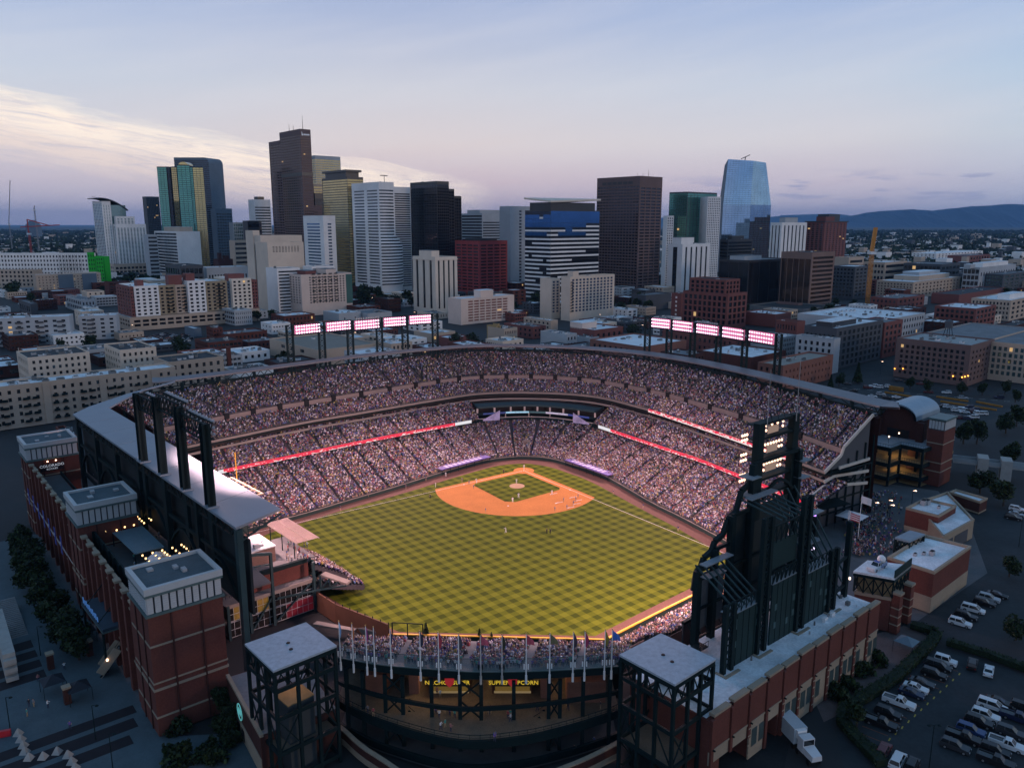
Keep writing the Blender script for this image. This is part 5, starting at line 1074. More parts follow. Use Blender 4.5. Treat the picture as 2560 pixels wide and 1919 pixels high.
m=MB(); m.rb(pc+su*.05,SA-R(90),-3.1,3.1,-.06,.0,19.0,21.2); m.build('sign_board',M('sign_black',(.02,.015,.02),.6),LB)
letter('COLORADO',1.15,(*(pc-su*.10),20.55),SA-R(90),sign_white,LB); letter('ROCKIES',.75,(*(pc-su*.10),19.55),SA-R(90),sign_white,LB)
for i in (-1.1,1.1): m=MB(); q=pc+sn*i-su*.6; m.cyl((*q,22.0),(*q,22.3),.25,.15,8); m.build('sign_lamp',lamp_warm,LB)
# terrace furniture: white party tents, metal shade roof, string lights
tent_w=M('white_tent',(.66,.64,.66),.7,0,.08,.6)
def tent(label,pts,z,rise,mat=tent_w,name='party_tent'):
    c=np.mean(pts,0); T=thing(name,label,'tent',(*c,17.4)); m=MB(); n=len(pts)
    a,b=(pts[0]+pts[1])/2,(pts[2]+pts[3])/2
    m.q([(*pts[0],z),(*a,z+rise),(*b,z+rise),(*pts[3],z)]); m.q([(*a,z+rise),(*pts[1],z),(*pts[2],z),(*b,z+rise)]); m.q([(*pts[0],z),(*pts[1],z),(*a,z+rise)]); m.q([(*pts[2],z),(*pts[3],z),(*b,z+rise)]); m.build('canopy',mat,T)
    for p in pts: q=MB(); q.cyl((*(p+(c-p)*.03),17.4),(*(p+(c-p)*.03),z),.06,.06,6); q.build('pole',white_paint,T)
B2=lambda x,y: (160+x/3.948,1180+y/3.948)
tent('white ridged party tent on the terrace below the middle louvred pavilion',[G(*B2(425,475),20.3),G(*B2(610,430),20.3),G(*B2(725,525),20.3),G(*B2(545,575),20.3)],20.3,.9)
tent('small white party tent beside the nearest louvred pavilion',[G(*B2(815,850),20.3),G(*B2(1000,785),20.3),G(*B2(1060,830),20.3),G(*B2(880,895),20.3)],20.3,.9)
T=thing('shade_roof','blue grey corrugated metal shade roof on the terrace','shade roof',(*G(*B2(700,670),20),17.4)); cor=[G(*B2(480,595),20.8),G(*B2(770,530),20.8),G(*B2(985,735),20.8),G(*B2(700,805),20.8)]
slab(cor,20.8,.2,M('blue_grey_metal',(.16,.24,.28),.5,.3,.1,.5),'roof_sheet',T)
for i in range(16):
    f=i/15; p,q=cor[0]+(cor[1]-cor[0])*f,cor[3]+(cor[2]-cor[3])*f; m=MB(); m.beam((*p,20.84),(*q,20.84),.12,.08); m.build('rib',M('blue_grey_metal',(.16,.24,.28)),T)
for c in cor: m=MB(); m.cyl((*c,17.4),(*c,20.6),.12,.12,6); m.build('post',steel,T)
bulb=M('bulb_glow',(1,.8,.5),.4,0,0,emit=(1,.62,.25),es=3.5); bm_=MB(); bm_.rb((0,0),0,-.13,.13,-.13,.13,-.16,.16); bme=bpy.data.meshes.new('bulb'); bme.from_pydata(bm_.v,[],bm_.f); bme.materials.append(bulb)
strings=[((680,400),(790,500),6),((760,375),(860,470),6),((815,355),(935,430),5),((905,310),(945,345),3),((400,460),(520,570),6),((490,440),(600,540),6),((580,420),(690,520),5),((1255,690),(1400,800),6),((1340,660),(1420,715),4),((1070,745),(1140,800),3),((1160,715),(1235,770),4),((775,820),(840,880),3),((875,795),(940,850),3),((970,770),(1045,830),4),((305,480),(410,580),3)]
for si,(a_,b_,n) in enumerate(strings):
    p,q=G(*B2(*a_),20.9),G(*B2(*b_),20.9); T=thing('string_lights','string of warm bulbs over the terrace','string lights',(*p,20.9),'strings of bulbs over the terrace')
    w_=MB(); w_.beam((*p,21.05),(*q,21.05),.03); w_.build('cable',black,T)
    for i in range(n): inst(bme,'bulb',T,(*(p+(q-p)*i/max(1,n-1)),20.9))
# entrance canopy over the street door
T=thing('entrance_canopy','dark flat entrance canopy with blue edge lettering over the street door','canopy',(*G(*B2(370,1400),10),0)); cc=[G(*B2(170,1275),10),G(*B2(380,1555),10),G(*B2(605,1480),10),G(*B2(370,1220),10)]
slab(cc,10,.6,M('canopy_dark_blue',(.035,.06,.085),.6,0,.2),'canopy_slab',T); slab([c+(np.mean(cc,0)-c)*-.02 for c in cc],9.3,.25,pav_trim,'rim',T)
for i in range(10):
    p=cc[0]+(cc[1]-cc[0])*(.06+.075*i)+(cc[3]-cc[0])*.06; m=MB(); m.rb(p,SA,-.28,.28,-.06,.06,10,11.3-.3*(i%2)); m.build('letter_block',M('blue_letter',(.10,.22,.42),.5,0,0,emit=(.1,.3,.8),es=.25),T)
for c in (cc[0],cc[1]): m=MB(); p=c+(np.mean(cc,0)-c)*.1; m.cyl((*p,0),(*p,9.1),.25,.25,8); m.build('post',steel,T)
for f in (.2,.8): m=MB(); p=cc[0]+(cc[1]-cc[0])*f; q=cc[3]+(cc[2]-cc[3])*f; m.beam((*p,10.1),(*q,14.5),.15); m.build('hanger_rod',steel,T)
# banners and flag poles on the street front
for i,u in enumerate((70.5,78,85.5,93,100.5,108,116)):
    o=NB+su*u-sn*1.2; T=thing('street_banner','blue and purple banner on a slanting pole on the brick street front','banner',(*o,9),'banners along the brick street front')
    m=MB(); m.cyl((*(o+sn*1.8),8.5),(*(o-sn*.6),15.5),.09,.07,6); m.build('pole',white_paint,T); m=MB(); m.rb(o-sn*.35,SA,-.8,.8,-.05,.05,12.2,16.8); m.build('cloth',M('blue_banner',(.05,.07,.28),.7,0,.5,.6),T)
# ------------------------------------------------------------------ right field corner stand: brick wall, glazed concourse wall, decks
A1=lambda x,y: (1740+x/4.606,1000+y/4.606); A2=lambda x,y: (1740+x/4.606,1330+y/4.606); A3=lambda x,y: (1480+x/4.608,1560+y/4.608)
A4=lambda x,y: (2100+x/4.807,1100+y/4.807); A5=lambda x,y: (2100+x/4.617,1560+y/4.617); A6=lambda x,y: (840+x/4.375,1540+y/4.375); A7=lambda x,y: (1200+x/4.618,1560+y/4.618)
A8=lambda x,y: (540+x/3.777,1480+y/3.777); B3=lambda x,y: (x/3.956,1500+y/3.956); B4=lambda x,y: (540+x/5.181,1280+y/5.181); B5=lambda x,y: (2100+x/4.809,900+y/4.809)
RW0=np.array([-60.6,166.0]); RA=R(41.5); ru=dirv(RA); rv=dirv(RA+R(90)); RL=15.2
RS=thing('corner_stand','right field corner stand with a brick wall, glazed concourse and shaded upper deck','grandstand',(*RW0,0))
m=MB(); m.rb(RW0,RA,0,RL,0,.5,8.4,12.0); m.build('brick_wall',brick,RS)
m=MB(); m.rb(RW0,RA,-.6,RL+.6,-.3,.6,12.0,13.0); m.build('steel_girder',steel,RS)
m=MB(); m.rb(RW0,RA,-.6,RL+2.2,.7,17,12.2,12.6); m.build('upper_deck',conc_dk,RS)
m=MB(); m.rb(RW0,RA,-6,RL+.3,-2.0,16,7.6,8.1); m.rb(RW0,RA,-6,RL+1,-2.2,-1.9,7.5,8.35,1); m.build('middle_deck',[conc_dk,trim],RS)
for z in (4.0,.1): m=MB(); m.rb(RW0,RA,-5.5,RL,-1.4,14,z,z+.3); m.build('concourse_floor',conc_dk,RS)
W=MB(); pn=[]; wp=RW0-rv*1.7-ru*5.6                # glazed concourse wall in a white grid
for j,(z0,z1) in enumerate(((.4,3.9),(4.2,7.4))):
    for i in range(15):
        q=MB(); w_=(RL+5.6)/15; q.rb(wp,RA,i*w_+.05,(i+1)*w_-.05,-.03,.03,z0,(z0+z1)/2-.04); q.rb(wp,RA,i*w_+.05,(i+1)*w_-.05,-.03,.03,(z0+z1)/2+.04,z1)
        lit_=(j == 1 and i in (1,2,5,6)) ; red_=(j == 0 and i in (10,11,12,13,14))
        q.build('window',M('lit_concession',(.2,.12,.03),.3,0,.6,.8,emit=(1,.62,.1),es=.07) if lit_ else (M('red_concession',(.12,.012,.02),.3,0,.4,.8,emit=(.5,.03,.06),es=.10) if red_ else M('concourse_glass',(.02,.018,.016),.15,0,.5,.5)),RS)
m=MB()
for i in range(16): m.rb(wp,RA,i*(RL+5.6)/15-.04,i*(RL+5.6)/15+.04,-.08,-.04,.3,7.5)
for z in (.3,2.1,3.9,4.2,5.8,7.4): m.rb(wp,RA,0,RL+5.6,-.13,-.09,z-.05,z+.05)
m.build('window_grid',M('pale_mullion',(.42,.44,.45),.5),RS)
for i,u in enumerate((-5.6,-.6,5.0,RL+.2)):
    m=MB(); m.rb(RW0-rv*2.3,RA,u-.3,u+.3,-.3,.3,0,(8.3,8.4,18.0,12.6)[i]); m.build('column',steel2,RS)
m=MB()
for u0,u1 in ((-.4,5),(5,-.4+15)): m.beam((*(RW0+ru*u0-rv*2.2),.3),(*(RW0+ru*u1-rv*2.2),7.4),.35); 
m.build('brace',steel2,RS)
m=MB(); m.beam((*(RW0+ru*-3-rv*2.3),19.5),(*(RW0+ru*5-rv*2.3),17.8),.5,.7); m.beam((*(RW0+ru*-3-rv*2.3),16.3),(*(RW0+ru*5-rv*2.3),15.2),.3); m.build('outrigger',steel2,RS)
# box with white roof, clapboard walls
bx=G(*B4(760,425),16.6); m=MB(); m.rb(bx,RA,-7.2,0,0,9,12.6,16.3); m.build('kitchen_wall',M('brown_siding',(.20,.12,.095),.8,0,.15,.4),RS)
for j in range(8): m=MB(); m.rb(bx,RA,-7.22,.03,-.05,-.005,12.7+j*.45,12.9+j*.45); m.build('siding_board',M('brown_siding',(.20,.12,.095)),RS)
m=MB(); m.rb(bx,RA,-7.4,.2,-.2,9.2,16.3,16.6); m.build('kitchen_roof',white_roof,RS)
for x,y,s in ((-5.5,5,1.1),(-3,1.2,.8),(-1.8,3.5,.5),(-4.6,.8,1.3)): m=MB(); m.rb(bx,RA,x,x+s,y,y+s*.7,16.6,16.6+s*.7); m.build('roof_unit',M('unit_grey',(.33,.34,.35)),RS)
# lattice shade
lc=[G(*B4(910,65),17),G(*B4(1335,325),17),G(*B4(1050,405),17),G(*B4(660,150),17)]
T=thing('slatted_shade','pinkish slatted sun shade over the upper deck of the corner stand','shade roof',(*np.mean(lc,0),12.6))
for i in range(30):
    f=(i+.5)/30; p,q=lc[0]+(lc[1]-lc[0])*f,lc[3]+(lc[2]-lc[3])*f; m=MB(); m.beam((*p,17),(*q,17),.28,.1); m.build('slat',M('weathered_slat',(.30,.22,.20),.7,0,.1),T)
for (a_,b_) in ((0,1),(3,2)): m=MB(); m.beam((*lc[a_],16.85),(*lc[b_],16.85),.2,.15); m.build('beam',trim,T)
m=MB(); m.beam((*((lc[0]+lc[3])/2),17.1),(*((lc[1]+lc[2])/2),17.1),.15); m.build('beam',trim,T)
for f in (.1,.5,.9): m=MB(); p=lc[3]+(lc[2]-lc[3])*f; m.cyl((*p,12.6),(*p,16.8),.12,.12,6); m.build('post',steel,T)
# small raked stands between that wall and the field, with pale wedge ends
def wedge(pts,z,t,zl,name):
    m=MB(); n=len(pts); m.q([(*p,k) for p,k in zip(pts,z)]); m.q([(*p,k-t) for p,k in zip(pts,z)][::-1])
    for i in range(n): j=(i+1)%n; m.q([(*pts[i],z[i]-t),(*pts[j],z[j]-t),(*pts[j],z[j]),(*pts[i],z[i])])
    m.build(name,trim,RS)
def raked(o,a,L_,depth,z0,z1,rows,occ,name):
    """rows step down along bearing a; L_ runs across"""
    m=MB(); s_=MB(); u=dirv(a)
    for j in range(rows):
        z=z1+(z0-z1)*(j+1)/rows; d0,d1=depth*j/rows,depth*(j+1)/rows
        m.rb(o,a,d0,d1,0,L_,z-1.2,z); s_.rb(o,a,d0+.25,d0+.45,.3,L_-.3,z,z+.75)
        k=int(L_/.55)
        for i in range(k):
            if random.random() < occ: p=np.asarray(o)+u*(d0+.45)+dirv(a+R(90))*(.4+i*.55); PEOPLE.append((p[0],p[1],z+.42,a))
    m.build(name,step_m,RS); tag(s_.build('seat_rows',seat_m,RS),kind='stuff')
raked(RW0+ru*(RL+.8)-rv*.2,RA,15,9.5,5.4,11.6,11,.9,'upper_raked_stand'); raked(RW0+ru*(RL+1.0)-rv*2,RA,18,13,2.2,6.6,13,.75,'lower_raked_stand')
w1=[G(*B4(1350,835),8.7),G(*B4(1420,795),8.7),G(*B4(1745,890),6.4),G(*B4(1690,930),6.4)]; wedge(w1,[9.3,9.3,6.6,6.6],.5,0,'wedge_end')
m=MB(); a_,b_=w1[0],w1[3]; lowp=lambda p,z: (*p,z)
m.beam(lowp(a_,5.4),lowp(b_,6.1),.4); m.beam(lowp(a_,9),lowp(a_,5.4),.4); m.beam(lowp(a_+(b_-a_)*.35,8.1),lowp(a_,5.4),.3); m.beam(lowp(a_+(b_-a_)*.7,7.2),lowp(a_+(b_-a_)*.35,5.7),.3); m.beam(lowp(a_+(b_-a_)*.35,8.1),lowp(a_+(b_-a_)*.35,5.7),.3); m.beam(lowp(RW0+ru*6-rv*2.2,6.3),lowp(a_,5.4),.4); m.build('wedge_truss',steel2,RS)
w2=[G(*B4(1255,1465),3.2),G(*B4(1310,1425),3.2),G(*B4(1825,1500),2.2),G(*B4(1790,1535),2.2)]; wedge(w2,[3.6,3.6,2.2,2.2],.45,0,'wedge_end')
# right field fence with posts, centre and left field walls with yellow top line
def wallrun(pts,z1,mat,name,cap=None,t=.35):
    P_=[FW(*p) for p in pts]; m=MB()
    for p,q in zip(P_[:-1],P_[1:]): d=q-p; m.rb(p,math.atan2(d[1],d[0]),-.02,np.linalg.norm(d)+.02,-t/2,t/2,0,z1)
    m.build(name,mat,OW)
    if cap:
        m=MB()
        for p,q in zip(P_[:-1],P_[1:]): d=q-p; m.rb(p,math.atan2(d[1],d[0]),-.04,np.linalg.norm(d)+.04,-t/2-.05,t/2+.05,z1,z1+.28)
        m.build('yellow_line',cap,OW)
ylw=M('yellow_paint',(.75,.42,.03),.5,0,.05)
OW=thing('outfield_wall','padded outfield wall with a yellow top line and a tall dark right field screen','wall',(*FW(80,95),0))
wallrun(OUT_L[:6],2.4,pad_m,'padded_wall',ylw); fence_brown=M('screen_brown',(.10,.052,.035),.7,0,.2,.3)
wallrun(OUT_L[5:10],4.9,fence_brown,'tall_screen'); wallrun([(108,0),(104,-1.5)],2.4,pad_m,'padded_wall')
RFp=[FW(*p) for p in OUT_L[5:10]]
for k,(p,q) in enumerate(zip(RFp[:-1],RFp[1:])):
    for i in range(7): m=MB(); c=p+(q-p)*i/7; m.rb(c,0,-.09,.09,-.09,.09,0,5.4); m.build('fence_post',steel,OW)
for f in (0,.5,1.): m=MB(); c=RFp[0]+np.array([1.0+6.8*f,-1.2-.7*f]); m.rb(c,0,-.12,.12,-.12,.12,0,6.0); m.build('gate_post',steel,OW)
m=MB(); c0,c1=RFp[0]+np.array([1.0,-1.2]),RFp[0]+np.array([7.8,-1.9]); m.beam((*c0,6),(*c1,6),.16); m.beam((*c0,2.6),(*c1,2.6),.12); m.build('gate_bar',steel,OW)
m=MB(); q=[G(*A8(1330,335),3.0),G(*A8(1390,400),1.2),G(*A8(1620,400),1.2),G(*A8(1400,330),3.0)]; m.q([(*q[0],3.0),(*q[1],1.0),(*q[2],1.0),(*q[3],3.0)]); m.build('ramp',trim,OW)

# ------------------------------------------------------------------ centre field: curved deck with flagpoles over an open concourse
CD=thing('centre_deck','curved open steel concourse with a crowded upper deck behind centre field','concourse',(-6,120,0))
zr=16.0
rim=smooth([G(*A6(20,440),zr),G(*A6(95,455),zr),G(*A6(520,525),zr),G(*A6(1130,575),zr),G(*A7(10,540),zr),G(*A7(800,525),zr),G(*A7(1510,480),zr),G(*A7(1600,470),zr)],6); rim=np.array(rim)
tgr=np.gradient(rim,axis=0); tgr /= np.linalg.norm(tgr,axis=1)[:,None]; nrr=np.stack([-tgr[:,1],tgr[:,0]],1); nrr[nrr[:,1] < 0] *= -1        # nrr points to the field
def cband(name,z0,z1,mat,out=0.,d=.3,pts=None,nn=None):
    P_=rim if pts is None else pts; n2=nrr if nn is None else nn; F_=P_-n2*out; Bq=F_+n2*d; m=MB()
    for A_,B_ in (([(*p,z0) for p in F_],[(*p,z1) for p in F_]),([(*p,z1) for p in F_],[(*p,z1) for p in Bq]),([(*p,z0) for p in Bq],[(*p,z1) for p in Bq]),([(*p,z0) for p in F_],[(*p,z0) for p in Bq])): m.strip(A_,B_)
    return m.build(name,mat,CD)
cband('rim_girder',14.4,15.9,steel,0,.5); cband('rim_ledge',15.9,16.05,pav_trim,.25,1.2)
gr_=bpy.data.materials.new('guard_glass'); gr_.use_nodes=True; _g=gr_.node_tree.nodes['Principled BSDF']; _g.inputs['Base Color'].default_value=(.10,.16,.18,1); _g.inputs['Alpha'].default_value=.22; _g.inputs['Roughness'].default_value=.1; MAT['guard_glass']=gr_
cband('glass_guard',16.05,18.3,gr_,0,.03); cband('guard_rail',18.3,18.36,steel2,.03,.1)
# raked standing deck falling towards the field
inn=smooth([G(870,1603,4.6),G(960,1604,4.6),G(1100,1606,4.6),G(1250,1610,4.6),G(1400,1612,4.6),G(1530,1618,4.6),G(1580,1625,4.6)],8); inn=np.array(inn)
i2=np.stack([np.interp(np.linspace(0,1,len(rim)),np.linspace(0,1,len(inn)),inn[:,k]) for k in (0,1)],1)
m=MB(); rows=22; DECK=[]
for j in range(rows):
    f0,f1=j/rows,(j+1)/rows; z=zr-.1+(4.6-zr)*f0; p0=rim+nrr*.35+(i2-rim)*f0; p1=rim+nrr*.35+(i2-rim)*f1; zn=zr-.1+(4.6-zr)*f1
    m.strip([(*p,z) for p in p0],[(*p,z) for p in p1]); m.strip([(*p,z) for p in p1],[(*p,zn) for p in p1])
    al_=np.concatenate([[0],np.cumsum(np.linalg.norm(np.diff(p0,axis=0),axis=1))]); k=int(al_[-1]/.62)
    for i in range(k):
        s=(i+random.random()*.6)*.62; fx=s/al_[-1]
        if any(abs(fx-a) < .015 for a in (.22,.45,.66,.84)): continue
        if random.random() < .82: q=p0+(p1-p0)*.5; DECK.append((np.interp(s,al_,q[:,0]),np.interp(s,al_,q[:,1]),z,R(90)+random.uniform(-.3,.3),j))
m.build('raked_deck',conc_dk,CD)
# concourse floors, girders, columns, diagonal braces
fl_e=smooth([G(*A6(20,900),6.5),G(*A6(130,975),6.5),G(*A6(560,1160),6.5),G(*A6(1340,1355),6.5),G(*A6(2000,1320),6.5),G(*A7(1000,1180),6.5),G(*A7(1460,1040),6.5),G(*A7(1600,980),6.5)],6); fl_e=np.array(fl_e)
floor_tan=M('concourse_paving',(.16,.12,.085),.85,0,.25,.3,fine=.15)
bk=np.array([(x,139.) for x,y in fl_e]); m=MB(); m.strip([(*p,6.5) for p in fl_e],[(*p,6.5) for p in bk]); m.strip([(*p,5.2) for p in fl_e],[(*p,6.5) for p in fl_e]); m.build('concourse_floor',[floor_tan],CD)
tgf=np.gradient(fl_e,axis=0); tgf /= np.linalg.norm(tgf,axis=1)[:,None]; nrf=np.stack([-tgf[:,1],tgf[:,0]],1); nrf[nrf[:,1] < 0] *= -1
cband('floor_girder',5.0,6.55,steel,.1,.5,fl_e,nrf); cband('lower_girder',.6,1.9,steel,.1,.5,fl_e,nrf)
cband('middle_ring',10.0,10.7,steel,0,.5,rim*.5+fl_e[np.linspace(0,len(fl_e)-1,len(rim)).astype(int)]*.5,nrr)
m=MB(); m.strip([(*p,.2) for p in fl_e],[(*p,.2) for p in bk]); m.build('lower_floor',M('lower_concourse_paving',(.12,.12,.12),.85,0,.2,.3),CD)
for i in range(0,len(fl_e),1):                                # railing: posts and rails
    if i%1 == 0: m=MB(); p=fl_e[i]+nrf[i]*.15; m.cyl((*p,6.5),(*p,7.6),.04,.04,5); m.build('rail_post',steel,CD)
cband('railing',7.5,7.6,steel,-.1,.06,fl_e,nrf); cband('railing',7.0,7.05,steel,-.1,.05,fl_e,nrf)
cols_px=[A6(120,600),A6(300,640),A6(515,660),A6(700,690),A6(1015,700),A6(1380,700),A6(1575,700),A6(1950,720),A7(780,640),A7(990,630),A7(1255,620),A7(1490,600)]
colp=[]
for px,py in cols_px:
    k=min(range(len(rim)),key=lambda i: abs(PX(*rim[i],12)[0]-px)); p=rim[k]+nrr[k]*.3; colp.append(p); m=MB(); m.rb(p,0,-.33,.33,-.33,.33,-.3,13.9); m.build('column',steel,CD)
for i in (2,5,8):
    m=MB(); p,q=colp[i],colp[i+1]
    for z0,z1 in ((6.6,10),(10.7,13.9),(.3,5.0)): m.beam((*p,z0),(*q,z1),.25); m.beam((*q,z0),(*p,z1),.25)
    m.build('cross_brace',steel,CD)
# concession stands under the deck
def conc(x0,x1,y,label_l,heart):
    m=MB(); m.rb((x0,y),0,0,x1-x0,0,2.4,6.5,11.4); m.build('concession_block',brick_dk,CD)
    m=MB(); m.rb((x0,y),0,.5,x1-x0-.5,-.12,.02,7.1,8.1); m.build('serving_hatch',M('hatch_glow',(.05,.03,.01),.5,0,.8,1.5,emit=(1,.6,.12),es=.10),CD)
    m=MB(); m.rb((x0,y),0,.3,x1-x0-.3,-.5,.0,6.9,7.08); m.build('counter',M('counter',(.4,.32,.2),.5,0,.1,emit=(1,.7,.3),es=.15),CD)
    m=MB(); m.rb((x0,y),0,.2,x1-x0-.2,-.35,-.13,8.2,9.7); m.build('sign_board',M('sign_dark',(.02,.015,.01),.5,0,.2,1.),CD)
    ly=M('yellow_letters',(.4,.3,.03),.5,0,0,emit=(1,.7,.06),es=.6); letter(label_l[0],1.15,(x0+(x1-x0)*.22,y-.4,8.95),0,ly,CD); letter(label_l[1],1.15,(x0+(x1-x0)*.78,y-.4,8.95),0,ly,CD)
    m=MB(); c=(x0+x1)/2; m.q([(c-.9,y-.45,9.9),(c+.9,y-.45,9.9),(c+.8,y-.45,8.8),(c,y-.45,8.0),(c-.8,y-.45,8.8)]); m.build('emblem',M('red_emblem',(.35,.02,.03),.5,0,0,emit=(.8,.05,.06),es=.25),CD)
cA=G(*A6(1045,860),6.5); cB=G(*A6(1440,880),6.5); conc(cA[0]-.5,cB[0]+.5,cA[1]+.5,('NACHOS','SUPER'),True)
cA2=G(*A7(140,870),6.5); cB2=G(*A7(570,830),6.5); conc(cA2[0],cB2[0]+.6,cA[1]+.5,('SUPREME','POPCORN'),True)
for (a_,b_,dpt) in ((A6(330,860),A6(560,870),6),(A6(800,850),A6(905,860),4),(A7(700,850),A7(800,850),4),(A7(1000,900),A7(1440,860),6)):
    p,q=G(*a_,6.5),G(*b_,6.5); m=MB(); m.rb(p,0,0,q[0]-p[0],0,dpt*.7,6.5,10.6); m.build('brick_room',M('warm_brick',(.26,.12,.085),.85,0,.15,.3,fine=.1),CD)
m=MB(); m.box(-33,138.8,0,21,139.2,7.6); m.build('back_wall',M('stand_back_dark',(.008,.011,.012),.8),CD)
def stairs(p0,p1,z0,z1,w,n,name,par,mat=None):
    d=(p1-p0); l=np.linalg.norm(d); a=math.atan2(d[1],d[0]); m=MB()
    for i in range(n): m.rb(p0,a,l*i/n,l*(i+1)/n,-w/2,w/2,z0+(z1-z0)*i/n-.25,z0+(z1-z0)*(i+1)/n)
    m.build(name,mat or concrete,par)
    for s in (-1,1): m=MB(); o=dirv(a+R(90))*s*w/2; m.beam((*(p0+o),z0+1.1),(*(p1+o),z1+1.1),.08); m.beam((*(p0+o),z0+.2),(*(p1+o),z1+.2),.12,.35); m.build('handrail',steel,par)
stairs(G(*A6(800,1000),6.5),G(*A6(1130,1290),1.0),6.5,1.0,2.2,26,'stair',CD); stairs(G(*A7(720,1040),6.5),G(*A7(360,1260),1.0),6.5,1.0,2.2,26,'stair',CD)
for k in range(3): spot(CD,(-15+11*k,131,12.8),(-15+11*k,129,6.5),800,(1,.68,.35),150,'concourse_lamp',.3)
for k in range(6): m=MB(); p=(-20+7*k,127.5,13.3); m.cyl((p[0],p[1],13.0),(p[0],p[1],13.4),.3,.12,8); m.build('pendant_lamp',lamp_warm,CD)
# brick base wall
lw=smooth([G(*A6(20,1200),3),G(*A6(80,1250),3),G(*A6(420,1520),3),np.array([-8.,107.5]),G(*A7(970,1658),3),G(*A7(1540,1400),3),G(*A7(1600,1360),3)],6); lw=np.array(lw)
tl=np.gradient(lw,axis=0); tl /= np.linalg.norm(tl,axis=1)[:,None]; nl_=np.stack([-tl[:,1],tl[:,0]],1); nl_[nl_[:,1] < 0] *= -1
cband('base_wall',0,2.8,brick_dk,0,.5,lw,nl_); cband('base_wall_band',.0,1.2,stone,.05,.04,lw,nl_)
for i in range(len(lw)-1):
    d=lw[i+1]-lw[i]; m=MB(); m.rb(lw[i],math.atan2(d[1],d[0]),.03,np.linalg.norm(d)-.03,-.15,.65,2.8,3.05); m.build('coping_stone',stone,CD)
# flagpoles along the rim
fl_px=[A6(65,430),A6(195,440),A6(325,465),A6(475,490),A6(655,500),A6(880,520),A6(1118,540),A6(1365,560),A6(1575,570),A6(1830,570),A7(0,530),A7(270,525),A7(540,520),A7(797,510),A7(1016,500),A7(1205,490),A7(1378,480),A7(1535,470)]
fcol=[(.25,.45,.7),(.55,.18,.06),(.4,.05,.25),(.12,.04,.06),(.05,.06,.14),(.05,.05,.08),(.45,.06,.08),(.07,.08,.10),(.06,.06,.08),(.10,.12,.06),(.5,.10,.15),(.10,.11,.07),(.42,.08,.12),(.16,.15,.08),(.06,.05,.07),(.35,.05,.12),(.25,.2,.04),(.05,.15,.5)]
cn=['pale blue','orange','magenta','dark maroon','navy','black','red','dark grey','charcoal','olive','rose red','dull olive','crimson','khaki','dark plum','wine red','mustard','bright blue']
posn=['outermost on the left','second from the left','third from the left','fourth from the left','fifth from the left','sixth from the left','seventh from the left','eighth from the left','ninth from the left','ninth from the right','eighth from the right','seventh from the right','sixth from the right','fifth from the right','fourth from the right','third from the right','second from the right','outermost on the right']
seen=set()
for i,(px,py) in enumerate(fl_px):
    k=min(range(len(rim)),key=lambda j: abs(PX(*rim[j],16)[0]-px)); p=rim[k]-nrr[k]*.45
    T=thing('flagpole','white flagpole with furled %s flag on the deck rim, %s'%(cn[i],posn[i]),'flagpole',(*p,14.2),'flagpoles along the curved deck')
    m=MB(); m.cyl((*p,14.0),(*p,23.2),.13,.07,8); m.build('pole',white_paint,T); m=MB(); m.cyl((*p,13.8),(*p,15.4),.2,.2,8); m.build('sleeve',white_paint,T)
    for s in (-.35,.35): m=MB(); m.rb(p+np.array([s,-.05]),0,-.1,.1,-.08,.08,16.6,17.5); m.build('flood_can',white_paint,T)
    m=MB(); m.cyl((*p,23.2),(*p,23.4),.12,.1,8); m.build('finial',M('gold_ball',(.6,.42,.1),.3,.6),T)
    m=MB(); n=6; prof=[(0.1,0),(.45,-.5),(.75,-1.3),(.65,-2.2),(.4,-2.9),(.12,-2.7)] if i not in (10,12,13,17) else [(.1,0),(.8,-.4),(1.4,-1.1),(1.6,-2.0),(.9,-1.7),(.12,-1.8)]
    s=.5 if i in (0,1,2,3,4) else .9; a_=[(p[0]+x*s,p[1]-.06+.12*math.sin(x*5),23.+z) for x,z in prof]; b_=[(x,y+.05,z) for x,y,z in a_]; m.q(a_); m.q(b_[::-1]); m.strip(a_+[a_[0]],b_+[b_[0]]); m.build('flag',M('flag_%d'%i,fcol[i],.8,0,.25,1.5),T)
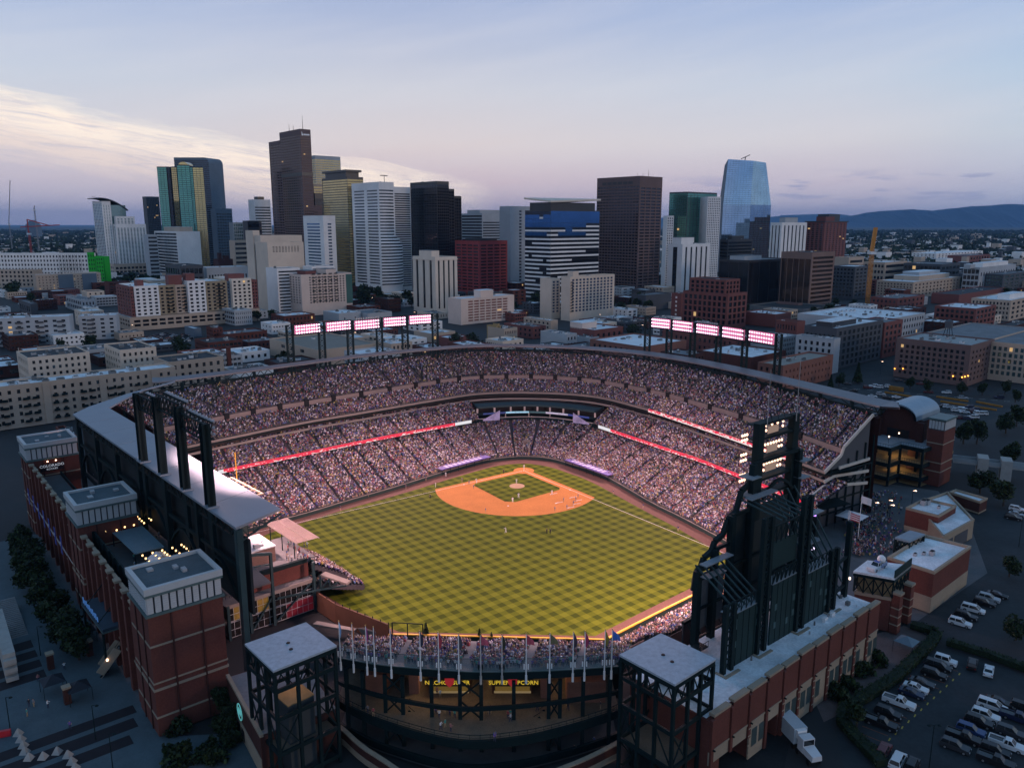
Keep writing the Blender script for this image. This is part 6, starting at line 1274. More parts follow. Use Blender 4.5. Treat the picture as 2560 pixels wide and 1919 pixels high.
# two square stair towers with flat pale roofs
def canopy_tower(label,cor,z,other):
    T=thing('stair_tower',label,'stair tower',(*np.mean(cor,0),0))
    slab(cor,z,.35,M('pale_deck_roof',(.36,.40,.44),.7,0,.2,1.1,fine=.08),'roof_deck',T); slab([c+(np.mean(cor,0)-c)*.012 for c in cor],z-.36,.8,steel,'roof_rim',T)
    c=np.mean(cor,0)
    for f in ((.42,.5),(.62,.45)): m=MB(); p=cor[0]+(cor[1]-cor[0])*f[0]+(cor[3]-cor[0])*f[1]; m.cyl((*p,z),(*p,z+.12),.35,.3,10); m.build('roof_drain',black,T)
    for i in range(4):
        p,q=[cor[k]+(c-cor[k])*.05 for k in (i,(i+1)%4)]; d=q-p; l=np.linalg.norm(d); a=math.atan2(d[1],d[0])
        for f in (0.,.36,.68): m=MB(); m.rb(p+d*f,a,-.26,.26,-.26,.26,-.2,z-1.1); m.build('column',steel,T)
        for zz in (z-4.4,12.6,6.2,.8): m=MB(); m.rb(p,a,.27,l-.27,-.2,.2,zz,zz+.7); m.build('girder',steel,T)
        m=MB(); n=5
        for j in range(n): m.beam((*(p+d*j/n),z-3.6),(*(p+d*(j+.5)/n),z-1.3),.16); m.beam((*(p+d*(j+.5)/n),z-1.3),(*(p+d*(j+1)/n),z-3.6),.16)
        m.build('roof_truss',steel,T)
        m=MB(); m.beam((*(p+d*.02),6.9),(*(p+d*.36),12.6),.2); m.beam((*(p+d*.36),6.9),(*(p+d*.02),12.6),.2); m.beam((*(p+d*.68),1.5),(*q,6.2),.2); m.beam((*q,6.9),(*(p+d*.68),12.6),.2); m.build('brace',steel,T)
    m=MB(); m.q([(*(x+(c-x)*.12),6.4) for x in cor]); m.build('landing',floor_tan,T)
    return T
ZC=22.
cR=[G(*A3(315,345),ZC),G(*A3(955,690),ZC),G(*A3(1430,395),ZC),G(*A3(795,100),ZC)]; cL=[G(*A8(270,485),ZC),G(*A8(540,740),ZC),G(*A8(1140,500),ZC),G(*A8(850,280),ZC)]
TL=canopy_tower('square steel stair tower with a flat pale roof left of the curved deck',cL,ZC,None); TR=canopy_tower('square steel stair tower with a flat pale roof right of the curved deck',cR,ZC,None)
c=np.mean(cL,0); m=MB(); m.rb(c+np.array([.6,-1.5]),R(44),-2.4,2.4,-2.2,2.2,0,13.5); m.build('lift_shaft',M('lift_shaft',(.05,.06,.065),.6,0,.15,.3),TL); m=MB(); m.rb(c+np.array([.6,-1.5]),R(44),-2.45,2.45,-2.25,2.25,13.5,13.7); m.build('lift_roof',M('lift_roof',(.35,.22,.10),.7),TL)
spot(TL,(*(c+np.array([0,1])),17.2),(*(c+np.array([.6,-1])),13),160,(1,.62,.2),150,'tower_lamp',.2)
stairs(G(*A3(740,1010),6.5),G(*A3(990,1440),1.0),6.5,.6,4.2,24,'stair',TR,M('stair_tread',(.24,.24,.23),.8,0,.15,.8))
spot(TR,(*np.mean(cR,0),17),(*np.mean(cR,0),6),60,(1,.62,.25),150,'tower_lamp',.2)
# brick outbuilding between the left stair tower and the brick street building
bo=G(*A8(100,780),8.0); OB=thing('brick_outbuilding','low brick outbuilding with a round neon emblem behind the left stair tower','building',(*bo,0))
bo2=G(*A8(290,1120),8.0); d=G(*A8(380,1055),8)-bo; m=MB(); a_=math.atan2(*(bo2-bo)[::-1]); lo=np.linalg.norm(bo2-bo)+8
m.rb(bo,a_,0,lo,0,14,0,7.6); m.build('wall',brick_dk,OB); m=MB(); m.rb(bo,a_,.5,lo-.5,.5,13.5,7.6,7.75); m.build('flat_roof',grey_roof,OB); m=MB(); m.rb(bo,a_,-.1,lo+.1,-.12,.5,7.6,8.1); m.build('coping',stone,OB)
m=MB(); m.rb(bo,a_,3,lo,-.15,-.01,0,3.4); m.build('stone_base',stone,OB)
for j in range(3): m=MB(); m.rb(bo,a_,4.2+2.6*j,6+2.6*j,-.22,-.16,.4,2.6); m.build('doorway',black,OB)
p=bo+dirv(a_)*(lo*.42)-dirv(a_+R(90))*.2; m=MB(); n=20
for i in range(n):
    t0,t1=2*math.pi*i/n,2*math.pi*(i+1)/n; m.beam((*(p+dirv(a_)*1.5*math.cos(t0)),5.4+1.5*math.sin(t0)),(*(p+dirv(a_)*1.5*math.cos(t1)),5.4+1.5*math.sin(t1)),.14)
m.build('neon_ring',M('teal_neon',(.1,.4,.4),.5,0,0,emit=(.2,.75,.75),es=.35),OB); m=MB()
for i in range(4): m.beam((*(p+dirv(a_)*(-.9+.45*i)),4.8),(*(p+dirv(a_)*(-.5+.45*i)),6.1),.12)
m.build('neon_script',M('teal_neon',(.1,.4,.4)),OB)
# ------------------------------------------------------------------ scoreboard (seen from behind), right foreground
BA=R(39.5); bu=dirv(BA); bv=dirv(BA+R(90)); BP=np.array([39.8,128.9]); FP=BP+bv*9.
SB=thing('scoreboard','huge dark green steel scoreboard seen from behind with braced towers','scoreboard',(*BP,0))
def vb(px,py): return V(px,py,BP,BA)
def vf(px,py): return V(px,py,FP,BA)
panel=M('scoreboard_back',(.009,.030,.032),.6,0,.2,.2); zroof=12.6
# back panels between the lattice posts: (left px, right px, top px left/right)
pans=[((400,970),(745,790)),((880,600),(1165,470)),((1275,480),(1540,350))]
tops=[]
for (l,r) in pans:
    t0,z0=vb(*A2(*l)); t1,z1=vb(*A2(*r)); m=MB(); zt=(z0+z1)/2; tops.append((t0,t1,zt)); m.rb(BP,BA,t0,t1,-.15,.15,zroof,zt); m.build('back_panel',panel,SB)
    n=5
    for i in range(1,n): m=MB(); m.rb(BP,BA,t0+(t1-t0)*i/n-.05,t0+(t1-t0)*i/n+.05,-.22,-.16,zroof,zt); m.build('panel_seam',steel,SB)
    random.seed(int(t0*10)+3)
    for i in range(5): m=MB(); u=t0+(t1-t0)*random.choice((.12,.12,.85,.85,.6)); z=zroof+(zt-zroof)*random.uniform(.1,.85); m.rb(BP,BA,u,u+.8,-.22,-.17,z,z+1.3); m.build('access_hatch',M('hatch_panel',(.05,.10,.105),.6),SB)
    m=MB(); m.rb(BP,BA,t0,t1,-.1,2.2,zt,zt+.15); m.build('catwalk',M('catwalk_deck',(.20,.23,.25),.7,0,.15,.5),SB)
    m=MB(); k=6
    for i in range(k): u0,u1=t0+(t1-t0)*i/k,t0+(t1-t0)*(i+1)/k; m.beam((*(BP+bu*u0),zt+.15),(*(BP+bu*u0),zt+2.6),.14); m.beam((*(BP+bu*u0),zt+.2),(*(BP+bu*u1),zt+2.5),.1)
    m.beam((*(BP+bu*t0),zt+2.6),(*(BP+bu*t1),zt+2.6),.16); m.build('catwalk_rail',steel,SB)
# upper middle panel
t0,z0=vb(*A2(870,130)); t1,z1=vb(*A2(1180,20)); m=MB(); m.rb(BP+bv*.4,BA,t0,t1,-.15,.15,tops[1][2]+3.0,(z0+z1)/2); m.build('back_panel',panel,SB); ztop2=(z0+z1)/2
m=MB(); u0_,u1_=tops[1][0],tops[1][1]
for i in range(6): a_,b_=u0_+(u1_-u0_)*i/6,u0_+(u1_-u0_)*(i+1)/6; m.beam((*(BP+bu*a_),tops[1][2]+.3),(*(BP+bu*b_),tops[1][2]+2.9),.25); m.beam((*(BP+bu*b_),tops[1][2]+.3),(*(BP+bu*b_),tops[1][2]+2.9),.25)
m.build('panel_truss',steel,SB)
m=MB(); k=6
for i in range(k): a_,b_=t0+(t1-t0)*i/k,t0+(t1-t0)*(i+1)/k; m.beam((*(BP+bu*a_),ztop2),(*(BP+bu*b_),ztop2+3.4),.16); m.beam((*(BP+bu*b_),ztop2),(*(BP+bu*b_),ztop2+3.4),.16)
m.beam((*(BP+bu*t0),ztop2+3.4),(*(BP+bu*t1),ztop2+3.4),.3); m.build('panel_truss',steel,SB)
# lattice posts of the back frame
posts=[(-1.8,tops[0][2]+2.8),(8.6,ztop2+6),(21.8,ztop2+7),(34.,tops[2][2]+2.8)]
for t_,z_ in posts:
    m=MB(); lattice(m,BP+bu*t_-bv*.3,BA,2.3,zroof-8,z_,.42,2.6); m.build('lattice_post',steel,SB)
    m=MB(); m.rb(BP+bu*t_-bv*.3,BA,-2.2,2.2,-1.5,-.9,11.9,13.0); m.rb(BP+bu*t_-bv*.3,BA,-2.2,-1.7,-.89,1,11.9,13.0); m.build('post_kerb',stone,SB)
# field-side frame, its stepped skyline, and slanting struts between the frames
steps=[(1.,28.),(6.,31.),(11.,36.5),(17.2,45.6),(33.6,45.6),(38.,33.),(42.5,29.)]
for t_,z_ in steps: m=MB(); m.rb(FP+bu*t_,BA,-.6,.6,-.6,.6,0,z_); m.build('front_post',steel,SB)
m=MB()
for (ta,za),(tb,zb_) in zip(steps[:-1],steps[1:]):
    zz=min(za,zb_)
    for z in (14,20,26): m.beam((*(FP+bu*ta),z),(*(FP+bu*tb),z),.4)
    m.beam((*(FP+bu*ta),zz),(*(FP+bu*tb),zz),.5,.7)
m.build('front_girder',steel,SB)
m=MB(); face_=M('screen_panel_back',(.13,.14,.15),.7,0,.25,.6)
for (ta,tb,za,zb_) in ((1.8,10.6,15,26.5),(34.5,42,15,28)): m.rb(FP+bv*.8,BA,ta,tb,0,.2,za,zb_)
m.build('screen_panel',face_,SB); m=MB(); m.rb(FP+bv*.8,BA,12,33,0,.25,14,36); m.build('screen_panel',M('screen_dark',(.02,.03,.032),.7),SB)
arch=[(0.6,24),(1.2,27.4),(2.6,28.2),(3.4,29.8),(5.6,30.4),(6.6,32.2),(9.2,33),(10.4,35.6),(13,36.6),(14.4,40.6),(17.4,41.6)]
m=MB()
for (ta,za),(tb,zb_) in zip(arch[:-1],arch[1:]): m.beam((*(FP+bu*ta+bv*.6),za),(*(FP+bu*tb+bv*.6),zb_),.8,.9)
m.build('stepped_outline',steel,SB)
def struts(lo,hi,n,zl,zh,name):                            # pale edged braces leaning from the field frame to the back frame
    for i in range(n):
        u=lo+(hi-lo)*i/(n-1); m=MB(); m.beam((*(FP+bu*(u-.4)),zh),(*(BP+bu*(u+.6)+bv*.6),zl),.28,.28); m.build(name,steel2,SB)
struts(.5,8.5,6,tops[0][2]+.4,29.5,'strut'); struts(14,22.5,6,ztop2+3.6,39.2,'strut'); struts(25,33,4,tops[2][2]+1.2,38,'strut'); struts(35.2,41.5,4,17,30.5,'strut'); struts(35.2,41.5,4,zroof+.6,21,'strut')
for z,lo,hi in ((29.6,.5,9),(27,1,7),(39.4,14,23),(30.6,35,42),(24,35,42)): m=MB(); m.rb(FP-bv*.8,BA,lo,hi,-1.4,.2,z,z+.2); m.build('service_walkway',M('catwalk_deck',(.20,.23,.25)),SB)
m=MB(); m.beam((*(BP+bu*35),zroof+3),(*(BP+bu*42+bv*1),zroof+3),.5); m.beam((*(BP+bu*35),zroof+9.5),(*(BP+bu*42+bv*1),zroof+9.5),.5); m.rb(BP+bu*42.3+bv*1,BA,-.5,.5,-.5,.5,0,30); m.build('end_frame',steel,SB)
# lamp tower above: two posts, arched portal, three floors of floodlights
for t_ in (20.2,32.8): m=MB(); m.rb(FP+bu*t_+bv*1.2,BA,-1.0,1.0,-.7,.7,33,53.2); m.build('tower_post',steel,SB)
for z in (37.5,41.0,45.3,49.6,52.6): m=MB(); m.rb(FP+bv*1.2,BA,21.3,31.7,-.5,.5,z,z+.5); m.rb(FP+bv*2.0,BA,19.5,33.5,0,1.6,z-.1,z+.1); m.build('tower_floor',steel,SB)
m=MB(); n=10; pts=[(21+11*i/n,37.5+3*math.sin(math.pi*i/n)) for i in range(n+1)]
for (ta,za),(tb,zb_) in zip(pts[:-1],pts[1:]): m.beam((*(FP+bu*ta),za),(*(FP+bu*tb),zb_),.5,.6)
m.build('arch',steel,SB)
for s in (16.2,34.6):
    for z in (39.5,43.2): m=MB(); m.rb(FP+bu*s,BA,-1.6,1.6,-1.6,1.6,z,z+.2); m.build('side_platform',M('catwalk_deck',(.20,.23,.25)),SB)
rz=math.atan2(bv[1],bv[0])+R(90); b_=MB(); [b_.cyl((0,0,-.3+.15*i),(0,0,-.15+.15*i),(.08,.2,.25,.2)[i],(.2,.25,.2,.08)[i],8) for i in range(4)]; LAMPB=bpy.data.meshes.new('lamp'); LAMPB.from_pydata(b_.v,[],b_.f); LAMPB.materials.append(M('peach_lamp',(.9,.8,.7),.4,0,0,emit=(1,.62,.42),es=2.0))
for r_,z in enumerate((42.2,43.4,46.4,47.6,50.6,51.6)):
    for i in range(11):
        if r_ >= 4 and i%2: continue
        inst(LAMPB,'lamp',SB,(*(FP+bu*(20.8+1.02*i)+bv*2.6),z),rz)
    for i in range(3): inst(LAMPB,'lamp',SB,(*(FP+bu*(17.6+.8*i)+bv*3.2),z-1.0),rz)
for z in (43,47,51): m=MB(); m.rb(FP+bv*1.9,BA,24.4,28.2,-.05,.05,z-.9,z+.6); m.build('glow_panel',M('peach_glow',(.5,.4,.3),.4,0,0,emit=(1,.56,.36),es=.15),SB)  # flat panels glowing by their own peach emission, in place of lamp light
for z in (43,47.2,51): spot(SB,(*(FP+bu*26+bv*4.5),z),(*FW(45,40),0),FLOOD_W)
for t_,h_ in ((21,12),(31.6,13)): m=MB(); m.cyl((*(FP+bu*t_),52),(*(FP+bu*t_),52+h_),.1,.05,5); m.build('lightning_rod',concrete,SB)
m=MB()
for i in range(6): u=20.5+2.3*i; m.beam((*(FP+bu*u),53.2),(*(FP+bu*(u+1.4)+bv*1.5),54.6),.12); 
m.beam((*(FP+bu*20.5+bv*1.5),54.6),(*(FP+bu*33+bv*1.5),54.6),.12); m.build('tower_crown_rail',steel,SB)
for (px,py,c) in ((1320,180,(.7,.6,.9)),(1740,520,(1,.8,.6)),(1340-0,-210,(.45,.2,1.))):
    t_,z=vf(*A2(px,py)); m=MB(); m.cyl((*(FP+bu*t_-bv*.6),z-.25),(*(FP+bu*t_-bv*.6),z+.25),.3,.3,8); m.build('work_lamp',M('work_lamp_%d'%px,(.8,.8,.8),.4,0,0,emit=c,es=2.5),SB)
# left field bleachers between wall and scoreboard, with the dark rail wall behind
LFo=np.array([20.6,155.2]); la=R(41.2)
BL=thing('bleachers','packed left field bleachers behind the yellow wall line','grandstand',(*LFo,0)); m=MB(); s_=MB()
for j in range(16):
    z=2.2+j*.42; d0=1.0+j*.8
    m.rb(LFo,la,-2 if j < 8 else 4,42,-d0-.8,-d0,0,z); s_.rb(LFo,la,0 if j < 8 else 4,41,-d0-.6,-d0-.45,z,z+.7)
    for i in range(74):
        if random.random() < .78 and i%15 and (j < 8 or i > 7): p=LFo+dirv(la)*(i*.56)-dirv(la+R(90))*(d0+.45); PEOPLE.append((p[0],p[1],z+.42,la+R(90)))
m.build('steps',step_m,BL); tag(s_.build('seat_rows',seat_m,BL),kind='stuff')
m=MB(); m.rb(LFo,la,6,42,-15.4,-15.1,0,11); m.build('back_screen',W_char,BL)
for i in range(10): m=MB(); o=LFo+dirv(la)*(7+i*2.4)-dirv(la+R(90))*15.3; m.beam((*o,11.4),(*(o-dirv(la+R(90))*2.5+dirv(la)*1.5),5.5),.2); m.build('leaning_brace',steel2,BL)
m=MB(); m.rb(LFo,la,6,42,-15.6,-14.9,11,11.6); m.build('top_rail',steel,BL)
for i,f in enumerate((13.5,24)):
    p=LFo+dirv(la)*f-dirv(la+R(90))*13; T=thing('pennant_pole','pole with a large dark pennant in the left field bleachers, %s one'%('nearer' if i == 0 else 'farther'),'flagpole',(*p,6)); m=MB(); m.cyl((*p,6),(*p,16),.1,.07,6); m.build('pole',white_paint,T)
    m=MB(); a_=[(p[0],p[1],15.8),(p[0]+2.2,p[1]-.2,13.6),(p[0]+1.9,p[1]-.1,11.5),(p[0]+.1,p[1],12.6)]; b_=[(x,y+.06,z) for x,y,z in a_]; m.q(a_); m.q(b_[::-1]); m.build('pennant',M('dark_pennant',(.025,.03,.05),.8),T)

# ------------------------------------------------------------------ long brick service building under the scoreboard
LO=np.array([32.2,112.9]); LA=R(41.0); lu=dirv(LA); lv=dirv(LA+R(90)); LL=60.4; ZL=13.3
SV=thing('service_building','long low brick and stone service building with a white roof below the scoreboard','building',(*LO,0))
W=MB(); W.rb(LO,LA,0,5.5,.3,17,5.4,ZL-.6); W.rb(LO,LA,5.5,12.2,.3,17,4.6,ZL-.6); W.rb(LO,LA,12.2,16.4,.3,17,0,ZL-.6); W.rb(LO,LA,16.4,21.4,.3,17,6.6,ZL-.6); W.rb(LO,LA,21.4,LL,.3,17,0,ZL-.6); W.rb(LO,LA,0,3.4,.3,17,0,5.4); W.rb(LO,LA,0,21.4,12,17,0,4.5); W.build('wall',brick,SV)
nb=11; bw=LL/nb
for i in range(nb):
    u=i*bw; m=MB(); m.rb(LO,LA,u+.9,u+bw-.05,-.02,.28,7.4,ZL+(.3 if i%2 else .0)); m.build('brick_bay',brick,SV)
    m=MB(); m.rb(LO,LA,u+.8,u+bw,-.1,1.0,ZL+(.31 if i%2 else .01),ZL+(.75 if i%2 else .45)); m.build('coping',stone,SV)
    m=MB(); m.rb(LO,LA,u+.1,u+.8,-.3,.28,0 if u > 21.5 or u < 3 or 12 < u < 16.5 else 4.7,ZL-.3); m.build('pier',brick,SV); m=MB(); m.rb(LO,LA,u+.8,u+.9,.1,.29,0 if u > 21 else 5.5,ZL); m.build('dark_joint',black,SV)
    if u > 21 or i == 2:
        for zz in (1.4,3.2,5.0,6.4): m=MB(); m.rb(LO,LA,u+.05,u+.85,-.34,-.301,zz,zz+.22); m.build('stone_block',stone,SV)
        m=MB(); m.rb(LO,LA,u+.9,u+bw-.05,.02,.29,0.01,7.1); m.build('stone_bay',stone,SV)
        for k in range(2 if i%3 else 1): m=MB(); c=u+1.7+k*2.3; m.rb(LO,LA,c,c+1.6,-.04,.019,2.2,5.6); m.rb(LO,LA,c-.02,c+1.62,-.07,-.041,3.8,3.95); m.build('window',M('green_glass_block',(.05,.075,.075),.3,0,.2),SV)
    m=MB(); m.rb(LO,LA,u+.9,u+bw,-.14,-.03,7.1,7.4); m.build('stone_course',stone,SV); m=MB(); m.rb(LO,LA,u+.4,u+.65,-.75,-.35,7.5,7.7); m.build('wall_lamp',steel,SV)
m=MB(); m.rb(LO,LA,5.5,21.4,3.8,4.2,0,4.5); m.build('dock_inner_wall',black,SV); m=MB(); m.rb(LO,LA,0,21.4,.1,.29,4.7,7.1); m.build('stone_lintel',stone,SV)
m=MB(); m.rb(LO,LA,.4,LL-.4,1.2,16.8,ZL-.6,ZL-.5); m.build('white_roof',white_roof,SV)
for i in range(26):
    x,y=random.uniform(2,LL-3),random.uniform(2,14); m=MB(); k=random.random()
    if k < .5: m.cyl((*(LO+lu*x+lv*y),ZL-.5),(*(LO+lu*x+lv*y),ZL+random.uniform(.0,.5)),.2,.15,8)
    else: m.rb(LO+lu*x+lv*y,LA,0,random.uniform(.4,1.6),0,random.uniform(.3,.9),ZL-.5,ZL+random.uniform(0,.6))
    m.build('roof_vent',random.choice((white_paint,conc_dk,M('unit_grey',(.33,.34,.35)))),SV)
p=LO+lu*24.5+lv*9; m=MB(); m.rb(p,LA,0,4.2,0,2.6,ZL,ZL+2.4); m.build('chiller',conc_dk,SV)
for i in range(4): m=MB(); q=p+lu*(.8+(i%2)*1.4)+lv*(.7+(i // 2)*1.2); m.cyl((*q,ZL+2.4),(*q,ZL+2.7),.5,.5,10); m.build('chiller_fan',black,SV)
for u in (14.0,36): m=MB(); p=LO+lu*u+lv*13.; m.rb(p,LA,0,3.6,0,2.2,ZL+.4,ZL+.6); [m.rb(p,LA,i*.9,i*.9+.06,0,.05,ZL+.6,ZL+1.7) for i in range(5)]; m.rb(p,LA,0,3.6,0,.05,ZL+1.6,ZL+1.7); m.build('roof_platform',steel,SV)
# end tower with porch, show truck on its roof
pv=[G(*A4(160,1570),13.4),G(*A4(660,1658),13.4),G(*A4(860,1500),13.4),G(*A4(330,1440),13.4)]
PT=thing('gate_tower','brick and stone gate tower with a white flat roof carrying a pickup truck','building',(*pv[0],0)); c=np.mean(pv,0)
slab(pv,13.4,.5,white_roof,'roof_slab',PT); slab([q+(c-q)*.01 for q in pv],12.88,.7,steel,'roof_girder',PT); d=pv[2]-pv[1]; m=MB(); m.rb(pv[1],math.atan2(d[1],d[0]),0,np.linalg.norm(d),0,.2,12.2,15.2); m.build('sign_screen',panel,PT)
slab([q+(c-q)*.1 for q in pv],8.4,.8,stone,'stone_band',PT); slab([q+(c-q)*.12 for q in pv],7.6,7.6,brick,'brick_base',PT); slab([q+(c-q)*.2 for q in pv],12.2,3.8,M('tan_porch_wall',(.3,.22,.12),.8),'porch_core',PT)  # porch core in one even tan
for i in range(4):
    p,q=[pv[k]+(c-pv[k])*.07 for k in (i,(i+1)%4)]; m=MB()
    for j in range(4): a_,b_=p+(q-p)*j/4,p+(q-p)*(j+1)/4; m.beam((*a_,8.4),(*b_,12.2),.2); m.beam((*b_,8.4),(*a_,12.2),.2); m.beam((*a_,8.4),(*a_,12.2),.25)
    m.build('porch_truss',steel,PT)
for f in (.12,.8): m=MB(); p=pv[1]+(pv[2]-pv[1])*f-dirv(LA+R(90))*.6; m.rb(p,LA,-.9,.9,-.9,.9,0,9.4); m.rb(p,LA,-1.05,1.05,-1.05,1.05,9.4,9.9,1); [m.rb(p,LA,-.94,.94,-.94,.94,z,z+.3,1) for z in (2,4,6)]; m.build('gate_pier',[brick,stone],PT)
# two white roofed brick blocks beyond
def flat_block(label,pts,z,wm=brick,base=stone,zb=4.0,name='brick_block',units=3,win=True):
    pts=[np.asarray(p) for p in pts]; c=np.mean(pts,0); T=thing(name,label,'building',(*c,0)); slab(pts,z,z-zb,wm,'wall',T); slab([p+(p-c)*.006 for p in pts],zb,zb,base,'base_course',T)
    slab([p+(c-p)*.05 for p in pts],z+.012,.01,white_roof if wm is not W_char else grey_roof,'flat_roof',T)
    for i in range(4):
        p,q=pts[i],pts[(i+1)%4]; d=q-p; m=MB(); l=np.linalg.norm(d); a=math.atan2(d[1],d[0]); s=1 if (c-p) @ dirv(a+R(90)) > 0 else -1
        m.rb(p,a,.51,l-.51,*sorted((-.08*s,.45*s)),z,z+.7); m.rb(p,a,-.08,.5,*sorted((-.1*s,.47*s)),z,z+.72); m.build('parapet',stone,T)
    for i in range(units): p=pts[0]+(pts[1]-pts[0])*random.uniform(.2,.75)+(pts[3]-pts[0])*random.uniform(.2,.75); m=MB(); s=random.uniform(.8,2.0); m.rb(p,LA,0,s,0,s*.7,z+.02,z+s*.8); m.rb(p,LA,.1,s-.1,.1,s*.6,z+s*.8,z+s*.9,1); m.build('roof_unit',[M('unit_grey',(.33,.34,.35)),black],T)
    return T
flat_block('white roofed brick block beside the roof with the pickup truck',[G(*A4(570,1430),10),G(*A4(1130,1610),10),G(*A4(1570,1300),10),G(*A4(1020,1160),10)],10)
flat_block('small white roofed brick pavilion on the plaza by the left field gate',[G(*A4(790,830),7),G(*A4(1185,930),7),G(*A4(1395,805),7),G(*A4(1010,720),7)],7,zb=2)
rbx=flat_block('long stone terrace building with garage doors facing the car park',[G(*A4(1240,1180),5.2),G(*A4(1610,975),5.2),G(*A4(1290,640),5.2),G(*A4(900,770),5.2)],5.2,wm=stone,zb=.6,units=0)
m=MB(); p,q=G(*A4(1360,1230),0),G(*A4(1600,1090),0); 
for f0,f1 in ((.0,.22),(.3,.85)): m.rb(G(*A4(1240,1180),5.2),math.atan2(*(G(*A4(1610,975),5.2)-G(*A4(1240,1180),5.2))[::-1]),3+16*f0,3+16*f1,-.12,-.02,.1,3.9)
m.build('garage_door',W_char,rbx)
flat_block('low dark brick block with a narrow flat roof right of the plaza',[G(*A4(1310,640),3.6),G(*A4(1680,760),3.6),G(*A4(1770,715),3.6),G(*A4(1390,610),3.6)],3.6,wm=brick_dk,zb=.5,units=0)
cr_=[G(*A4(660,1165),12),G(*A4(835,1210),12),G(*A4(1020,1125),12),G(*A4(840,1080),12)]
T=thing('steel_belvedere','small dark steel pavilion with a flat blue grey roof beside the plaza','pavilion',(*np.mean(cr_,0),0)); slab(cr_,12,.5,M('blue_grey_roof',(.20,.26,.30),.6,.1,.1),'roof_slab',T); c=np.mean(cr_,0)
for i in range(4):
    p,q=[cr_[k]+(c-cr_[k])*.06 for k in (i,(i+1)%4)]; m=MB(); m.rb(p,LA,-.25,.25,-.25,.25,0,11.5); m.build('post',steel,T); m=MB()
    for j in range(3): a_,b_=p+(q-p)*j/3,p+(q-p)*(j+1)/3; m.beam((*a_,8.6),(*b_,11.2),.18); m.beam((*b_,8.6),(*a_,11.2),.18)
    m.beam((*p,8.5),(*q,8.5),.35); m.build('truss',steel,T)
slab([p+(c-p)*.08 for p in cr_],8.3,.3,trim,'floor',T)

# ------------------------------------------------------------------ left field gate house: vaulted hall, terraces on columns, brick tower
GH=thing('gate_house','brick gate house with a blue barrel vault roof and stacked open terraces','building',(145,272,0))
dk=[np.array(p) for p in ((128.7,272.8),(134.0,266.4),(140.0,271.2),(145.0,265.4),(155,272.4))]; bkp=[np.array(p) for p in ((166,283),(150,300),(133,293))]
tan_floor=M('terrace_tan',(.34,.24,.12),.85,0,.12,.3)
for k,(z,fm) in enumerate(((14.0,M('terrace_grey',(.22,.24,.26),.85,0,.1)),(8.2,tan_floor),(3.2,tan_floor),(.15,tan_floor))):
    slab(dk+bkp,z,.9 if k < 3 else .1,fm,'terrace_floor',GH)
    if k < 3:
        for p,q in zip(dk[:-1],dk[1:]):
            d=q-p; a=math.atan2(d[1],d[0]); l=np.linalg.norm(d); m=MB(); m.rb(p,a,0,l,-.3,-.02,z-1.3,z+.1); m.build('terrace_girder',steel,GH); m=MB(); m.rb(p,a,0,l,-.1,-.05,z+1.05,z+1.15); [m.rb(p,a,i*l/9,i*l/9+.07,-.1,-.05,z+.1,z+1.05) for i in range(9)]; m.build('railing',steel2,GH)
for p in dk: m=MB(); m.rb(p,LA,-.35,.35,-.35,.35,0,14); m.build('column',steel,GH)
for p in ((139,277),(147,273),(136,281)): m=MB(); m.rb(p,LA,-.35,.35,-.35,.35,0,13); m.build('column',steel,GH)
for z,ww in ((8.2,4),(3.2,5),(.15,5)): m=MB(); m.rb((147.5,274.5),LA,0,ww,0,3,z,z+4); m.build('brick_core',M('warm_brick',(.26,.12,.085)),GH)
for z in (12.2,6.8,2.8): spot(GH,(141,276,z),(142,277,0),420,(1,.66,.28),160,'terrace_lamp',.4)
tw=np.array([151.8,265.4]); m=MB(); m.rb(tw,LA,0,10,0,5.5,0,20.3); m.build('brick_tower',brick,GH)
for z in (5.2,8.4,15.4): m=MB(); m.rb(tw,LA,-.12,10.12,-.12,5.6,z,z+.35); m.build('stone_course',stone,GH)
m=MB(); m.rb(tw,LA,.2,9.8,.2,5.3,20.3,23.9); m.build('crown_core',W_char,GH); m=MB(); m.rb(tw,LA,-.3,10.3,-.3,5.8,23.9,24.5); m.build('crown_roof',pav_trim,GH)
for i in range(9): m=MB(); m.rb(tw,LA,.4+i*1.05,1.2+i*1.05,-.02,.18,20.7,23.6); m.build('louvre_panel',louvre,GH)
for i in range(5): m=MB(); m.rb(tw,LA,-.02,.18,.4+i*1.02,1.2+i*1.02,20.7,23.6); m.build('louvre_panel',louvre,GH)
# vaulted hall: gable faces the plaza, roof runs away to the right
g0,g1=G(*B5(430,880),14.),G(*B5(985,975),14.); gd=g1-g0; gl_=np.linalg.norm(gd); ga_=math.atan2(gd[1],gd[0]); gn=dirv(ga_+R(90)); gn=-gn if gn[1] < 0 else gn; gn=dirv(R(41)); 
def gz(px,py): return V(px,py,g0,ga_)
_,zsp=gz(*B5(430,660)); t_a,z_a=gz(*B5(520,640)); t_m,z_m=gz(*B5(700,575)); t_b,z_b=gz(*B5(900,705)); zbase=14.
n=14; R_=(t_b-t_a)/2; tc_=(t_a+t_b)/2; zspr=min(z_a,z_b)-.3; rise=z_m-zspr+.6
prof=[(tc_-R_*math.cos(math.pi*i/n),zspr+rise*math.sin(math.pi*i/n)) for i in range(n+1)]
W=MB(); f=[(*(g0+dirv(ga_)*t),z) for t,z in prof]; W.q([(*(g0+dirv(ga_)*0),zbase),(*(g0+dirv(ga_)*gl_),zbase),(*(g0+dirv(ga_)*gl_),zspr),*f[::-1],(*g0,zspr)]);
for t in (0,gl_): p=g0+dirv(ga_)*t; W.q([(*p,zbase),(*(p+gn*20),zbase),(*(p+gn*20),zspr),(*p,zspr)])
W.build('gable_wall',brick_dk,GH)
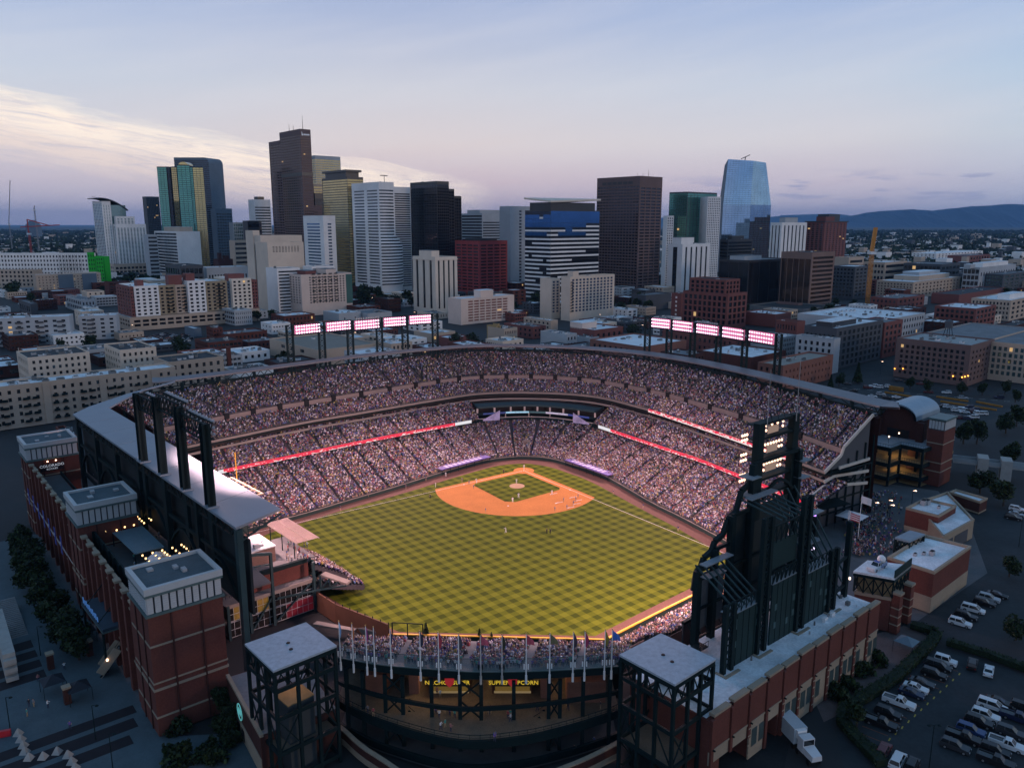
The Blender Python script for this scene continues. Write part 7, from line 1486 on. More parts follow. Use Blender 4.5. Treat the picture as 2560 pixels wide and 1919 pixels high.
def vault(e,z_off,y0,y1,mat,name):
    m=MB(); pr=[(tc_-(R_+e)*math.cos(math.pi*i/n),zspr+z_off+(rise+e*.7)*math.sin(math.pi*i/n)) for i in range(n+1)]
    A_=[(*(g0+dirv(ga_)*t+gn*y0),z) for t,z in pr]; B_=[(*(g0+dirv(ga_)*t+gn*y1),z) for t,z in pr]; m.strip(A_,B_)
    C_=[(x,y,z-.5) for x,y,z in A_]; m.strip(A_,C_); D_=[(x,y,z-.5) for x,y,z in B_]; m.strip(C_,D_); m.strip(B_,D_); m.build(name,mat,GH)
vault(1.4,.4,-2.2,19,M('blue_metal_vault',(.24,.32,.38),.45,.4,.08,.2),'barrel_roof'); vault(.6,.1,-2.0,.3,black,'barrel_soffit')
m=MB(); m.rb(g0+gn*-.3,ga_,gl_*.25,gl_*.72,-.1,.1,zbase,zbase+3.2); m.build('gate_opening',black,GH)
for f_ in (0,.9): m=MB(); m.rb(g0+dirv(ga_)*gl_*f_,ga_,0,gl_*.14,-2.4,0,zbase,zspr-.5); m.build('gate_pier',brick_dk,GH)
pw=g0-dirv(ga_)*4+gn*4; m=MB(); m.rb(pw,LA,0,6,-1,4,10,zspr-1.5); m.build('side_wing',W_char,GH)
for i in range(4): m=MB(); m.rb(pw,LA,.3+i*1.4,1.3+i*1.4,-1.1,-1.02,zspr-5,zspr-2); m.build('louvre_panel',louvre,GH)
for (px,py) in ((485,775),(870,830),(900,850),(590,917),(710,875),(1120,868)): p=G(*B5(px,py),16.5); m=MB(); m.cyl((*p,16.2),(*p,16.7),.22,.22,8); m.cyl((*p,14),(*p,16.2),.05,.05,5,1); m.build('terrace_light',[lamp_warm,steel],GH)
# ------------------------------------------------------------------ low city around the stadium: placed by the corner of each roof
FOOT=[]
def low(label,k,cx,cy,lx,rx,z,wall=brick,rm=white_roof,sl=None,sr=None,name='low_building',cat='building',wl=None,wr=None,units=3,ga=GA,gb=GB,gm=None,lit=.015,pent=None,group=None):
    C=G(zx(k,cx),zy(k,cy),z)
    r=bldg(name,label,k,cx,lx,rx,cy,wall=wall,sl=sl,sr=sr,rm=rm,units=int(units*1.8),ga=ga,gb=gb,C=C,z1=z,wl=wl,wr=wr,gm=gm,lit=lit,pent=pent,cat=cat,group=group)
    FOOT.append((C+dirv(ga)*r['wr']/2+dirv(gb)*r['wl']/2,.40*math.hypot(r['wl'],r['wr']))); return r
pw_=lambda n,f=3: st(f,n,.42,.5,1.2,.8,.04,.25)
t=low('beige and brown apartment block with white roofs and balconies at the left edge',5,-160,607,-420,1395,20,wall=W_tan,sr=st(5,22,.36,.52,1.5,1.2,.02,.3),wl=16,units=14,cat='apartment block',lit=.01)
for i in range(7):                                              # projecting brown bays and iron balconies
    if i%2 == 0: q=MB(); q.rb(t['C'],GA,t['wr']*i/7,t['wr']*(i+.25)/7,-.5,-.02,.2,19.2); q.build('brown_bay',W_tan,t['T'])
    for j in range(4):
        for s in (.3,.62): q=MB(); u=t['wr']*(i+s)/7; q.rb(t['C'],GA,u,u+2.4,-1.5,-.05,2.2+j*3.5,2.4+j*3.5); q.rb(t['C'],GA,u,u+2.4,-1.5,-1.42,2.4+j*3.5,3.4+j*3.5); q.build('balcony',steel,t['T'])
low('long beige apartment wing with a dark flat roof behind the left edge apartments',5,215,360,-330,715,17,wall=W_beige,rm=dark_roof,sl=pw_(6),sr=pw_(9,4),units=8,wl=32,cat='apartment block')
low('narrow beige apartment wing with balconies right of the dark roofed wing',5,945,300,880,1240,18,wall=W_beige,rm=dark_roof,sl=pw_(6,4),sr=pw_(6,4),units=6,wl=34,cat='apartment block')
low('pinkish brick apartment block with a tall brick chimney by the stadium',5,1330,395,1300,1770,16,wall=W_tan,rm=dark_roof,sr=pw_(7,3),wl=26,units=6,cat='apartment block')
c_=G(zx(5,1812),zy(5,420),6); m=MB(); m.rb(c_,GA,-1.1,1.1,-1.1,1.1,0,17); m.rb(c_,GA,-1.3,1.3,-1.3,1.3,17,17.6); tag(m.build('brick_chimney',brick),'square red brick chimney standing by the stadium rim at the left','chimney')
low('white walled low shop with roof machinery below the brick chimney',5,1860,470,1725,2160,7,wall=white_paint,rm=grey_roof,units=12,wl=20)
low('red brick loft building with a white roof above the left stadium rim',5,1680,125,1570,1760,11,wall=brick,sl=pw_(4),sr=pw_(3),wl=14)
low('long low red brick shop row right of the red brick loft',5,1775,175,1740,2110,7,wall=brick,rm=grey_roof,sr=pw_(10,1),wl=22)
low('white roofed shed left of the red brick loft',5,1530,130,1440,1590,7,wall=W_blue,wl=22,units=0)
low('dark grey studio building with white panels near the left edge',1,240,1450,150,300,12,wall=W_char,sl=st(1,5,.5,.6,2,1,.05),sr=None,rm=grey_roof)
low('slanted roof grey school building below the brown and slate block',1,640,1420,525,755,14,wall=W_grey,rm=grey_roof,sl=st(2,8,.7,.6,1,2,.02),sr=pw_(4,2))
low('plain white box building in front of the slanted roof school',1,690,1480,675,782,13,wall=W_white,rm=white_roof,wl=16)
# below the left floodlights
low('white block with teal side wall and square windows under the left floodlights',6,530,215,335,780,10,wall=W_white,sl=st(1,4,.5,.5,3,2,.08),sr=st(1,2,.2,.3,3,2,.3),wl=20)
low('tan brick shop joined to the white block under the left floodlights',6,800,215,775,1020,8,wall=W_tan,sr=pw_(5,2),wl=22)
low('large tan flat roofed warehouse with dark openings against the stadium rim',6,610,300,235,1105,12,wall=W_tan,rm=M('tan_roof',(.26,.22,.18),.9,0,.15,.1),sl=st(2,3,.4,.5,1,2,.2),units=1)
low('long red brick block with a cream upper floor above the left floodlights',2,345,1610,160,592,11,wall=brick,sl=pw_(5,2),sr=pw_(8,2),wl=26)
low('grey flat roofed hall behind the left floodlights',2,780,1590,660,955,10,wall=W_grey,rm=white_roof,sr=st(1,2,.1,.3,2,1),wl=30)
low('second grey white roofed hall right of the grey hall',2,1010,1590,935,1200,9,wall=W_grey,rm=grey_roof,wl=34)
low('brick shop with a white roof right of the lit car park',6,1510,170,1420,1700,7,wall=W_tan,sr=pw_(4,1),wl=24)
low('maroon and white shop right of the brick shop',6,1650,205,1590,1812,7.5,wall=W_mar,sr=None,wl=16)
low('yellow gabled brick building behind the top of the stadium',3,130,1470,105,165,12,wall=mc('ochre_brick',(.40,.27,.12)),rm=dark_roof,sr=pw_(2,2),wl=12,pent=[(.3,.7,0,.5,2,None)],units=0)
low('tan brick warehouse with arched windows right of the yellow gable',3,190,1490,165,295,11,wall=W_tan,rm=dark_roof,sr=pw_(7,2),wl=20)
low('red brick row behind the top of the stadium',3,420,1475,190,520,10,wall=W_mar,rm=grey_roof,sl=pw_(6,2),sr=pw_(3,2),units=8)
low('cream top brick building with a small gable behind the stadium',3,560,1425,345,615,9,wall=W_tan,rm=white_roof,sl=pw_(6,2),sr=None)
low('blank grey block right of the tan warehouse behind the stadium',3,685,1535,478,765,11,wall=W_grey,rm=grey_roof,sr=pw_(3,2))
low('maroon brick block with a cream attic right of the blank grey block',3,905,1500,710,1130,11,wall=W_mar,rm=white_roof,sl=None,sr=pw_(5,1),pent=[(.0,.5,.5,1,4,W_pink)])
low('white roofed sheds behind the blank grey block',3,860,1560,690,940,6,wall=W_grey,rm=white_roof,units=6)
low('large red brick hall with a bright white roof behind the right rim',3,1290,1632,868,1628,14,wall=mc('rust_brick',(.23,.10,.075)),rm=M('bright_white_roof',(.74,.75,.76),.8,0,.1,.1),sl=pw_(9,2),sr=None,units=4)
low('long red brick block behind the right floodlights',3,2020,1570,1440,2200,13,wall=W_mar,rm=white_roof,sl=pw_(14,2),sr=pw_(5,2),units=8)
# right of the stadium
low('red brick warehouse with small windows and faded lettering beside the right rim',4,310,1465,105,700,15,wall=mc('rust_brick',(.23,.10,.075)),rm=mc('tan_roof2',(.27,.24,.2)),sl=pw_(4),sr=st(3,13,.25,.42,2,1,.03,.3),units=3)
low('white roofed sheds left of the faded lettering warehouse',4,60,1400,-60,330,11,wall=brick,rm=white_roof,units=7,wl=40)
low('dark hotel with a recessed glass top floor and grey stone base',4,735,1170,470,1090,27,wall=W_char,sl=st(6,7,.5,.6,4,1,.03),sr=st(6,10,.55,.66,2,1,.03),rm=white_roof,units=6,cat='hotel',pent=[(.1,.6,.3,.8,2.5,W_dk)])
low('grey stone hotel wing with square windows left of the dark hotel',4,715,1255,405,735,22,wall=W_grey,sl=st(4,6,.45,.6,2,4,.04),sr=None,rm=grey_roof,wr=8,cat='hotel')
low('brown brick apartment wing right of the dark hotel',4,1115,1125,1085,1245,25,wall=W_mar,sr=st(5,4,.55,.6,2,2,.04),rm=grey_roof,wl=20)
low('long flat white roofed block behind the dark hotel',4,1085,1110,480,1425,18,wall=W_grey,rm=white_roof,sr=st(3,16,.5,.5,1,1,.02),units=14,wl=70)
low('green glass walled block with a brick base left of the dark hotel',4,420,1120,250,480,17,wall=W_mar,sl=pw_(7,2),rm=gl('teal_glass',(.16,.27,.27)),units=1)
t=low('brown brick hotel with lit corner lamps and a water tower',4,1795,1305,1195,1965,24,wall=W_brown,sl=st(6,12,.55,.6,3,2,.05,.4),sr=st(6,6,.4,.5,3,2,.05),rm=M('pale_gravel_roof',(.33,.34,.33),.9,0,.12,.1),units=7,cat='hotel',lit=.008)
FOOT_H=(t['C'],t['T'])
low('glass and brick apartment block at the right edge beside the brown hotel',4,2330,1310,1895,2600,23,wall=W_tan,sl=st(5,9,.6,.66,2,3,.03),sr=None,gm=gl('teal_glass',(.16,.27,.27)),rm=grey_roof,cat='apartment block',lit=.05)
low('brick and glass block behind the brown hotel',4,1835,1015,1500,1985,20,wall=W_mar,sl=st(4,8,.6,.6,1.5,1,.03),sr=st(4,5,.6,.6,1.5,1,.03),rm=white_roof,units=4)
low('tan stone office block with two white roof boxes at the right',4,2110,950,1790,2330,20,wall=W_tan,sl=st(4,11,.5,.55,1.5,1,.02),sr=st(4,6,.5,.55,1.5,1,.03),rm=white_roof,pent=[(.2,.7,.2,.5,4,W_white)])
low('concrete parking deck with cars on its roof behind the brown hotel',4,1990,1255,1520,2300,17,wall=concrete,rm=grey_roof,units=0,wl=44,cat='parking garage')
low('dull red low warehouse left of the tan stone office block',4,1700,905,1680,2060,12,wall=W_mar,rm=dark_roof,wl=30)
low('brick warehouse row in front of the cream stone block',4,1215,935,1000,1425,13,wall=W_mar,rm=grey_roof,sl=pw_(6,2),sr=pw_(6,2),units=5)
low('dark brick shop with dormers at the right edge',4,2140,1150,1995,2300,14,wall=brick_dk,rm=dark_roof,sl=pw_(6,2),sr=None)
low('long low red shed below the bronze glass box',4,250,1060,0,370,12,wall=W_mar,rm=white_roof,units=6)
low('brown car ramp building right of the black box block',4,430,975,255,460,10,wall=W_brown,rm=dark_roof,units=0)
low('roof car park deck below the bronze glass box',4,470,1020,0,690,9,wall=conc_dk,rm=asphalt,units=0,wl=60,cat='parking garage')
low('flat roofed brick annex left of the far louvred pavilion',5,560,1000,335,600,15,wall=brick,rm=dkroof,units=2,wl=24)
# water tower on the brown hotel
p=G(zx(4,1610),zy(4,1230),24); T=thing('water_tower','dark water tank on splayed legs on the brown hotel roof','water tank',(*p,24)); m=MB(); m.cyl((*p,29),(*p,33),2.2,2.2,14); m.cyl((*p,33),(*p,34.4),2.3,.2,14); m.build('tank',W_char,T)
for i in range(4): m=MB(); d=dirv(R(45+90*i)); m.beam((*(p+d*2.8),23.3),(*(p+d*1.6),29),.25); m.build('leg',steel,T)
for (x,y) in ((1190,1490),(1255,1490),(1650,1548),(1722,1557),(1745,1552),(1770,1546)):
    o_,a_o=FOOT_H; t_,z_=V(zx(4,x),zy(4,y),o_-dirv(GA)*.4,GB); p=o_-dirv(GA)*.4+dirv(GB)*t_; m=MB(); m.cyl((*p,z_-.3),(*p,z_+.3),.25,.45,8); m.build('wall_torch',M('torch_glow',(1,.6,.2),.5,0,0,emit=(1,.42,.06),es=4),a_o)
# orange tower crane and the distant cranes
def crane(label,px,base_y,top_y,Y,col,jib,w=1.6):
    x,z1=D(px,top_y,Y); T=thing('tower_crane',label,'crane',(x,Y,0)); cm=M('crane_%s'%label[:6],col,.5,0,.1); m=MB(); lattice(m,(x,Y),0,w,0,z1,.09*w,w); lattice(m,(x,Y+w),0,w,0,z1,.09*w,w); m.build('mast',cm,T)
    m=MB(); 
    for j0,zz0,j1,zz1 in jib: m.beam((x+j0,Y,z1+zz0),(x+j1,Y,z1+zz1),w*.6,w*.7)
    m.build('jib',cm,T); m=MB(); m.rb((x,Y),0,-w,w,-w,w*2,z1-6,z1-3); m.build('cab',white_paint,T)
crane('orange tower crane with a raised mast right of centre',zx(4,1018),0,zy(4,545),900.,(.55,.22,.03),[(0,0,2.0,24),(-2,-2,0,24)],3.2); crane('red tower crane at the left edge',zx(1,225),0,zy(1,880),1500.,(.45,.04,.04),[(-14,8,60,12),(0,-4,0,22),(0,22,40,11)],2.4)
crane('pale lattice crane far off at the left horizon',zx(1,268),0,zy(1,700),2600.,(.25,.25,.27),[(0,0,3,10)],3); crane('thin leaning crane at the far left horizon',zx(1,70),0,zy(1,815),2700.,(.25,.25,.27),[(0,0,22,140)],2.5)
C,z1=at2(1,195,800,5200.); T=thing('distant_tower','lone dark tower on the left horizon','tower',(*C,0)); m=MB(); m.rb(C,0,0,70,0,60,0,z1-25); m.build('shaft',W_blue,T); m=MB(); m.hexa([(C[0],C[1],z1-25),(C[0]+70,C[1],z1-25),(C[0]+70,C[1]+60,z1-25),(C[0],C[1]+60,z1-25)],[(C[0]+22,C[1]+20,z1+8),(C[0]+44,C[1]+20,z1+8),(C[0]+44,C[1]+40,z1+8),(C[0]+22,C[1]+40,z1+8)]); m.build('pointed_top',W_blue,T)
# fill the remaining blocks of the grid
random.seed(21)
for o in COL.objects:
    if o.type == 'EMPTY' and o.parent is None and o.get('category') in ('tower','building','office block','apartment block','apartment tower','hotel','courthouse','church','building site'):
        l=o.location
        if l[1] > 600: FOOT.append((np.array([l[0],l[1]+18]),34))
LOTS=[]; wallset=[brick,brick_dk,W_mar,W_tan,W_grey,W_white,W_char,W_beige,brick]; wn={brick: 'red brick',brick_dk: 'dark brick',W_mar: 'maroon',W_tan: 'tan',W_grey: 'grey',W_white: 'white',W_char: 'charcoal',W_beige: 'beige'}
CELLS=[]
for i in range(-40,60):
    for j in range(-40,60):
        c=np.array([0.,760.])+dirv(GA)*(i*30+(i // 3)*16)+dirv(GB)*(j*34+(j // 3)*14)
        px=PX(*c,6)[0]
        if not (350 < c[1] < 1500) or not (-30 < px < 2590) or np.linalg.norm(c-FW(20,20)) < 165 or (c[1] < 470 and c[0] > 120): continue
        if any(np.linalg.norm(c-f) < r+9 for f,r in FOOT): continue
        if random.random() < .15: LOTS.append(c); continue
        CELLS.append(c)
CELLS.sort(key=lambda c: c[1]); REST=CELLS[250:]
for c in CELLS[:250]:
        z=random.choice((5,6,7,8,9,11,14))+(random.random() < .12)*8; wm=random.choice(wallset); rm=random.choice((white_roof,white_roof,white_roof,grey_roof,dark_roof)); wr,wl=random.uniform(15,26),random.uniform(17,30); far=c[1] > 900
        where='left of' if c[0] < -.18*c[1] else ('right of' if c[0] > .22*c[1] else 'behind')
        bldg('low_building','low %s city block with a %s roof %s the stadium'%(wn[wm],{white_roof: 'white',grey_roof: 'grey',dark_roof: 'dark'}[rm],where),0,0,0,0,0,C=c-dirv(GA)*wr/2-dirv(GB)*wl/2,z1=z,wl=wl,wr=wr,wall=wm,rm=rm,sl=st(max(1,int(z/3.6)),random.randint(3,9),random.choice((.3,.42,.55,.8)),random.uniform(.3,.6),1,.8,.04,.25),sr=st(max(1,int(z/3.6)),random.randint(2,8),random.choice((.3,.42,.55,.8)),random.uniform(.3,.6),1,.8,.04,.25),units=0 if far else 6,group='low city blocks',lit=.006)
# houses beyond, out to the horizon: too small and many to tell apart
m=MB(); rnd=random.Random(4)
for _ in range(3200):
    Y=1300+6500*rnd.random() ** 1.8; px=rnd.choice((rnd.uniform(-100,600),rnd.uniform(1900,2700),rnd.uniform(1900,2700),rnd.uniform(-100,2700))); x=(px-1280)/FPX*Y
    s=rnd.uniform(8,26)*(1+Y/6000); h=rnd.uniform(4,9)+(rnd.random() < .05)*14; m.rb((x,Y),GA,-s/2,s/2,-s*.35,s*.35,0,h,rnd.randrange(3),3 if rnd.random() < .5 else 4)
for c in REST: s,t=rnd.uniform(8,13),rnd.uniform(8,15); m.rb(c,GA,-s,s,-t,t,0,rnd.choice((5,7,9,12,16)),rnd.randrange(3),rnd.choice((3,4)))
tag(m.build('distant_houses',[W_white,W_tan,W_char,white_roof,grey_roof]),'far carpet of small houses and sheds reaching to the horizon','houses',kind='stuff')
# ------------------------------------------------------------------ trees: tapered trunk and limbs, crown of leaf clumps
leafm=[M('leaf_dark',(.010,.020,.009),.7,0,.3,.6),M('leaf_mid',(.020,.037,.013),.7,0,.3,.6),M('leaf_pale',(.036,.058,.02),.7,0,.3,.6)]; bark=M('bark',(.06,.045,.035),.9,0,.2,2)  # three leaf greens, picked at random leaf by leaf
def crown_mesh(seed,n,leaf,lobes,cone=False,sh=(2.2,2.2,2.6),name='crown'):
    r=np.random.RandomState(seed); L_=[(r.uniform(-1,1,3)*np.array(sh)*.6+np.array([0,0,0]),r.uniform(.45,.8)) for _ in range(lobes)]; v=[]; f=[]; mi=[]
    for k in range(n):
        if cone: h=r.rand() ** 1.5; a=r.rand()*6.283; rad=(1-h)*sh[0]*(.55+.45*r.rand()); p=np.array([rad*math.cos(a),rad*math.sin(a),h*sh[2]*2-sh[2]])
        else:
            c,s=L_[r.randint(lobes)]; d=r.normal(size=3); d /= np.linalg.norm(d); p=c+d*np.array(sh)*s*(.5+.5*r.rand() ** .5+(.35*r.rand() if r.rand() < .22 else 0))
        a=r.normal(size=3); a /= np.linalg.norm(a); b=np.cross(a,r.normal(size=3)); b /= np.linalg.norm(b); s=leaf*r.uniform(.6,1.4); i=len(v)
        v += [p-a*s-b*s*.5,p+a*s-b*s*.5,p+a*s*.8+b*s*.6,p-a*s*.7+b*s*.5]; f.append((i,i+1,i+2,i+3)); mi.append(int(r.choice(3,p=[.45,.38,.17])))
    me=bpy.data.meshes.new(name); me.from_pydata([tuple(x) for x in v],[],f)
    for q in leafm: me.materials.append(q)
    me.polygons.foreach_set('material_index',mi); return me
def trunk_mesh(seed,h,r0):
    rn=random.Random(seed); m=MB(); m.cyl((0,0,0),(.1,.05,h),r0,r0*.5,7)
    for i in range(5): a=rn.uniform(0,6.28); l=rn.uniform(1,2.2); z=h*rn.uniform(.6,1); m.cyl((0.05,0,z),(l*math.cos(a),l*math.sin(a),z+l*.9),r0*.4,r0*.12,5)
    me=bpy.data.meshes.new('trunk'); me.from_pydata(m.v,[],m.f); me.materials.append(bark); return me
CR=[crown_mesh(s,1500,.26,9) for s in (1,2,3)]; CRF=[crown_mesh(s,190,.62,6) for s in (4,5,6)]; CRC=crown_mesh(9,900,.24,1,True,(1.6,1.6,3.0)); TK=[trunk_mesh(s,3.2,.22) for s in (1,2,3)]; SHR=crown_mesh(12,500,.2,5,False,(1.1,1.1,.9))
def tree(label,p,h=6.5,w=1.,kind='near',group=None,z=0.,name='tree'):
    T=thing(name,label,'tree',(p[0],p[1],z),group); i=random.randrange(3); s=h/6.5
    if kind == 'conifer': inst(CRC,'crown',T,(p[0],p[1],z+3.4*s),random.uniform(0,6),(w*s,w*s,s)); inst(TK[i],'trunk',T,(p[0],p[1],z),0,(s*.7,s*.7,s*.6)); return T
    inst((CR if kind == 'near' else CRF)[i],'crown',T,(p[0],p[1],z+4.2*s),random.uniform(0,6),(w*s,w*s,s)); inst(TK[i],'trunk',T,(p[0],p[1],z),random.uniform(0,6),(s,s,s)); return T
def shrub(label,p,s=1.,z=0.,group=None): T=thing('shrub',label,'shrub',(p[0],p[1],z),group); inst(SHR,'foliage',T,(p[0],p[1],z+.75*s),random.uniform(0,6),(s,s,s)); return T
random.seed(5)
# street trees beside the brick street building
for i in range(13): p=NB+su*(38+i*6.2)-sn*(5.5+(i%2)*1.8); tree('leafy street tree beside the brick street building at the left',p,random.uniform(7,9),1.1,group='row of street trees by the brick street building')
# car park trees and hedges
tree('round tree on a kerbed island in the upper car park',G(*A4(2030,1640),0),6.5,1.); tree('tree with a trailer behind it at the right edge of the car park',G(2540,1600,0),6,1.1)
tree('bushy tree at the corner of the hedge in the lower car park',G(*A5(190,1180),0),5,1.1); tree('dense tree clump behind the low dark brick block, right one',G(*A4(1960,790),0),9,1.3); tree('dense tree clump behind the low dark brick block, left one',G(*A4(1680,640),0),9,1.25)
tree('round tree right of the footbridge',G(*A4(2040,290),0),9,1.1); tree('tall slim tree on the grass beyond the footbridge',G(*B5(1640,1010),0),11,.9); tree('tree left of the tall slim tree beside the brick tower',G(*B5(1480,1010),0),10,1); tree('tree beyond the vaulted gate house',G(*B5(1990,880),0),10,1); tree('second tree beyond the vaulted gate house',G(*B5(2120,800),0),10,1.1)
tree('pointed tree at the street crossing above the right rim',G(zx(8,895),zy(8,240),0),12,1,'conifer'); tree('small pointed tree near the street crossing',G(zx(8,680),zy(8,300),0),9,1,'conifer'); tree('round tree near the street crossing',G(zx(8,750),zy(8,270),0),7,1.1); tree('dark street tree in front of the brown hotel',G(zx(8,1310),zy(8,290),0),7,1); tree('tree in the car park right of the brown hotel',G(zx(8,1720),zy(8,330),0),7,1)
for i,(x,y) in enumerate(((1880,340),(2060,330),(2140,400),(1450,320))): tree('street tree along the road right of the brown hotel',G(zx(8,x),zy(8,y),0),7,1,group='street trees right of the brown hotel')
for i,(x,y) in enumerate(((410,380),(265,520),(80,690),(-25,810))): shrub('dark clipped shrub in the gravel strip by the service building',G(*A5(x,y+55),0),1.9,group='clipped shrubs by the service building')
for i,(x,y) in enumerate(((1750,1430),(1760,1560))): shrub('dark shrub beside the parked lorry',G(x+10,y+110,0),1.6,group='shrubs by the lorry')
def hedge(label,pts,w=1.3,h=1.2):
    T=thing('hedge',label,'hedge',(*pts[0],0)); r=np.random.RandomState(int(abs(pts[0][0])*10)); v=[]; f=[]; mi=[]; core=MB()
    for a,b in zip(pts[:-1],pts[1:]):
        d=b-a; l=np.linalg.norm(d); ang=math.atan2(d[1],d[0]); core.rb(a,ang,0,l,-w*.4,w*.4,0,h*.85)
        for k in range(int(l*60)):
            p=np.array([*(a+d*r.rand()+dirv(ang+R(90))*r.uniform(-.5,.5)*w),0]); p[2]=h*(.3+.75*r.rand()); x=r.normal(size=3); x /= np.linalg.norm(x); y=np.cross(x,r.normal(size=3)); y /= np.linalg.norm(y); s=.2*r.uniform(.6,1.4); i=len(v)
            v += [p-x*s,p+y*s*.6,p+x*s,p-y*s*.6]; f.append((i,i+1,i+2,i+3)); mi.append(int(r.choice(3,p=[.4,.4,.2])))
    core.build('core',leafm[0],T); me=bpy.data.meshes.new('leaves'); me.from_pydata([tuple(np.array(x)-np.array([*pts[0],0])) for x in v],[],f); [me.materials.append(q) for q in leafm]; me.polygons.foreach_set('material_index',mi); o=bpy.data.objects.new('leaves',me); COL.objects.link(o); o.parent=T; tag(o,kind='stuff')
hedge('long clipped hedge between the service building and the lower car park',[G(*A5(820,30),0),G(*A5(1120,120),0),G(*A5(1060,230),0),G(*A5(640,640),0),G(*A5(60,1000),0),G(*A5(20,1150),0),G(*A5(180,1330),0),G(*A5(480,1640),0)],2.6,1.5); hedge('hedge dividing the upper from the lower car park',[G(*A5(1230,230),0),G(*A5(1700,370),0),G(*A5(2200,560),0)],2.,1.5)
for i,(x,y,h) in enumerate(((985,230,5.2),(1570,250,4.2),(1700,260,3.6))): tree('spruce growing behind the centre field wall, %s'%('tall grey green one','dark middle one','small right one')[i],G(*A6(x,y+30),1.),h,1.,'conifer',z=0)
# planted court at the foot of the brick corner pavilion
for i in range(16): p=G(random.uniform(420,590),random.uniform(1740,1910),0); shrub('dark ground shrub in the planted court below the corner pavilion',p,random.uniform(1.2,2.4),group='shrubs in the planted court')
for i in range(4): tree('dark tree in the planted court below the corner pavilion',G(510+i*22,1700+i*45,0),6,.9,group='trees in the planted court')
# city trees between the low blocks
for c in LOTS:
    for _ in range(2): tree('city tree standing between the low blocks',c+np.array([random.uniform(-13,13),random.uniform(-13,13)]),random.uniform(8,12),1.2,'far','city trees')
for (px,py,n,dx) in ((1560,775,7,60),(1000,760,8,110),(1330,770,5,60),(340,700,5,50),(30,745,4,40),(990,735,5,90),(2050,700,4,60)):
    for i in range(n): tree('mature city tree below the towers',G(px+random.uniform(-dx,dx),py+random.uniform(-12,14),0),random.uniform(11,16),1.3,'far','mature trees below the towers')
# far woods: one dark mass of tree crowns over the plain
r=np.random.RandomState(3); v=[]; f=[]; mi=[]
for _ in range(9000):
    Y=1150+9000*r.rand() ** 1.6; px=r.choice([r.uniform(-150,620),r.uniform(1880,2720),r.uniform(-150,2720)]); x=(px-1280)/FPX*Y; s=r.uniform(5,9)*(1+Y/5000)
    for k in range(5):
        p=np.array([x,Y,s*.5])+r.normal(size=3)*s*np.array([.7,.7,.2]); a=r.normal(size=3); a /= np.linalg.norm(a); b=np.cross(a,r.normal(size=3)); b /= np.linalg.norm(b); i=len(v); q=s*.55
        v += [p-a*q,p+b*q,p+a*q,p-b*q]; f.append((i,i+1,i+2,i+3)); mi.append(int(r.choice(3,p=[.5,.38,.12])))
me=bpy.data.meshes.new('far_woods'); me.from_pydata([tuple(x) for x in v],[],f); [me.materials.append(q) for q in leafm]; me.polygons.foreach_set('material_index',mi); o=bpy.data.objects.new('far_woods',me); COL.objects.link(o); tag(o,'dark far-off woods and gardens covering the plain to the horizon','woods',kind='stuff')
# ------------------------------------------------------------------ pavements, car parks, street furniture
random.seed(9)
lot=M('car_park_asphalt',(.030,.036,.040),.85,0,.25,.1,fine=.12); pave=M('plaza_concrete',(.075,.105,.12),.85,0,.2,.2,fine=.08); band_dk=M('dark_paver',(.020,.018,.022),.85,0,.15,.4,fine=.1)
def ps(name,pts,z,mat,k='structure'): return sheet(name,pts,z,mat,k)
ps('car_park',[G(*A5(-80,1010),0),G(*A5(800,330),0),G(*A5(1230,300),0),G(*A5(2600,700),0),(150,60),(40,60),G(*A5(100,1900),0)],-.34,lot)
ps('car_park',[G(1990,1560,0),G(2270,1420,0),G(2300,1250,0),G(2700,1300,0),(200,140),G(*A5(1300,200),0)],-.336,lot)
ps('service_yard',[G(1745,1919,0),G(1870,1740,0),G(2020,1640,0),G(1960,1919,0),(70,80),(30,85)],-.332,asphalt); ps('gravel_strip',[G(1990,1640,0),G(2260,1560,0),G(2330,1590,0),G(2140,1760,0),G(2060,1800,0)],-.328,M('pinkish_gravel',(.13,.10,.095),.9,0,.2,.5,fine=.2))
ps('gate_plaza',[(96,170),(128,196),(142,228),(150,262),(126,275),(100,245),(60,215),(66,178)],-.30,M('plaza_dark',(.10,.105,.11),.85,0,.2,.2,fine=.1)); ps('street',[G(2040,1010,0),G(2560,980,0),G(2560,930,0),G(2040,900,0)],-.34,lot)
ps('car_park',[G(*B5(-60,300),0),G(*B5(700,260),0),G(*B5(2100,560),0),G(*B5(1700,760),0),G(*B5(300,800),0)],-.333,lot)
ps('street_plaza',[NB+su*a-sn*b for a,b in ((-20,-30),(-20,42),(125,42),(125,-2),(-1,-2))],-.34,pave)
for i,(a0,a1,b0,b1) in enumerate(((1.5,4.6,4,31),(6.2,9.6,2,30),(11.0,14.0,1,29.5),(36,39.5,12,27),(41,44.5,12,27),(46,49.5,12,27),(51,55,12,27))): ps('dark_paving_band',[NB+su*a-sn*b for a,b in ((a0,b0),(a1,b0),(a1,b1),(a0,b1))],-.33,band_dk)
m=MB()
for i in range(22): m.rb(NB+su*(58+i*.8),SA,0,.8,12,28,-.34,-.3+.12*i)
tag(m.build('plaza_steps',conc_dk),'broad dark flight of steps on the left plaza','steps')
p0=G(*B3(190,780),0); T=thing('retaining_wall','curved pale stone block wall at the lower left edge','wall',(*p0,0))
for j in range(6):
    for i in range(9): m=MB(); m.rb(p0+dirv(R(95))*0,R(128),i*2.6+(j%2)*1.2,i*2.6+2.55+(j%2)*1.2,0,2.2+.3*j*0,j*.95,j*.95+.93); m.build('stone_block',M('pale_block',(.34,.33,.31),.85,0,.15,.4),T)
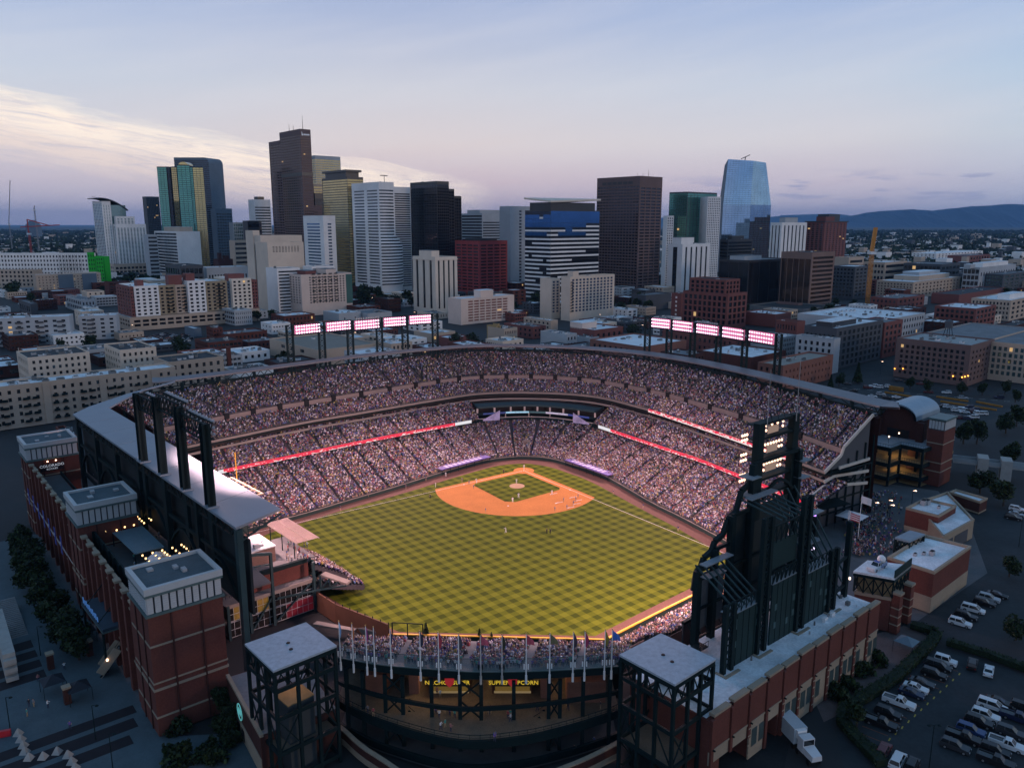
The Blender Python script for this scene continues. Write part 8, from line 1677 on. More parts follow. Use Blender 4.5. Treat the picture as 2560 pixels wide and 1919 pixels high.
def bollard(p): m=MB(); m.hexa([(p[0]-.7,p[1]-.7,-.34),(p[0]+.7,p[1]-.7,-.34),(p[0]+.7,p[1]+.7,-.34),(p[0]-.7,p[1]+.7,-.34)],[(p[0]-.1,p[1]-.1,.9),(p[0]+.1,p[1]-.1,.9),(p[0]+.1,p[1]+.1,.9),(p[0]-.1,p[1]+.1,.9)]); tag(m.build('pyramid_bollard',M('pale_block',(.34,.33,.31))),'pale stone pyramid bollard at the plaza kerb','bollard','pyramid bollards round the plaza corner')
for x,y in ((180,1310),(205,1370),(230,1430),(245,1490),(285,1550),(425,1540),(565,1490),(670,1525),(710,1590),(740,1650)): bollard(G(*B3(x,y),0))
m=MB(); p=G(*B3(35,1330),0); m.rb(p,R(20),-2.5,1.2,-.3,.3,-.3,.9); tag(m.build('barrier',M('red_plastic',(.5,.02,.03),.5)),'bright red plastic barrier at the lower left edge','barrier')
def lamp(label,p,h=7,group='street lamps',two=False,on=False):
    T=thing('street_lamp',label,'street lamp',(*p,-.3),group); m=MB(); m.cyl((*p,-.3),(*p,h),.09,.06,6); m.build('pole',steel,T)
    for s in ((-1,1) if two else (1,)): m=MB(); m.beam((*p,h),(p[0]+.9*s,p[1],h+.15),.07); m.cyl((p[0]+.9*s,p[1],h-.05),(p[0]+.9*s,p[1],h+.12),.35,.2,8); m.build('lamp_head',lamp_warm if on else steel,T)
for x,y in ((100,1270),(945,1355),(1115,1650),(400,530),(620,450)): lamp('dark single arm lamp post on the left plaza',G(*B3(x,y),0),6.5,'lamp posts on the left plaza')
lamp('dark twin head lamp post in the lower car park',G(*A5(1030,1640),0),8,None,True); lamp('tall lamp post on a kerbed island in the upper car park',G(*A4(2150,1265),0),10,None,True)
for x,y in ((405,930),(570,900),(590,960),(860,780)): lamp('lit lamp post among the crowd on the gate plaza',G(*A4(x,y),0),5,'lamp posts on the gate plaza',on=True)
def ptent(label,px,s,h,mat,leg=2.4):
    c=G(*px,leg); T=thing('canopy_tent',label,'tent',(*c,0)); m=MB(); k=[c+dirv(GA)*a*s+dirv(GB)*b*s for a,b in ((-1,-1),(1,-1),(1,1),(-1,1))]
    for i in range(4): m.q([(*k[i],leg),(*k[(i+1)%4],leg),(*c,leg+h)])
    m.build('canopy',mat,T)
    for q in k: m=MB(); m.cyl((*q,-.3),(*q,leg),.05,.05,5); m.build('leg',steel,T)
dkt=M('dark_tent',(.02,.025,.035),.7); ptent('dark pop-up tent at the left plaza gate, farther one',B3(520,790),2,1.3,dkt); ptent('dark pop-up tent at the left plaza gate, nearer one',B3(770,850),2,1.3,dkt); ptent('blue dark tent below the entrance canopy',B3(830,290),2,1.3,dkt); ptent('blue grey pop-up tent by the hedge of the lower car park',A5(770,190),2,1.2,M('blue_grey_tent',(.10,.16,.20),.7)); ptent('white peaked sail tent on the gate plaza',A1(1800,1330),3.6,1.5,tent_w,4)
for x,y in ((505,620),(890,490),(720,250),(670,960)): c=G(*B3(x,y+40),0); m=MB(); m.rb(c,GA,-.6,.6,-.6,.6,-.3,3); m.rb(c,GA,-.75,.75,-.75,.75,3,3.4,1); tag(m.build('gate_pier',[brick_dk,stone]),'short brick gate pier with a stone cap on the left plaza','pier','gate piers on the left plaza')
T=thing('ramp','lit concrete ramp stair rising to the street door','stairs',(*G(*B3(1000,720),1),0)); stairs(G(*B3(1000,720),0),G(*B3(1180,510),4),-.3,4.5,3,18,'steps',T)
for s in (-1.7,1.7): m=MB(); a_,b_=G(*B3(1000,720),0),G(*B3(1180,510),4); o=dirv(math.atan2(*(b_-a_)[::-1])+R(90))*s; m.beam((*(a_+o),.9),(*(b_+o),5.6),.35,1.6); m.build('parapet',stone,T)
m=MB(); q=G(*B3(1060,580),4); m.cyl((*q,3.6),(*q,4),.2,.2,8); m.build('wall_lamp',lamp_warm,T)
for k_,x,y in ((3,940,1400),(3,1275,1490),(2,962,1460),(2,1042,1475),(2,1100,1480),(5,1045,130),(5,930,120),(8,1075,130),(8,810,60),(6,905,195),(2,1375,1600),(2,1650,1605)): lamp('lit street lamp in the city behind the stadium',G(zx(k_,x),zy(k_,y+45),0),8,'lit city street lamps',on=True)
# footbridge beyond the gate house
a_,b_=G(*A4(1360,250),5),G(*A4(2300,360),5); T=thing('footbridge','pale concrete footbridge and ramp beyond the brick gate tower','bridge',(*a_,0)); d=b_-a_; ba=math.atan2(d[1],d[0]); l=np.linalg.norm(d); m=MB(); m.rb(a_,ba,0,l,0,5,4.4,5); m.build('deck',concrete,T)
for v0 in (0,4.7): m=MB(); m.rb(a_,ba,0,l,v0,v0+.3,5,6.2); m.build('parapet',M('blue_grey_concrete',(.25,.29,.31),.8,0,.1),T)
for f_ in (.32,.62): m=MB(); m.rb(a_,ba,l*f_,l*f_+3.5,-.8,5.8,-.3,7.4); m.build('tower_pier',M('pale_block',(.34,.33,.31)),T)
for (x0,y0,x1,y1) in ((540,385,860,440),(590,350,760,375),(1160,440,1540,495),(1210,495,1880,600),(1640,500,1950,560)): a_,b_=G(*B5(x0,y0),0),G(*B5(x1,y1),0); d=b_-a_; m=MB(); m.rb(a_,math.atan2(d[1],d[0]),0,np.linalg.norm(d),-.6,.6,-.3,.5 if y0 != 350 else 2.2); tag(m.build('ochre_barrier',M('ochre_planting',(.30,.14,.03),.9,0,.3,.6)),'low ochre barrier strip in the car park behind the vaulted gate house','barrier','ochre barrier strips')
for i in range(14): p=G(*B5(60+150*i,330+12*i),0); ps('lane_mark',[p+dirv(R(-15))*a+dirv(R(75))*b for a,b in ((-1.5,-.1),(1.5,-.1),(1.5,.1),(-1.5,.1))],-.325,chalk)
for i in range(9): p=G(*B5(700+9*i,130+5*i),0); ps('crossing_bar',[p+dirv(R(60))*a+dirv(R(-30))*b for a,b in ((-2,-.3),(2,-.3),(2,.3),(-2,.3))],-.325,chalk)
ym=M('yellow_marking',(.40,.30,.06),.8,0,.2,1); om=M('orange_marking',(.26,.08,.03),.8,0,.2,1)
for i in range(13):
    f=i/12; p=G(*A5(1380-880*f,555+820*f),0); ps('stall_mark',[p+dirv(R(50))*a+dirv(R(-40))*b for a,b in ((-.5,-.12),(.5,-.12),(.5,.12),(-.5,.12))],-.325,ym); ps('stall_line',[p+dirv(R(50))*(.9+a)+dirv(R(-40))*b for a,b in ((-.06,-5),(.06,-5),(.06,-.5),(-.06,-.5))],-.325,om)
# ------------------------------------------------------------------ cars
paint=MOBJ('car_paint',.35); cglass=M('car_glass',(.015,.018,.02),.08,0,0); hl=M('headlight',(.6,.6,.6),.2,.3,0); tl_=M('tail_light',(.25,.01,.01),.3,0,0); rimm=M('wheel_rim',(.35,.35,.36),.35,.6,0)
KIND={'sedan': (4.7,1.82,1.42,[(-.5,.62),(-.46,.95),(-.30,.98),(.18,.92),(.47,.78),(.5,.55)],(-.36,-.22,.02,.2)),'suv': (4.8,1.92,1.75,[(-.5,.65),(-.49,1.1),(-.3,1.12),(.2,1.05),(.47,.95),(.5,.6)],(-.485,-.43,.04,.21)),'van': (5.1,1.98,1.78,[(-.5,.6),(-.49,1.05),(0,1.05),(.28,.98),(.48,.8),(.5,.55)],(-.485,-.44,.12,.30)),'pickup': (5.9,1.98,1.85,[(-.5,.75),(-.495,1.12),(-.1,1.12),(.24,1.12),(.48,1.02),(.5,.65)],(-.10,-.06,.1,.23)),'jeep': (4.3,1.85,1.85,[(-.5,.7),(-.49,1.1),(0,1.1),(.2,1.08),(.48,1.02),(.5,.65)],(-.485,-.46,.12,.19))}
def car_meshes(kind):
    L_,Wd,Ht,prof,gh=KIND[kind]; b=MB(); g=MB(); w=Wd/2
    pr=[(x*L_,z) for x,z in prof]
    for s in (-1,1): b.q([(-L_/2+.02,s*w*.97,.32),*[(x,s*w*.95,z) for x,z in pr],(L_/2-.02,s*w*.97,.32)])
    for (x0,z0),(x1,z1) in zip(pr[:-1],pr[1:]): b.q([(x0,-w*.95,z0),(x0,w*.95,z0),(x1,w*.95,z1),(x1,-w*.95,z1)])
    for x,z in ((pr[0][0],pr[0][1]),(pr[-1][0],pr[-1][1])): b.q([(x,-w*.95,z),(x,w*.95,z),(x,w*.97,.32),(x,-w*.97,.32)])
    b.q([(-L_/2,-w,.32),(L_/2,-w,.32),(L_/2,w,.32),(-L_/2,w,.32)])
    zb=.95 if kind == 'sedan' else 1.06; x0,x1,x2,x3=[q*L_ for q in gh]
    lo=[(x0,-w*.9,zb-.06),(x3,-w*.88,zb-.06),(x3,w*.88,zb-.06),(x0,w*.9,zb-.06)]; hi=[(x1,-w*.72,Ht-.05),(x2,-w*.7,Ht-.05),(x2,w*.7,Ht-.05),(x1,w*.72,Ht-.05)]; g.hexa(lo,hi)
    b.hexa([(x1-.03,-w*.73,Ht-.05),(x2+.03,-w*.71,Ht-.05),(x2+.03,w*.71,Ht-.05),(x1-.03,w*.73,Ht-.05)],[(x1+.1,-w*.66,Ht),(x2-.1,-w*.64,Ht),(x2-.1,w*.64,Ht),(x1+.1,w*.66,Ht)])
    for s in (-1,1):
        for (p,q) in ((0,0),(1,1)): a0=np.array(lo[0 if p == 0 else 1])*np.array([1,s,1]); a1=np.array(hi[0 if p == 0 else 1])*np.array([1,s,1]); b.beam(a0,a1,.09)
        xm=(x1+x2)/2; b.beam((xm,s*w*.9,zb),(xm,s*w*.72,Ht-.04),.1)
    if kind == 'pickup':
        g.hexa([(-L_*.48,-w*.8,1.125),(-L_*.12,-w*.8,1.125),(-L_*.12,w*.8,1.125),(-L_*.48,w*.8,1.125)],[(-L_*.48,-w*.8,1.14),(-L_*.12,-w*.8,1.14),(-L_*.12,w*.8,1.14),(-L_*.48,w*.8,1.14)])
        for s in (-1,1): b.beam((-L_*.49,s*w*.88,1.2),(-L_*.1,s*w*.88,1.2),.14,.18)
        b.beam((-L_*.49,-w*.88,1.2),(-L_*.49,w*.88,1.2),.12,.18)
    t=MB(); t.cyl((0,-.11,0),(0,.11,0),.35,.35,14); r=MB(); r.cyl((0,-.125,0),(0,.125,0),.21,.21,10); h=MB(); h.box(-.05,-.16,-.07,.03,.16,.07)
    def me(m,n,mt): q=bpy.data.meshes.new(n); q.from_pydata([tuple(map(float,x)) for x in m.v],[],m.f); q.materials.append(mt); return q
    one=bpy.data.meshes.new('car'); nb_=len(b.v); al=MB(); al.v=list(b.v); al.f=list(b.f); al.m=[0]*len(b.f)
    al.f += [tuple(i+nb_ for i in f) for f in g.f]; al.m += [1]*len(g.f); al.v += g.v; al.box(-L_*.38,-w,.0,-L_*.22,w,.45,2); al.box(L_*.22,-w,.0,L_*.38,w,.45,2)
    one.from_pydata([tuple(map(float,x)) for x in al.v],[],al.f); [one.materials.append(q) for q in (paint,cglass,black)]; one.polygons.foreach_set('material_index',al.m)
    return dict(body=me(b,'body',paint),glass=me(g,'windows',cglass),tyre=me(t,'wheel',black),rim=me(r,'rim',rimm),head=me(h,'headlight',hl),tail=me(h,'tail_light',tl_),L=L_,w=w,one=one)
CM={k: car_meshes(k) for k in KIND}
CC={'white': (.62,.63,.64),'silver': (.32,.34,.36),'black': (.012,.012,.014),'dark grey': (.035,.037,.042),'navy': (.012,.018,.05),'dark red': (.10,.012,.015),'blue': (.03,.06,.16),'dark blue': (.015,.025,.06)}
def car(kind,col,p,ang,label,z=-.33,group=None):
    k=CM[kind]; T=thing('car' if kind in ('sedan','suv','jeep') else ('pickup_truck' if kind == 'pickup' else 'van'),label,'car' if kind != 'pickup' else 'pickup',(*p,z),group,R(ang))
    def ch(me,n,loc): o=bpy.data.objects.new(n,me); COL.objects.link(o); o.parent=T; o.location=loc; return o
    b=ch(k['body'],'body',(0,0,0)); b.color=(*CC[col],1); ch(k['glass'],'windows',(0,0,0))
    for sx in (-.31,.31):
        for sy in (-1,1): w_=ch(k['tyre'],'wheel',(sx*k['L'],sy*(k['w']-.1),.35)); r=bpy.data.objects.new('rim',k['rim']); COL.objects.link(r); r.parent=w_
    for sy in (-1,1): ch(k['head'],'headlight',(k['L']/2-.02,sy*k['w']*.7,.68)); ch(k['tail'],'tail_light',(-k['L']/2+.02,sy*k['w']*.75,.8))
    return T
near=[('jeep','white',1220,435,'boxy white off-roader at the head of the first parking row'),('van','black',1130,490,'black van next to the boxy white off-roader'),('suv','black',1085,585,'black off-road car second after the black van'),('sedan','dark grey',945,680,'dark grey saloon beside the white saloon in the first row'),('sedan','white',872,740,'white saloon in the first parking row'),('sedan','dark blue',825,800,'dark blue saloon between the white saloon and the white pickup'),('pickup','white',680,910,'white crew cab pickup in the first parking row by the hedge'),('suv','black',555,1035,'black off-road car beside the white crew cab pickup'),('pickup','black',470,1150,'black pickup at the near end of the first row'),
        ('sedan','black',1840,905,'black saloon at the head of the second row'),('van','white',1755,950,'white minivan in the second row'),('suv','white',1680,1065,'white off-road car beside the white minivan'),('suv','black',1605,1135,'black off-road car after the two white cars in the second row'),('suv','blue',1510,1235,'blue estate car in the second row'),('pickup','black',1430,1315,'black pickup near the end of the second row'),('suv','dark grey',1330,1420,'dark grey off-road car with a roof rack at the end of the second row'),
        ('suv','black',2130,980,'black car at the right edge in the third row'),('pickup','navy',2050,1090,'navy pickup in the third row'),('suv','dark grey',1970,1260,'dark grey car beside the long white pickup'),('pickup','white',1930,1400,'long white pickup with a sunroof in the third row'),('suv','black',1790,1470,'black car between the long white pickup and the ladder pickup'),('pickup','black',1800,1590,'black pickup with white ladder gear at the bottom edge')]
for k,c,x,y,lab in near: car(k,c,G(*A5(x,y),0),-40,lab)
for k,c,x,y,an,lab in (('suv','black',1525,470,55,'black off-road car backed against the dividing hedge'),('sedan','white',1715,545,55,'white saloon backed against the dividing hedge'),('suv','dark red',500,1470,50,'maroon off-road car by the tall hedge corner'),('van','white',665,1580,50,'white car with a black roof panel by the hedge corner'),('jeep','black',830,1640,50,'black boxy car at the bottom of the lower car park')): car(k,c,G(*A5(x,y),0),an,lab)
Z7=lambda x,y: (1700+x/2.478,1250+y/2.478)
for k,c,x,y,lab in (('suv','white',1735,765,'white car nearest the gate in the upper car park'),('suv','black',1770,722,'black car behind the first white car in the upper car park'),('van','white',1815,680,'white people carrier in the upper car park'),('suv','black',1885,640,'black car between the people carrier and the silver car'),('suv','silver',1915,613,'silver car in the upper car park'),('sedan','black',1965,590,'black car last in the upper car park row'),('suv','white',2090,60,'white car at the top right of the upper car park'),('sedan','silver',2085,90,'silver car at the right edge of the upper car park'),('suv','black',2065,112,'black car at the right edge of the upper car park')): car(k,c,G(*Z7(x,y),0),-40,lab)
def far_cars(pts,ang,lab,grp):
    for x,y in pts:
        kd=random.choice(('sedan','suv','suv','van')); c=random.choice(('white','white','silver','black','dark grey','navy','dark red')); o=bpy.data.objects.new('parked_car',CM[kd]['one']); COL.objects.link(o); o.location=(x,y,-.33); o.rotation_euler=(0,0,R(ang+random.choice((0,180)))); o.color=(*CC[c],1); tag(o,lab,'car',grp)
b5=[(1250+46*i,548+9*i) for i in range(11)]+[(1340,670),(1450,690),(1540,700),(1600,680),(1690,640),(1250,690),(390,430),(490,405),(680,440),(730,460),(560,450),(420,485),(490,497),(370,515),(440,530),(330,590),(590,315),(330,325),(400,305),(460,320),(700,240),(970,280),(820,260),(1280,385),(1480,450),(1910,445),(90,280),(160,365),(60,395),(110,385),(30,410),(1060,380),(1550,560),(1620,590),(1500,620),(1400,600)]
far_cars([G(*B5(x,y+8),0) for x,y in b5],-15,'car parked behind the vaulted gate house','cars parked behind the gate house'); far_cars([G(zx(3,random.uniform(985,1360)),zy(3,random.uniform(1395,1500)),0) for _ in range(60)],GA*57.3,'car in the crowded car park behind the beige hotel','cars in the lot behind the beige hotel')
far_cars([G(zx(5,random.uniform(1200,1560)),zy(5,random.uniform(170,235)),0) for _ in range(32)],GA*57.3,'car in the open lot left of the red brick loft','cars in the lot by the brick loft'); far_cars([G(zx(6,random.uniform(910,1210)),zy(6,random.uniform(262,305)),0) for _ in range(14)],GA*57.3,'car in the small lot under the left floodlights','cars under the left floodlights')
far_cars([G(zx(4,random.uniform(20,640)),zy(4,random.uniform(985,1010)),9) for _ in range(0)]+[c+np.array([random.uniform(-12,12),random.uniform(-12,12)]) for c in LOTS for _ in range(2)][:60],GA*57.3,'car parked among the low city blocks','cars among the low blocks')
# lorry with trailer
ta,tb=G(*Z7(600,1380),0),G(*Z7(740,1530),0); T=thing('delivery_lorry','white articulated lorry with a refrigerated trailer at the loading dock','lorry',(*tb,-.3)); a=math.atan2(*(tb-ta)[::-1]); d=dirv(a); o=tb
m=MB(); m.rb(o,a,-13,0,-1.3,1.3,.9,3.9); m.build('trailer',M('trailer_white',(.45,.50,.53),.45,0,.12,.4),T); m=MB(); m.rb(o,a,.01,.5,-.9,.9,2.2,3.7); m.build('cooling_unit',white_paint,T); m=MB(); m.rb(o,a,.9,2.5,-1.15,1.15,.8,3.4); m.hexa([(*(o+d*x+dirv(a+R(90))*y),.8) for x,y in ((2.5,-1.1),(5.,-1.0),(5.,1.0),(2.5,1.1))],[(*(o+d*x+dirv(a+R(90))*y),z) for x,y,z in ((2.5,-1.1,2.1),(5.,-.9,1.75),(5.,.9,1.75),(2.5,1.1,2.1))]); m.build('cab',M('cab_white',(.62,.62,.63),.4,0,0),T); m=MB(); m.rb(o,a,2.3,2.55,-1.0,1.0,2.2,3.2); m.build('windscreen',cglass,T)
for x in (-12,-10.8,-.5,.9,4.1):
    for s in (-1,1): m=MB(); c=o+d*x+dirv(a+R(90))*s*1.05; q=dirv(a+R(90))*.14; m.cyl((*(c-q),.2),(*(c+q),.2),.5,.5,12); m.build('wheel',black,T)
# show pickup on the gate tower roof
tp=G(*A4(440,1540),13.5); T=car('pickup','white',tp,218,'white and blue show pickup with a giant baseball on the gate tower roof',z=13.42); bm2=M('blue_wrap',(.03,.06,.32),.4)
def loc(m,n,mt): o=m.build(n,mt,None,off=(0,0,0)); o.parent=T
m=MB(); m.box(-2.9,-1.0,.5,-.2,-.955,1.25); loc(m,'blue_side',bm2); m=MB(); m.box(-2.9,.955,.5,-.2,1.0,1.25); loc(m,'blue_side',bm2); m=MB(); m.box(-.35,-.62,1.86,.55,.62,1.9); loc(m,'blue_roof',bm2)
for k,s in enumerate((1,-1)): me=text_mesh('TOYOTA',.72); me.materials.clear(); me.materials.append(white_paint); o=bpy.data.objects.new('lettering',me); COL.objects.link(o); o.parent=T; o.location=(-1.6,1.04*s,.9); o.rotation_euler=(R(90),0,R(180) if s > 0 else 0)
m=MB(); nn=12
for i in range(6):
    for j in range(nn): P_=lambda i,j: (-1.9+.95*math.sin(math.pi*i/6)*math.cos(2*math.pi*j/nn),.95*math.sin(math.pi*i/6)*math.sin(2*math.pi*j/nn),1.9+.95*math.cos(math.pi*i/6)); m.q([P_(i,j),P_(i,j+1),P_(i+1,j+1),P_(i+1,j)])
loc(m,'baseball',white_paint)
# ------------------------------------------------------------------ people: one continuous skinned body each
shirt=MOBJ('shirt',.8); skin_m=M('skin',(.45,.27,.19),.6,0,0); hair_m=M('hair',(.05,.03,.02),.7,0,0)
def body(name,lean=0.,armA=(.30,-.1),armB=(.30,.1),step=0.,legs=None,cap=None):
    j={'pel': (0,0,.95,.15,.12),'ch': (lean*.5,0,1.3,.17,.12),'nk': (lean,0,1.5,.07,.07),'hd': (lean*1.1,0,1.62,.10,.10),'tp': (lean*1.15,0,1.75,.085,.09)}
    for s,ar in ((-1,armA),(1,armB)):
        j['sh%d'%s]=(lean*.8,.20*s,1.42,.075,.075); j['el%d'%s]=(lean+ar[1]*.6,.27*s,1.15+max(0,ar[1])*.2,.055,.055); j['ha%d'%s]=(lean+ar[1]*2.2,.25*s,.92+max(0,ar[1])*1.4,.045,.05)
        j['hp%d'%s]=(0,.1*s,.88,.11,.11); j['kn%d'%s]=(.05+step*s*.5,.11*s,.5,.075,.075); j['an%d'%s]=(-.02+step*s,.12*s,.08,.055,.055); j['to%d'%s]=(.14+step*s,.13*s,.04,.05,.04)
    e=[('pel','ch'),('ch','nk'),('nk','hd'),('hd','tp')]+sum([[('ch','sh%d'%s),('sh%d'%s,'el%d'%s),('el%d'%s,'ha%d'%s),('pel','hp%d'%s),('hp%d'%s,'kn%d'%s),('kn%d'%s,'an%d'%s),('an%d'%s,'to%d'%s)] for s in (-1,1)],[])
    ks=list(j); me=bpy.data.meshes.new(name); me.from_pydata([j[k][:3] for k in ks],[(ks.index(a),ks.index(b)) for a,b in e],[]); o=bpy.data.objects.new(name,me); COL.objects.link(o); o.modifiers.new('Skin','SKIN'); sv=me.skin_vertices[0].data
    for i,k in enumerate(ks): sv[i].radius=j[k][3:5]; sv[i].use_root=k == 'pel'
    o.modifiers.new('Sub','SUBSURF').levels=1; bpy.context.view_layer.update(); out_=bpy.data.meshes.new_from_object(o.evaluated_get(bpy.context.evaluated_depsgraph_get())); bpy.data.objects.remove(o)
    out_.materials.clear(); [out_.materials.append(q) for q in (shirt,legs or M('jeans',(.04,.05,.09),.8,0,0),skin_m,cap or hair_m)]
    for p in out_.polygons:
        x,y,z=p.center; p.material_index=1 if z < .93 and abs(y) < .21 else (3 if z > 1.68 else (2 if z > 1.5 or abs(y) > .22 and z < 1.2 else 0)); p.use_smooth=True
    out_.name='person'; return out_
wp_=M('white_trousers',(.6,.6,.6),.8,0,0); kh=M('khaki_trousers',(.35,.25,.15),.8,0,0); bk_=M('black_trousers',(.015,.015,.018),.8,0,0); pc_=M('purple_cap',(.06,.03,.14),.7,0,0)
PM=[body('p%d'%i,*a) for i,a in enumerate(((0,(.3,-.05),(.3,.05),.06),(.06,(.3,.12),(.3,.02),.1),(-.03,(.3,.2),(.3,.2),.0),(.04,(.3,-.1),(.3,.15),.2)))]+[body('k',0,(.3,.02),(.3,.1),.1,kh)]
PW=[body('w%d'%i,a,(.3,b),(.3,c),s,wp_,pc_) for i,(a,b,c,s) in enumerate(((.05,.1,.15,.12),(.12,.2,.05,.25),(0,-.05,.05,.05)))]; PK=body('u',0,(.3,0),(.3,.05),.05,bk_,bk_)
SC=[(.7,.7,.7),(.62,.62,.66),(.1,.06,.22),(.16,.09,.34),(.02,.02,.025),(.06,.06,.07),(.3,.05,.06),(.06,.12,.35),(.35,.45,.55),(.2,.2,.22),(.4,.15,.15),(.05,.3,.25)]
def person(p,z,ang,label,group,me=None,col=None,s=1.):
    o=bpy.data.objects.new('person',me or random.choice(PM)); COL.objects.link(o); o.location=(p[0],p[1],z); o.rotation_euler=(0,0,ang); o.scale=(s,s,s); o.color=(*(col or random.choice(SC)),1); return tag(o,label,'person',group)
F1=lambda x,y: (1000+x/3.95,1100+y/3.95)
for i,(x,y,lab) in enumerate(((1150,432,'person in white uniform standing on the pitching mound'),(1170,568,'person in white uniform behind the mound, farther of two'),(1112,612,'person in white uniform at the grass edge near second base'),(1500,538,'person in white uniform near third base'),(757,422,'person in white uniform near first base'),(352,462,'person in white uniform on the left foul grass'),(453,360,'person in white uniform in front of the left dugout'),(1045,912,'person in white uniform alone in centre field'),(1225,285,'person in white uniform at home plate'))): person(G(*F1(x,y),0),.02 if i else .25,random.uniform(0,6),lab,None,PW[i%3],(.66,.66,.68),1.05)
for x,y,lab in ((1023,330,'person in black near the first base line by home'),(298,580,'person in black on the left outfield grass by the clay'),(1450,925,'person in black in the outfield, left of two'),(1483,925,'person in black in the outfield, right of two')): person(G(*F1(x,y),0),.02,random.uniform(0,6),lab,None,PK,(.015,.015,.018),1.05)
for x,y in ((845,715),(1530,703),(1648,683),(1712,643),(1735,605),(1757,575),(1617,610),(728,482),(612,415),(682,440)): person(G(*F1(x,y),0),.02,random.uniform(0,6),'person in grey and navy working on the infield clay','grounds crew on the infield',PM[4],random.choice(((.12,.12,.2),(.2,.2,.24))))
for x,y in ((1577,628),(1768,606),(1752,640),(1692,675),(1525,540),(1720,575)): p=G(*F1(x,y),0); T=thing('field_rake','long pale rake drawn over the infield clay','rake',(*p,.02),'rakes on the infield'); m=MB(); m.beam((p[0]-1,p[1]+.6,.1),(p[0]+.9,p[1]-.5,.9),.1); m.build('handle',white_paint,T); m=MB(); m.beam((p[0]-1.5,p[1]+.2,.08),(p[0]-.5,p[1]+1.,.08),.25,.1); m.build('head',white_paint,T)
for px,py in ((851,1276),(996,1220),(1015,1222),(921,1244),(1533,1235),(1608,1270),(1695,1327),(1065,1202)): person(G(px,py,0),.0,random.uniform(0,6),'person in navy shirt and khaki trousers beside the field wall','ball crew beside the field wall',PM[4],(.03,.03,.12))
for x,y in ((290,1050),(335,1050),(270,1145),(475,1060),(695,1270),(380,800),(640,680)): person(G(*B3(x,y),-.3),-.33,random.uniform(0,6),'person walking on the left plaza','people on the left plaza')
cpx=[A6(*q) for q in ((1105,860),(1140,890),(1245,1085),(1190,1060),(1300,1110),(1255,1260),(1195,1215),(1145,1240),(1735,1350),(1665,1070),(1690,1065),(1910,1150),(1880,1120),(410,1090),(350,1060),(1090,1070),(1130,1110))]+[A7(*q) for q in ((1390,980),(660,1000),(90,1040),(120,1030),(350,1080),(170,1350),(1015,990),(1780,950),(1880,880),(1830,850),(1765,1070))]
for q in cpx: person(G(*q,6.5),6.52,random.uniform(0,6),'person strolling on the open concourse below the curved deck','people on the concourse below the deck')
for q in (A7(1320,1385),A7(1110,1500),A7(1085,1480)): person(G(*q,.3),.25,random.uniform(0,6),'person on the lowest concourse floor at the right','people on the lowest concourse floor')
for q,c in ((B4(85,1160),(.03,.03,.03)),(B4(125,1130),(.6,.4,.2)),(B4(190,1110),(.5,.03,.06)),(B4(215,1090),(.1,.2,.6)),(B4(285,1030),(.6,.6,.62))): person(G(*q,8.1),8.12,random.uniform(0,6),'person leaning at the rail of the corner stand middle deck','people at the middle deck rail',None,c)
DECK.sort(key=lambda d: d[1]); 
for k,(x,y,z,a,j) in enumerate(DECK):
    if k < 190: person((x,y),z,a,'person standing in the crowd on the curved deck behind the flagpoles','crowd on the curved deck',s=random.uniform(.92,1.05))
    else: PEOPLE.append((x,y,z+.45,a))
for q in [(random.uniform(900,1230),random.uniform(380,640)) for _ in range(26)]: person(G(*B4(q[0],q[1]),12.6),12.62,R(40),'person standing on the shaded upper deck of the corner stand','people on the corner stand deck')
for _ in range(24): u=random.uniform(70,120); v=random.uniform(15,26); p=NB+su*u+sn*v; person(p,17.42,random.uniform(0,6),'person on the terrace behind the brick street building','people on the brick building terrace')
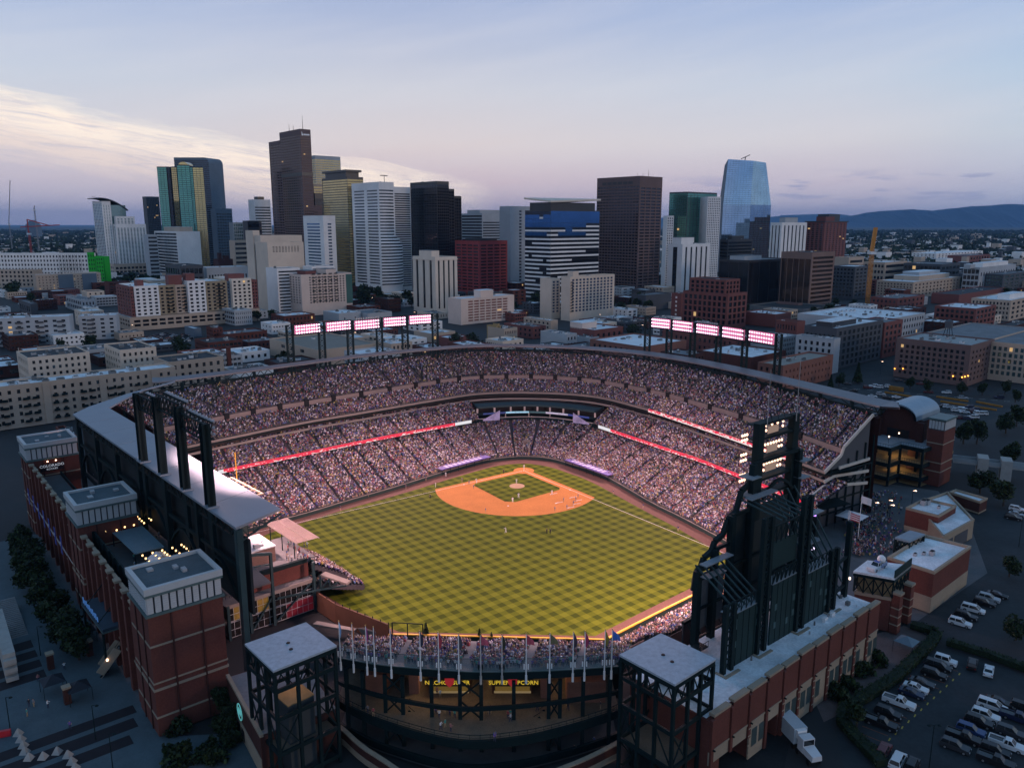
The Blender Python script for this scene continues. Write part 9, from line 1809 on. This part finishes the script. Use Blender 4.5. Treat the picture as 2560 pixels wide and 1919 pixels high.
for _ in range(22): u=random.uniform(14,54); v=random.uniform(6,24); p=NB+su*u+sn*v; person(p,17.42,random.uniform(0,6),'person on the string lit party terrace','people on the string lit terrace')
for _ in range(620): p=G(*A4(random.triangular(0,760,250),random.uniform(640,1400)),0); PEOPLE.append((p[0],p[1],.42,random.uniform(0,6)))
for i,(x,y,c,lab) in enumerate(((80,950,None,'bare white pole on the gate plaza, left of the striped flag'),(215,700,(.6,.6,.62),'tall white pole with a pale flag on the gate plaza'),(95,1170,(.5,.08,.1),'white pole with a red and white striped flag on the gate plaza'))):
    p=G(*A4(x,1180+10*i),0); T=thing('flagpole',lab,'flagpole',(*p,-.3)); m=MB(); m.cyl((*p,-.3),(*p,9+5*(i == 1)),.12,.07,6); m.build('pole',white_paint,T)
    if c:
        for s in range(7 if i == 2 else 1): m=MB(); h=(9+5*(i == 1))-.4; w_=2.2/(7 if i == 2 else 1); z0=h-w_*s; m.q([(p[0],p[1],z0),(p[0]+1.6,p[1]-.2,z0-.5),(p[0]+3.,p[1],z0-1.1),(p[0]+3.,p[1],z0-1.1-w_),(p[0]+1.6,p[1]-.2,z0-.5-w_),(p[0],p[1],z0-w_)]); m.build('flag_stripe' if i == 2 else 'flag',M('flag_w',(.62,.6,.62),.8,0,.1) if s%2 or i == 1 else M('flag_r',(.4,.03,.05),.8),T)
HAZE=2.4e-5
# ------------------------------------------------------------------ the evening air: one closed box of thin even haze
m=MB(); m.box(-46000,-3000,-1.35,46000,44000,780); hz=bpy.data.materials.new('haze'); hz.use_nodes=True; t_=hz.node_tree; t_.nodes.clear()
ho=t_.nodes.new('ShaderNodeOutputMaterial'); pv_=t_.nodes.new('ShaderNodeVolumePrincipled'); pv_.inputs['Color'].default_value=(.30,.58,1,1); pv_.inputs['Density'].default_value=HAZE; pv_.inputs['Anisotropy'].default_value=0; t_.links.new(pv_.outputs[0],ho.inputs['Volume'])
tag(m.build('haze',hz),'thin blue evening haze over the whole city','haze',kind='stuff')
crowd(PEOPLE,'crowd','dense crowd of seated spectators in bright summer clothes filling the stands')
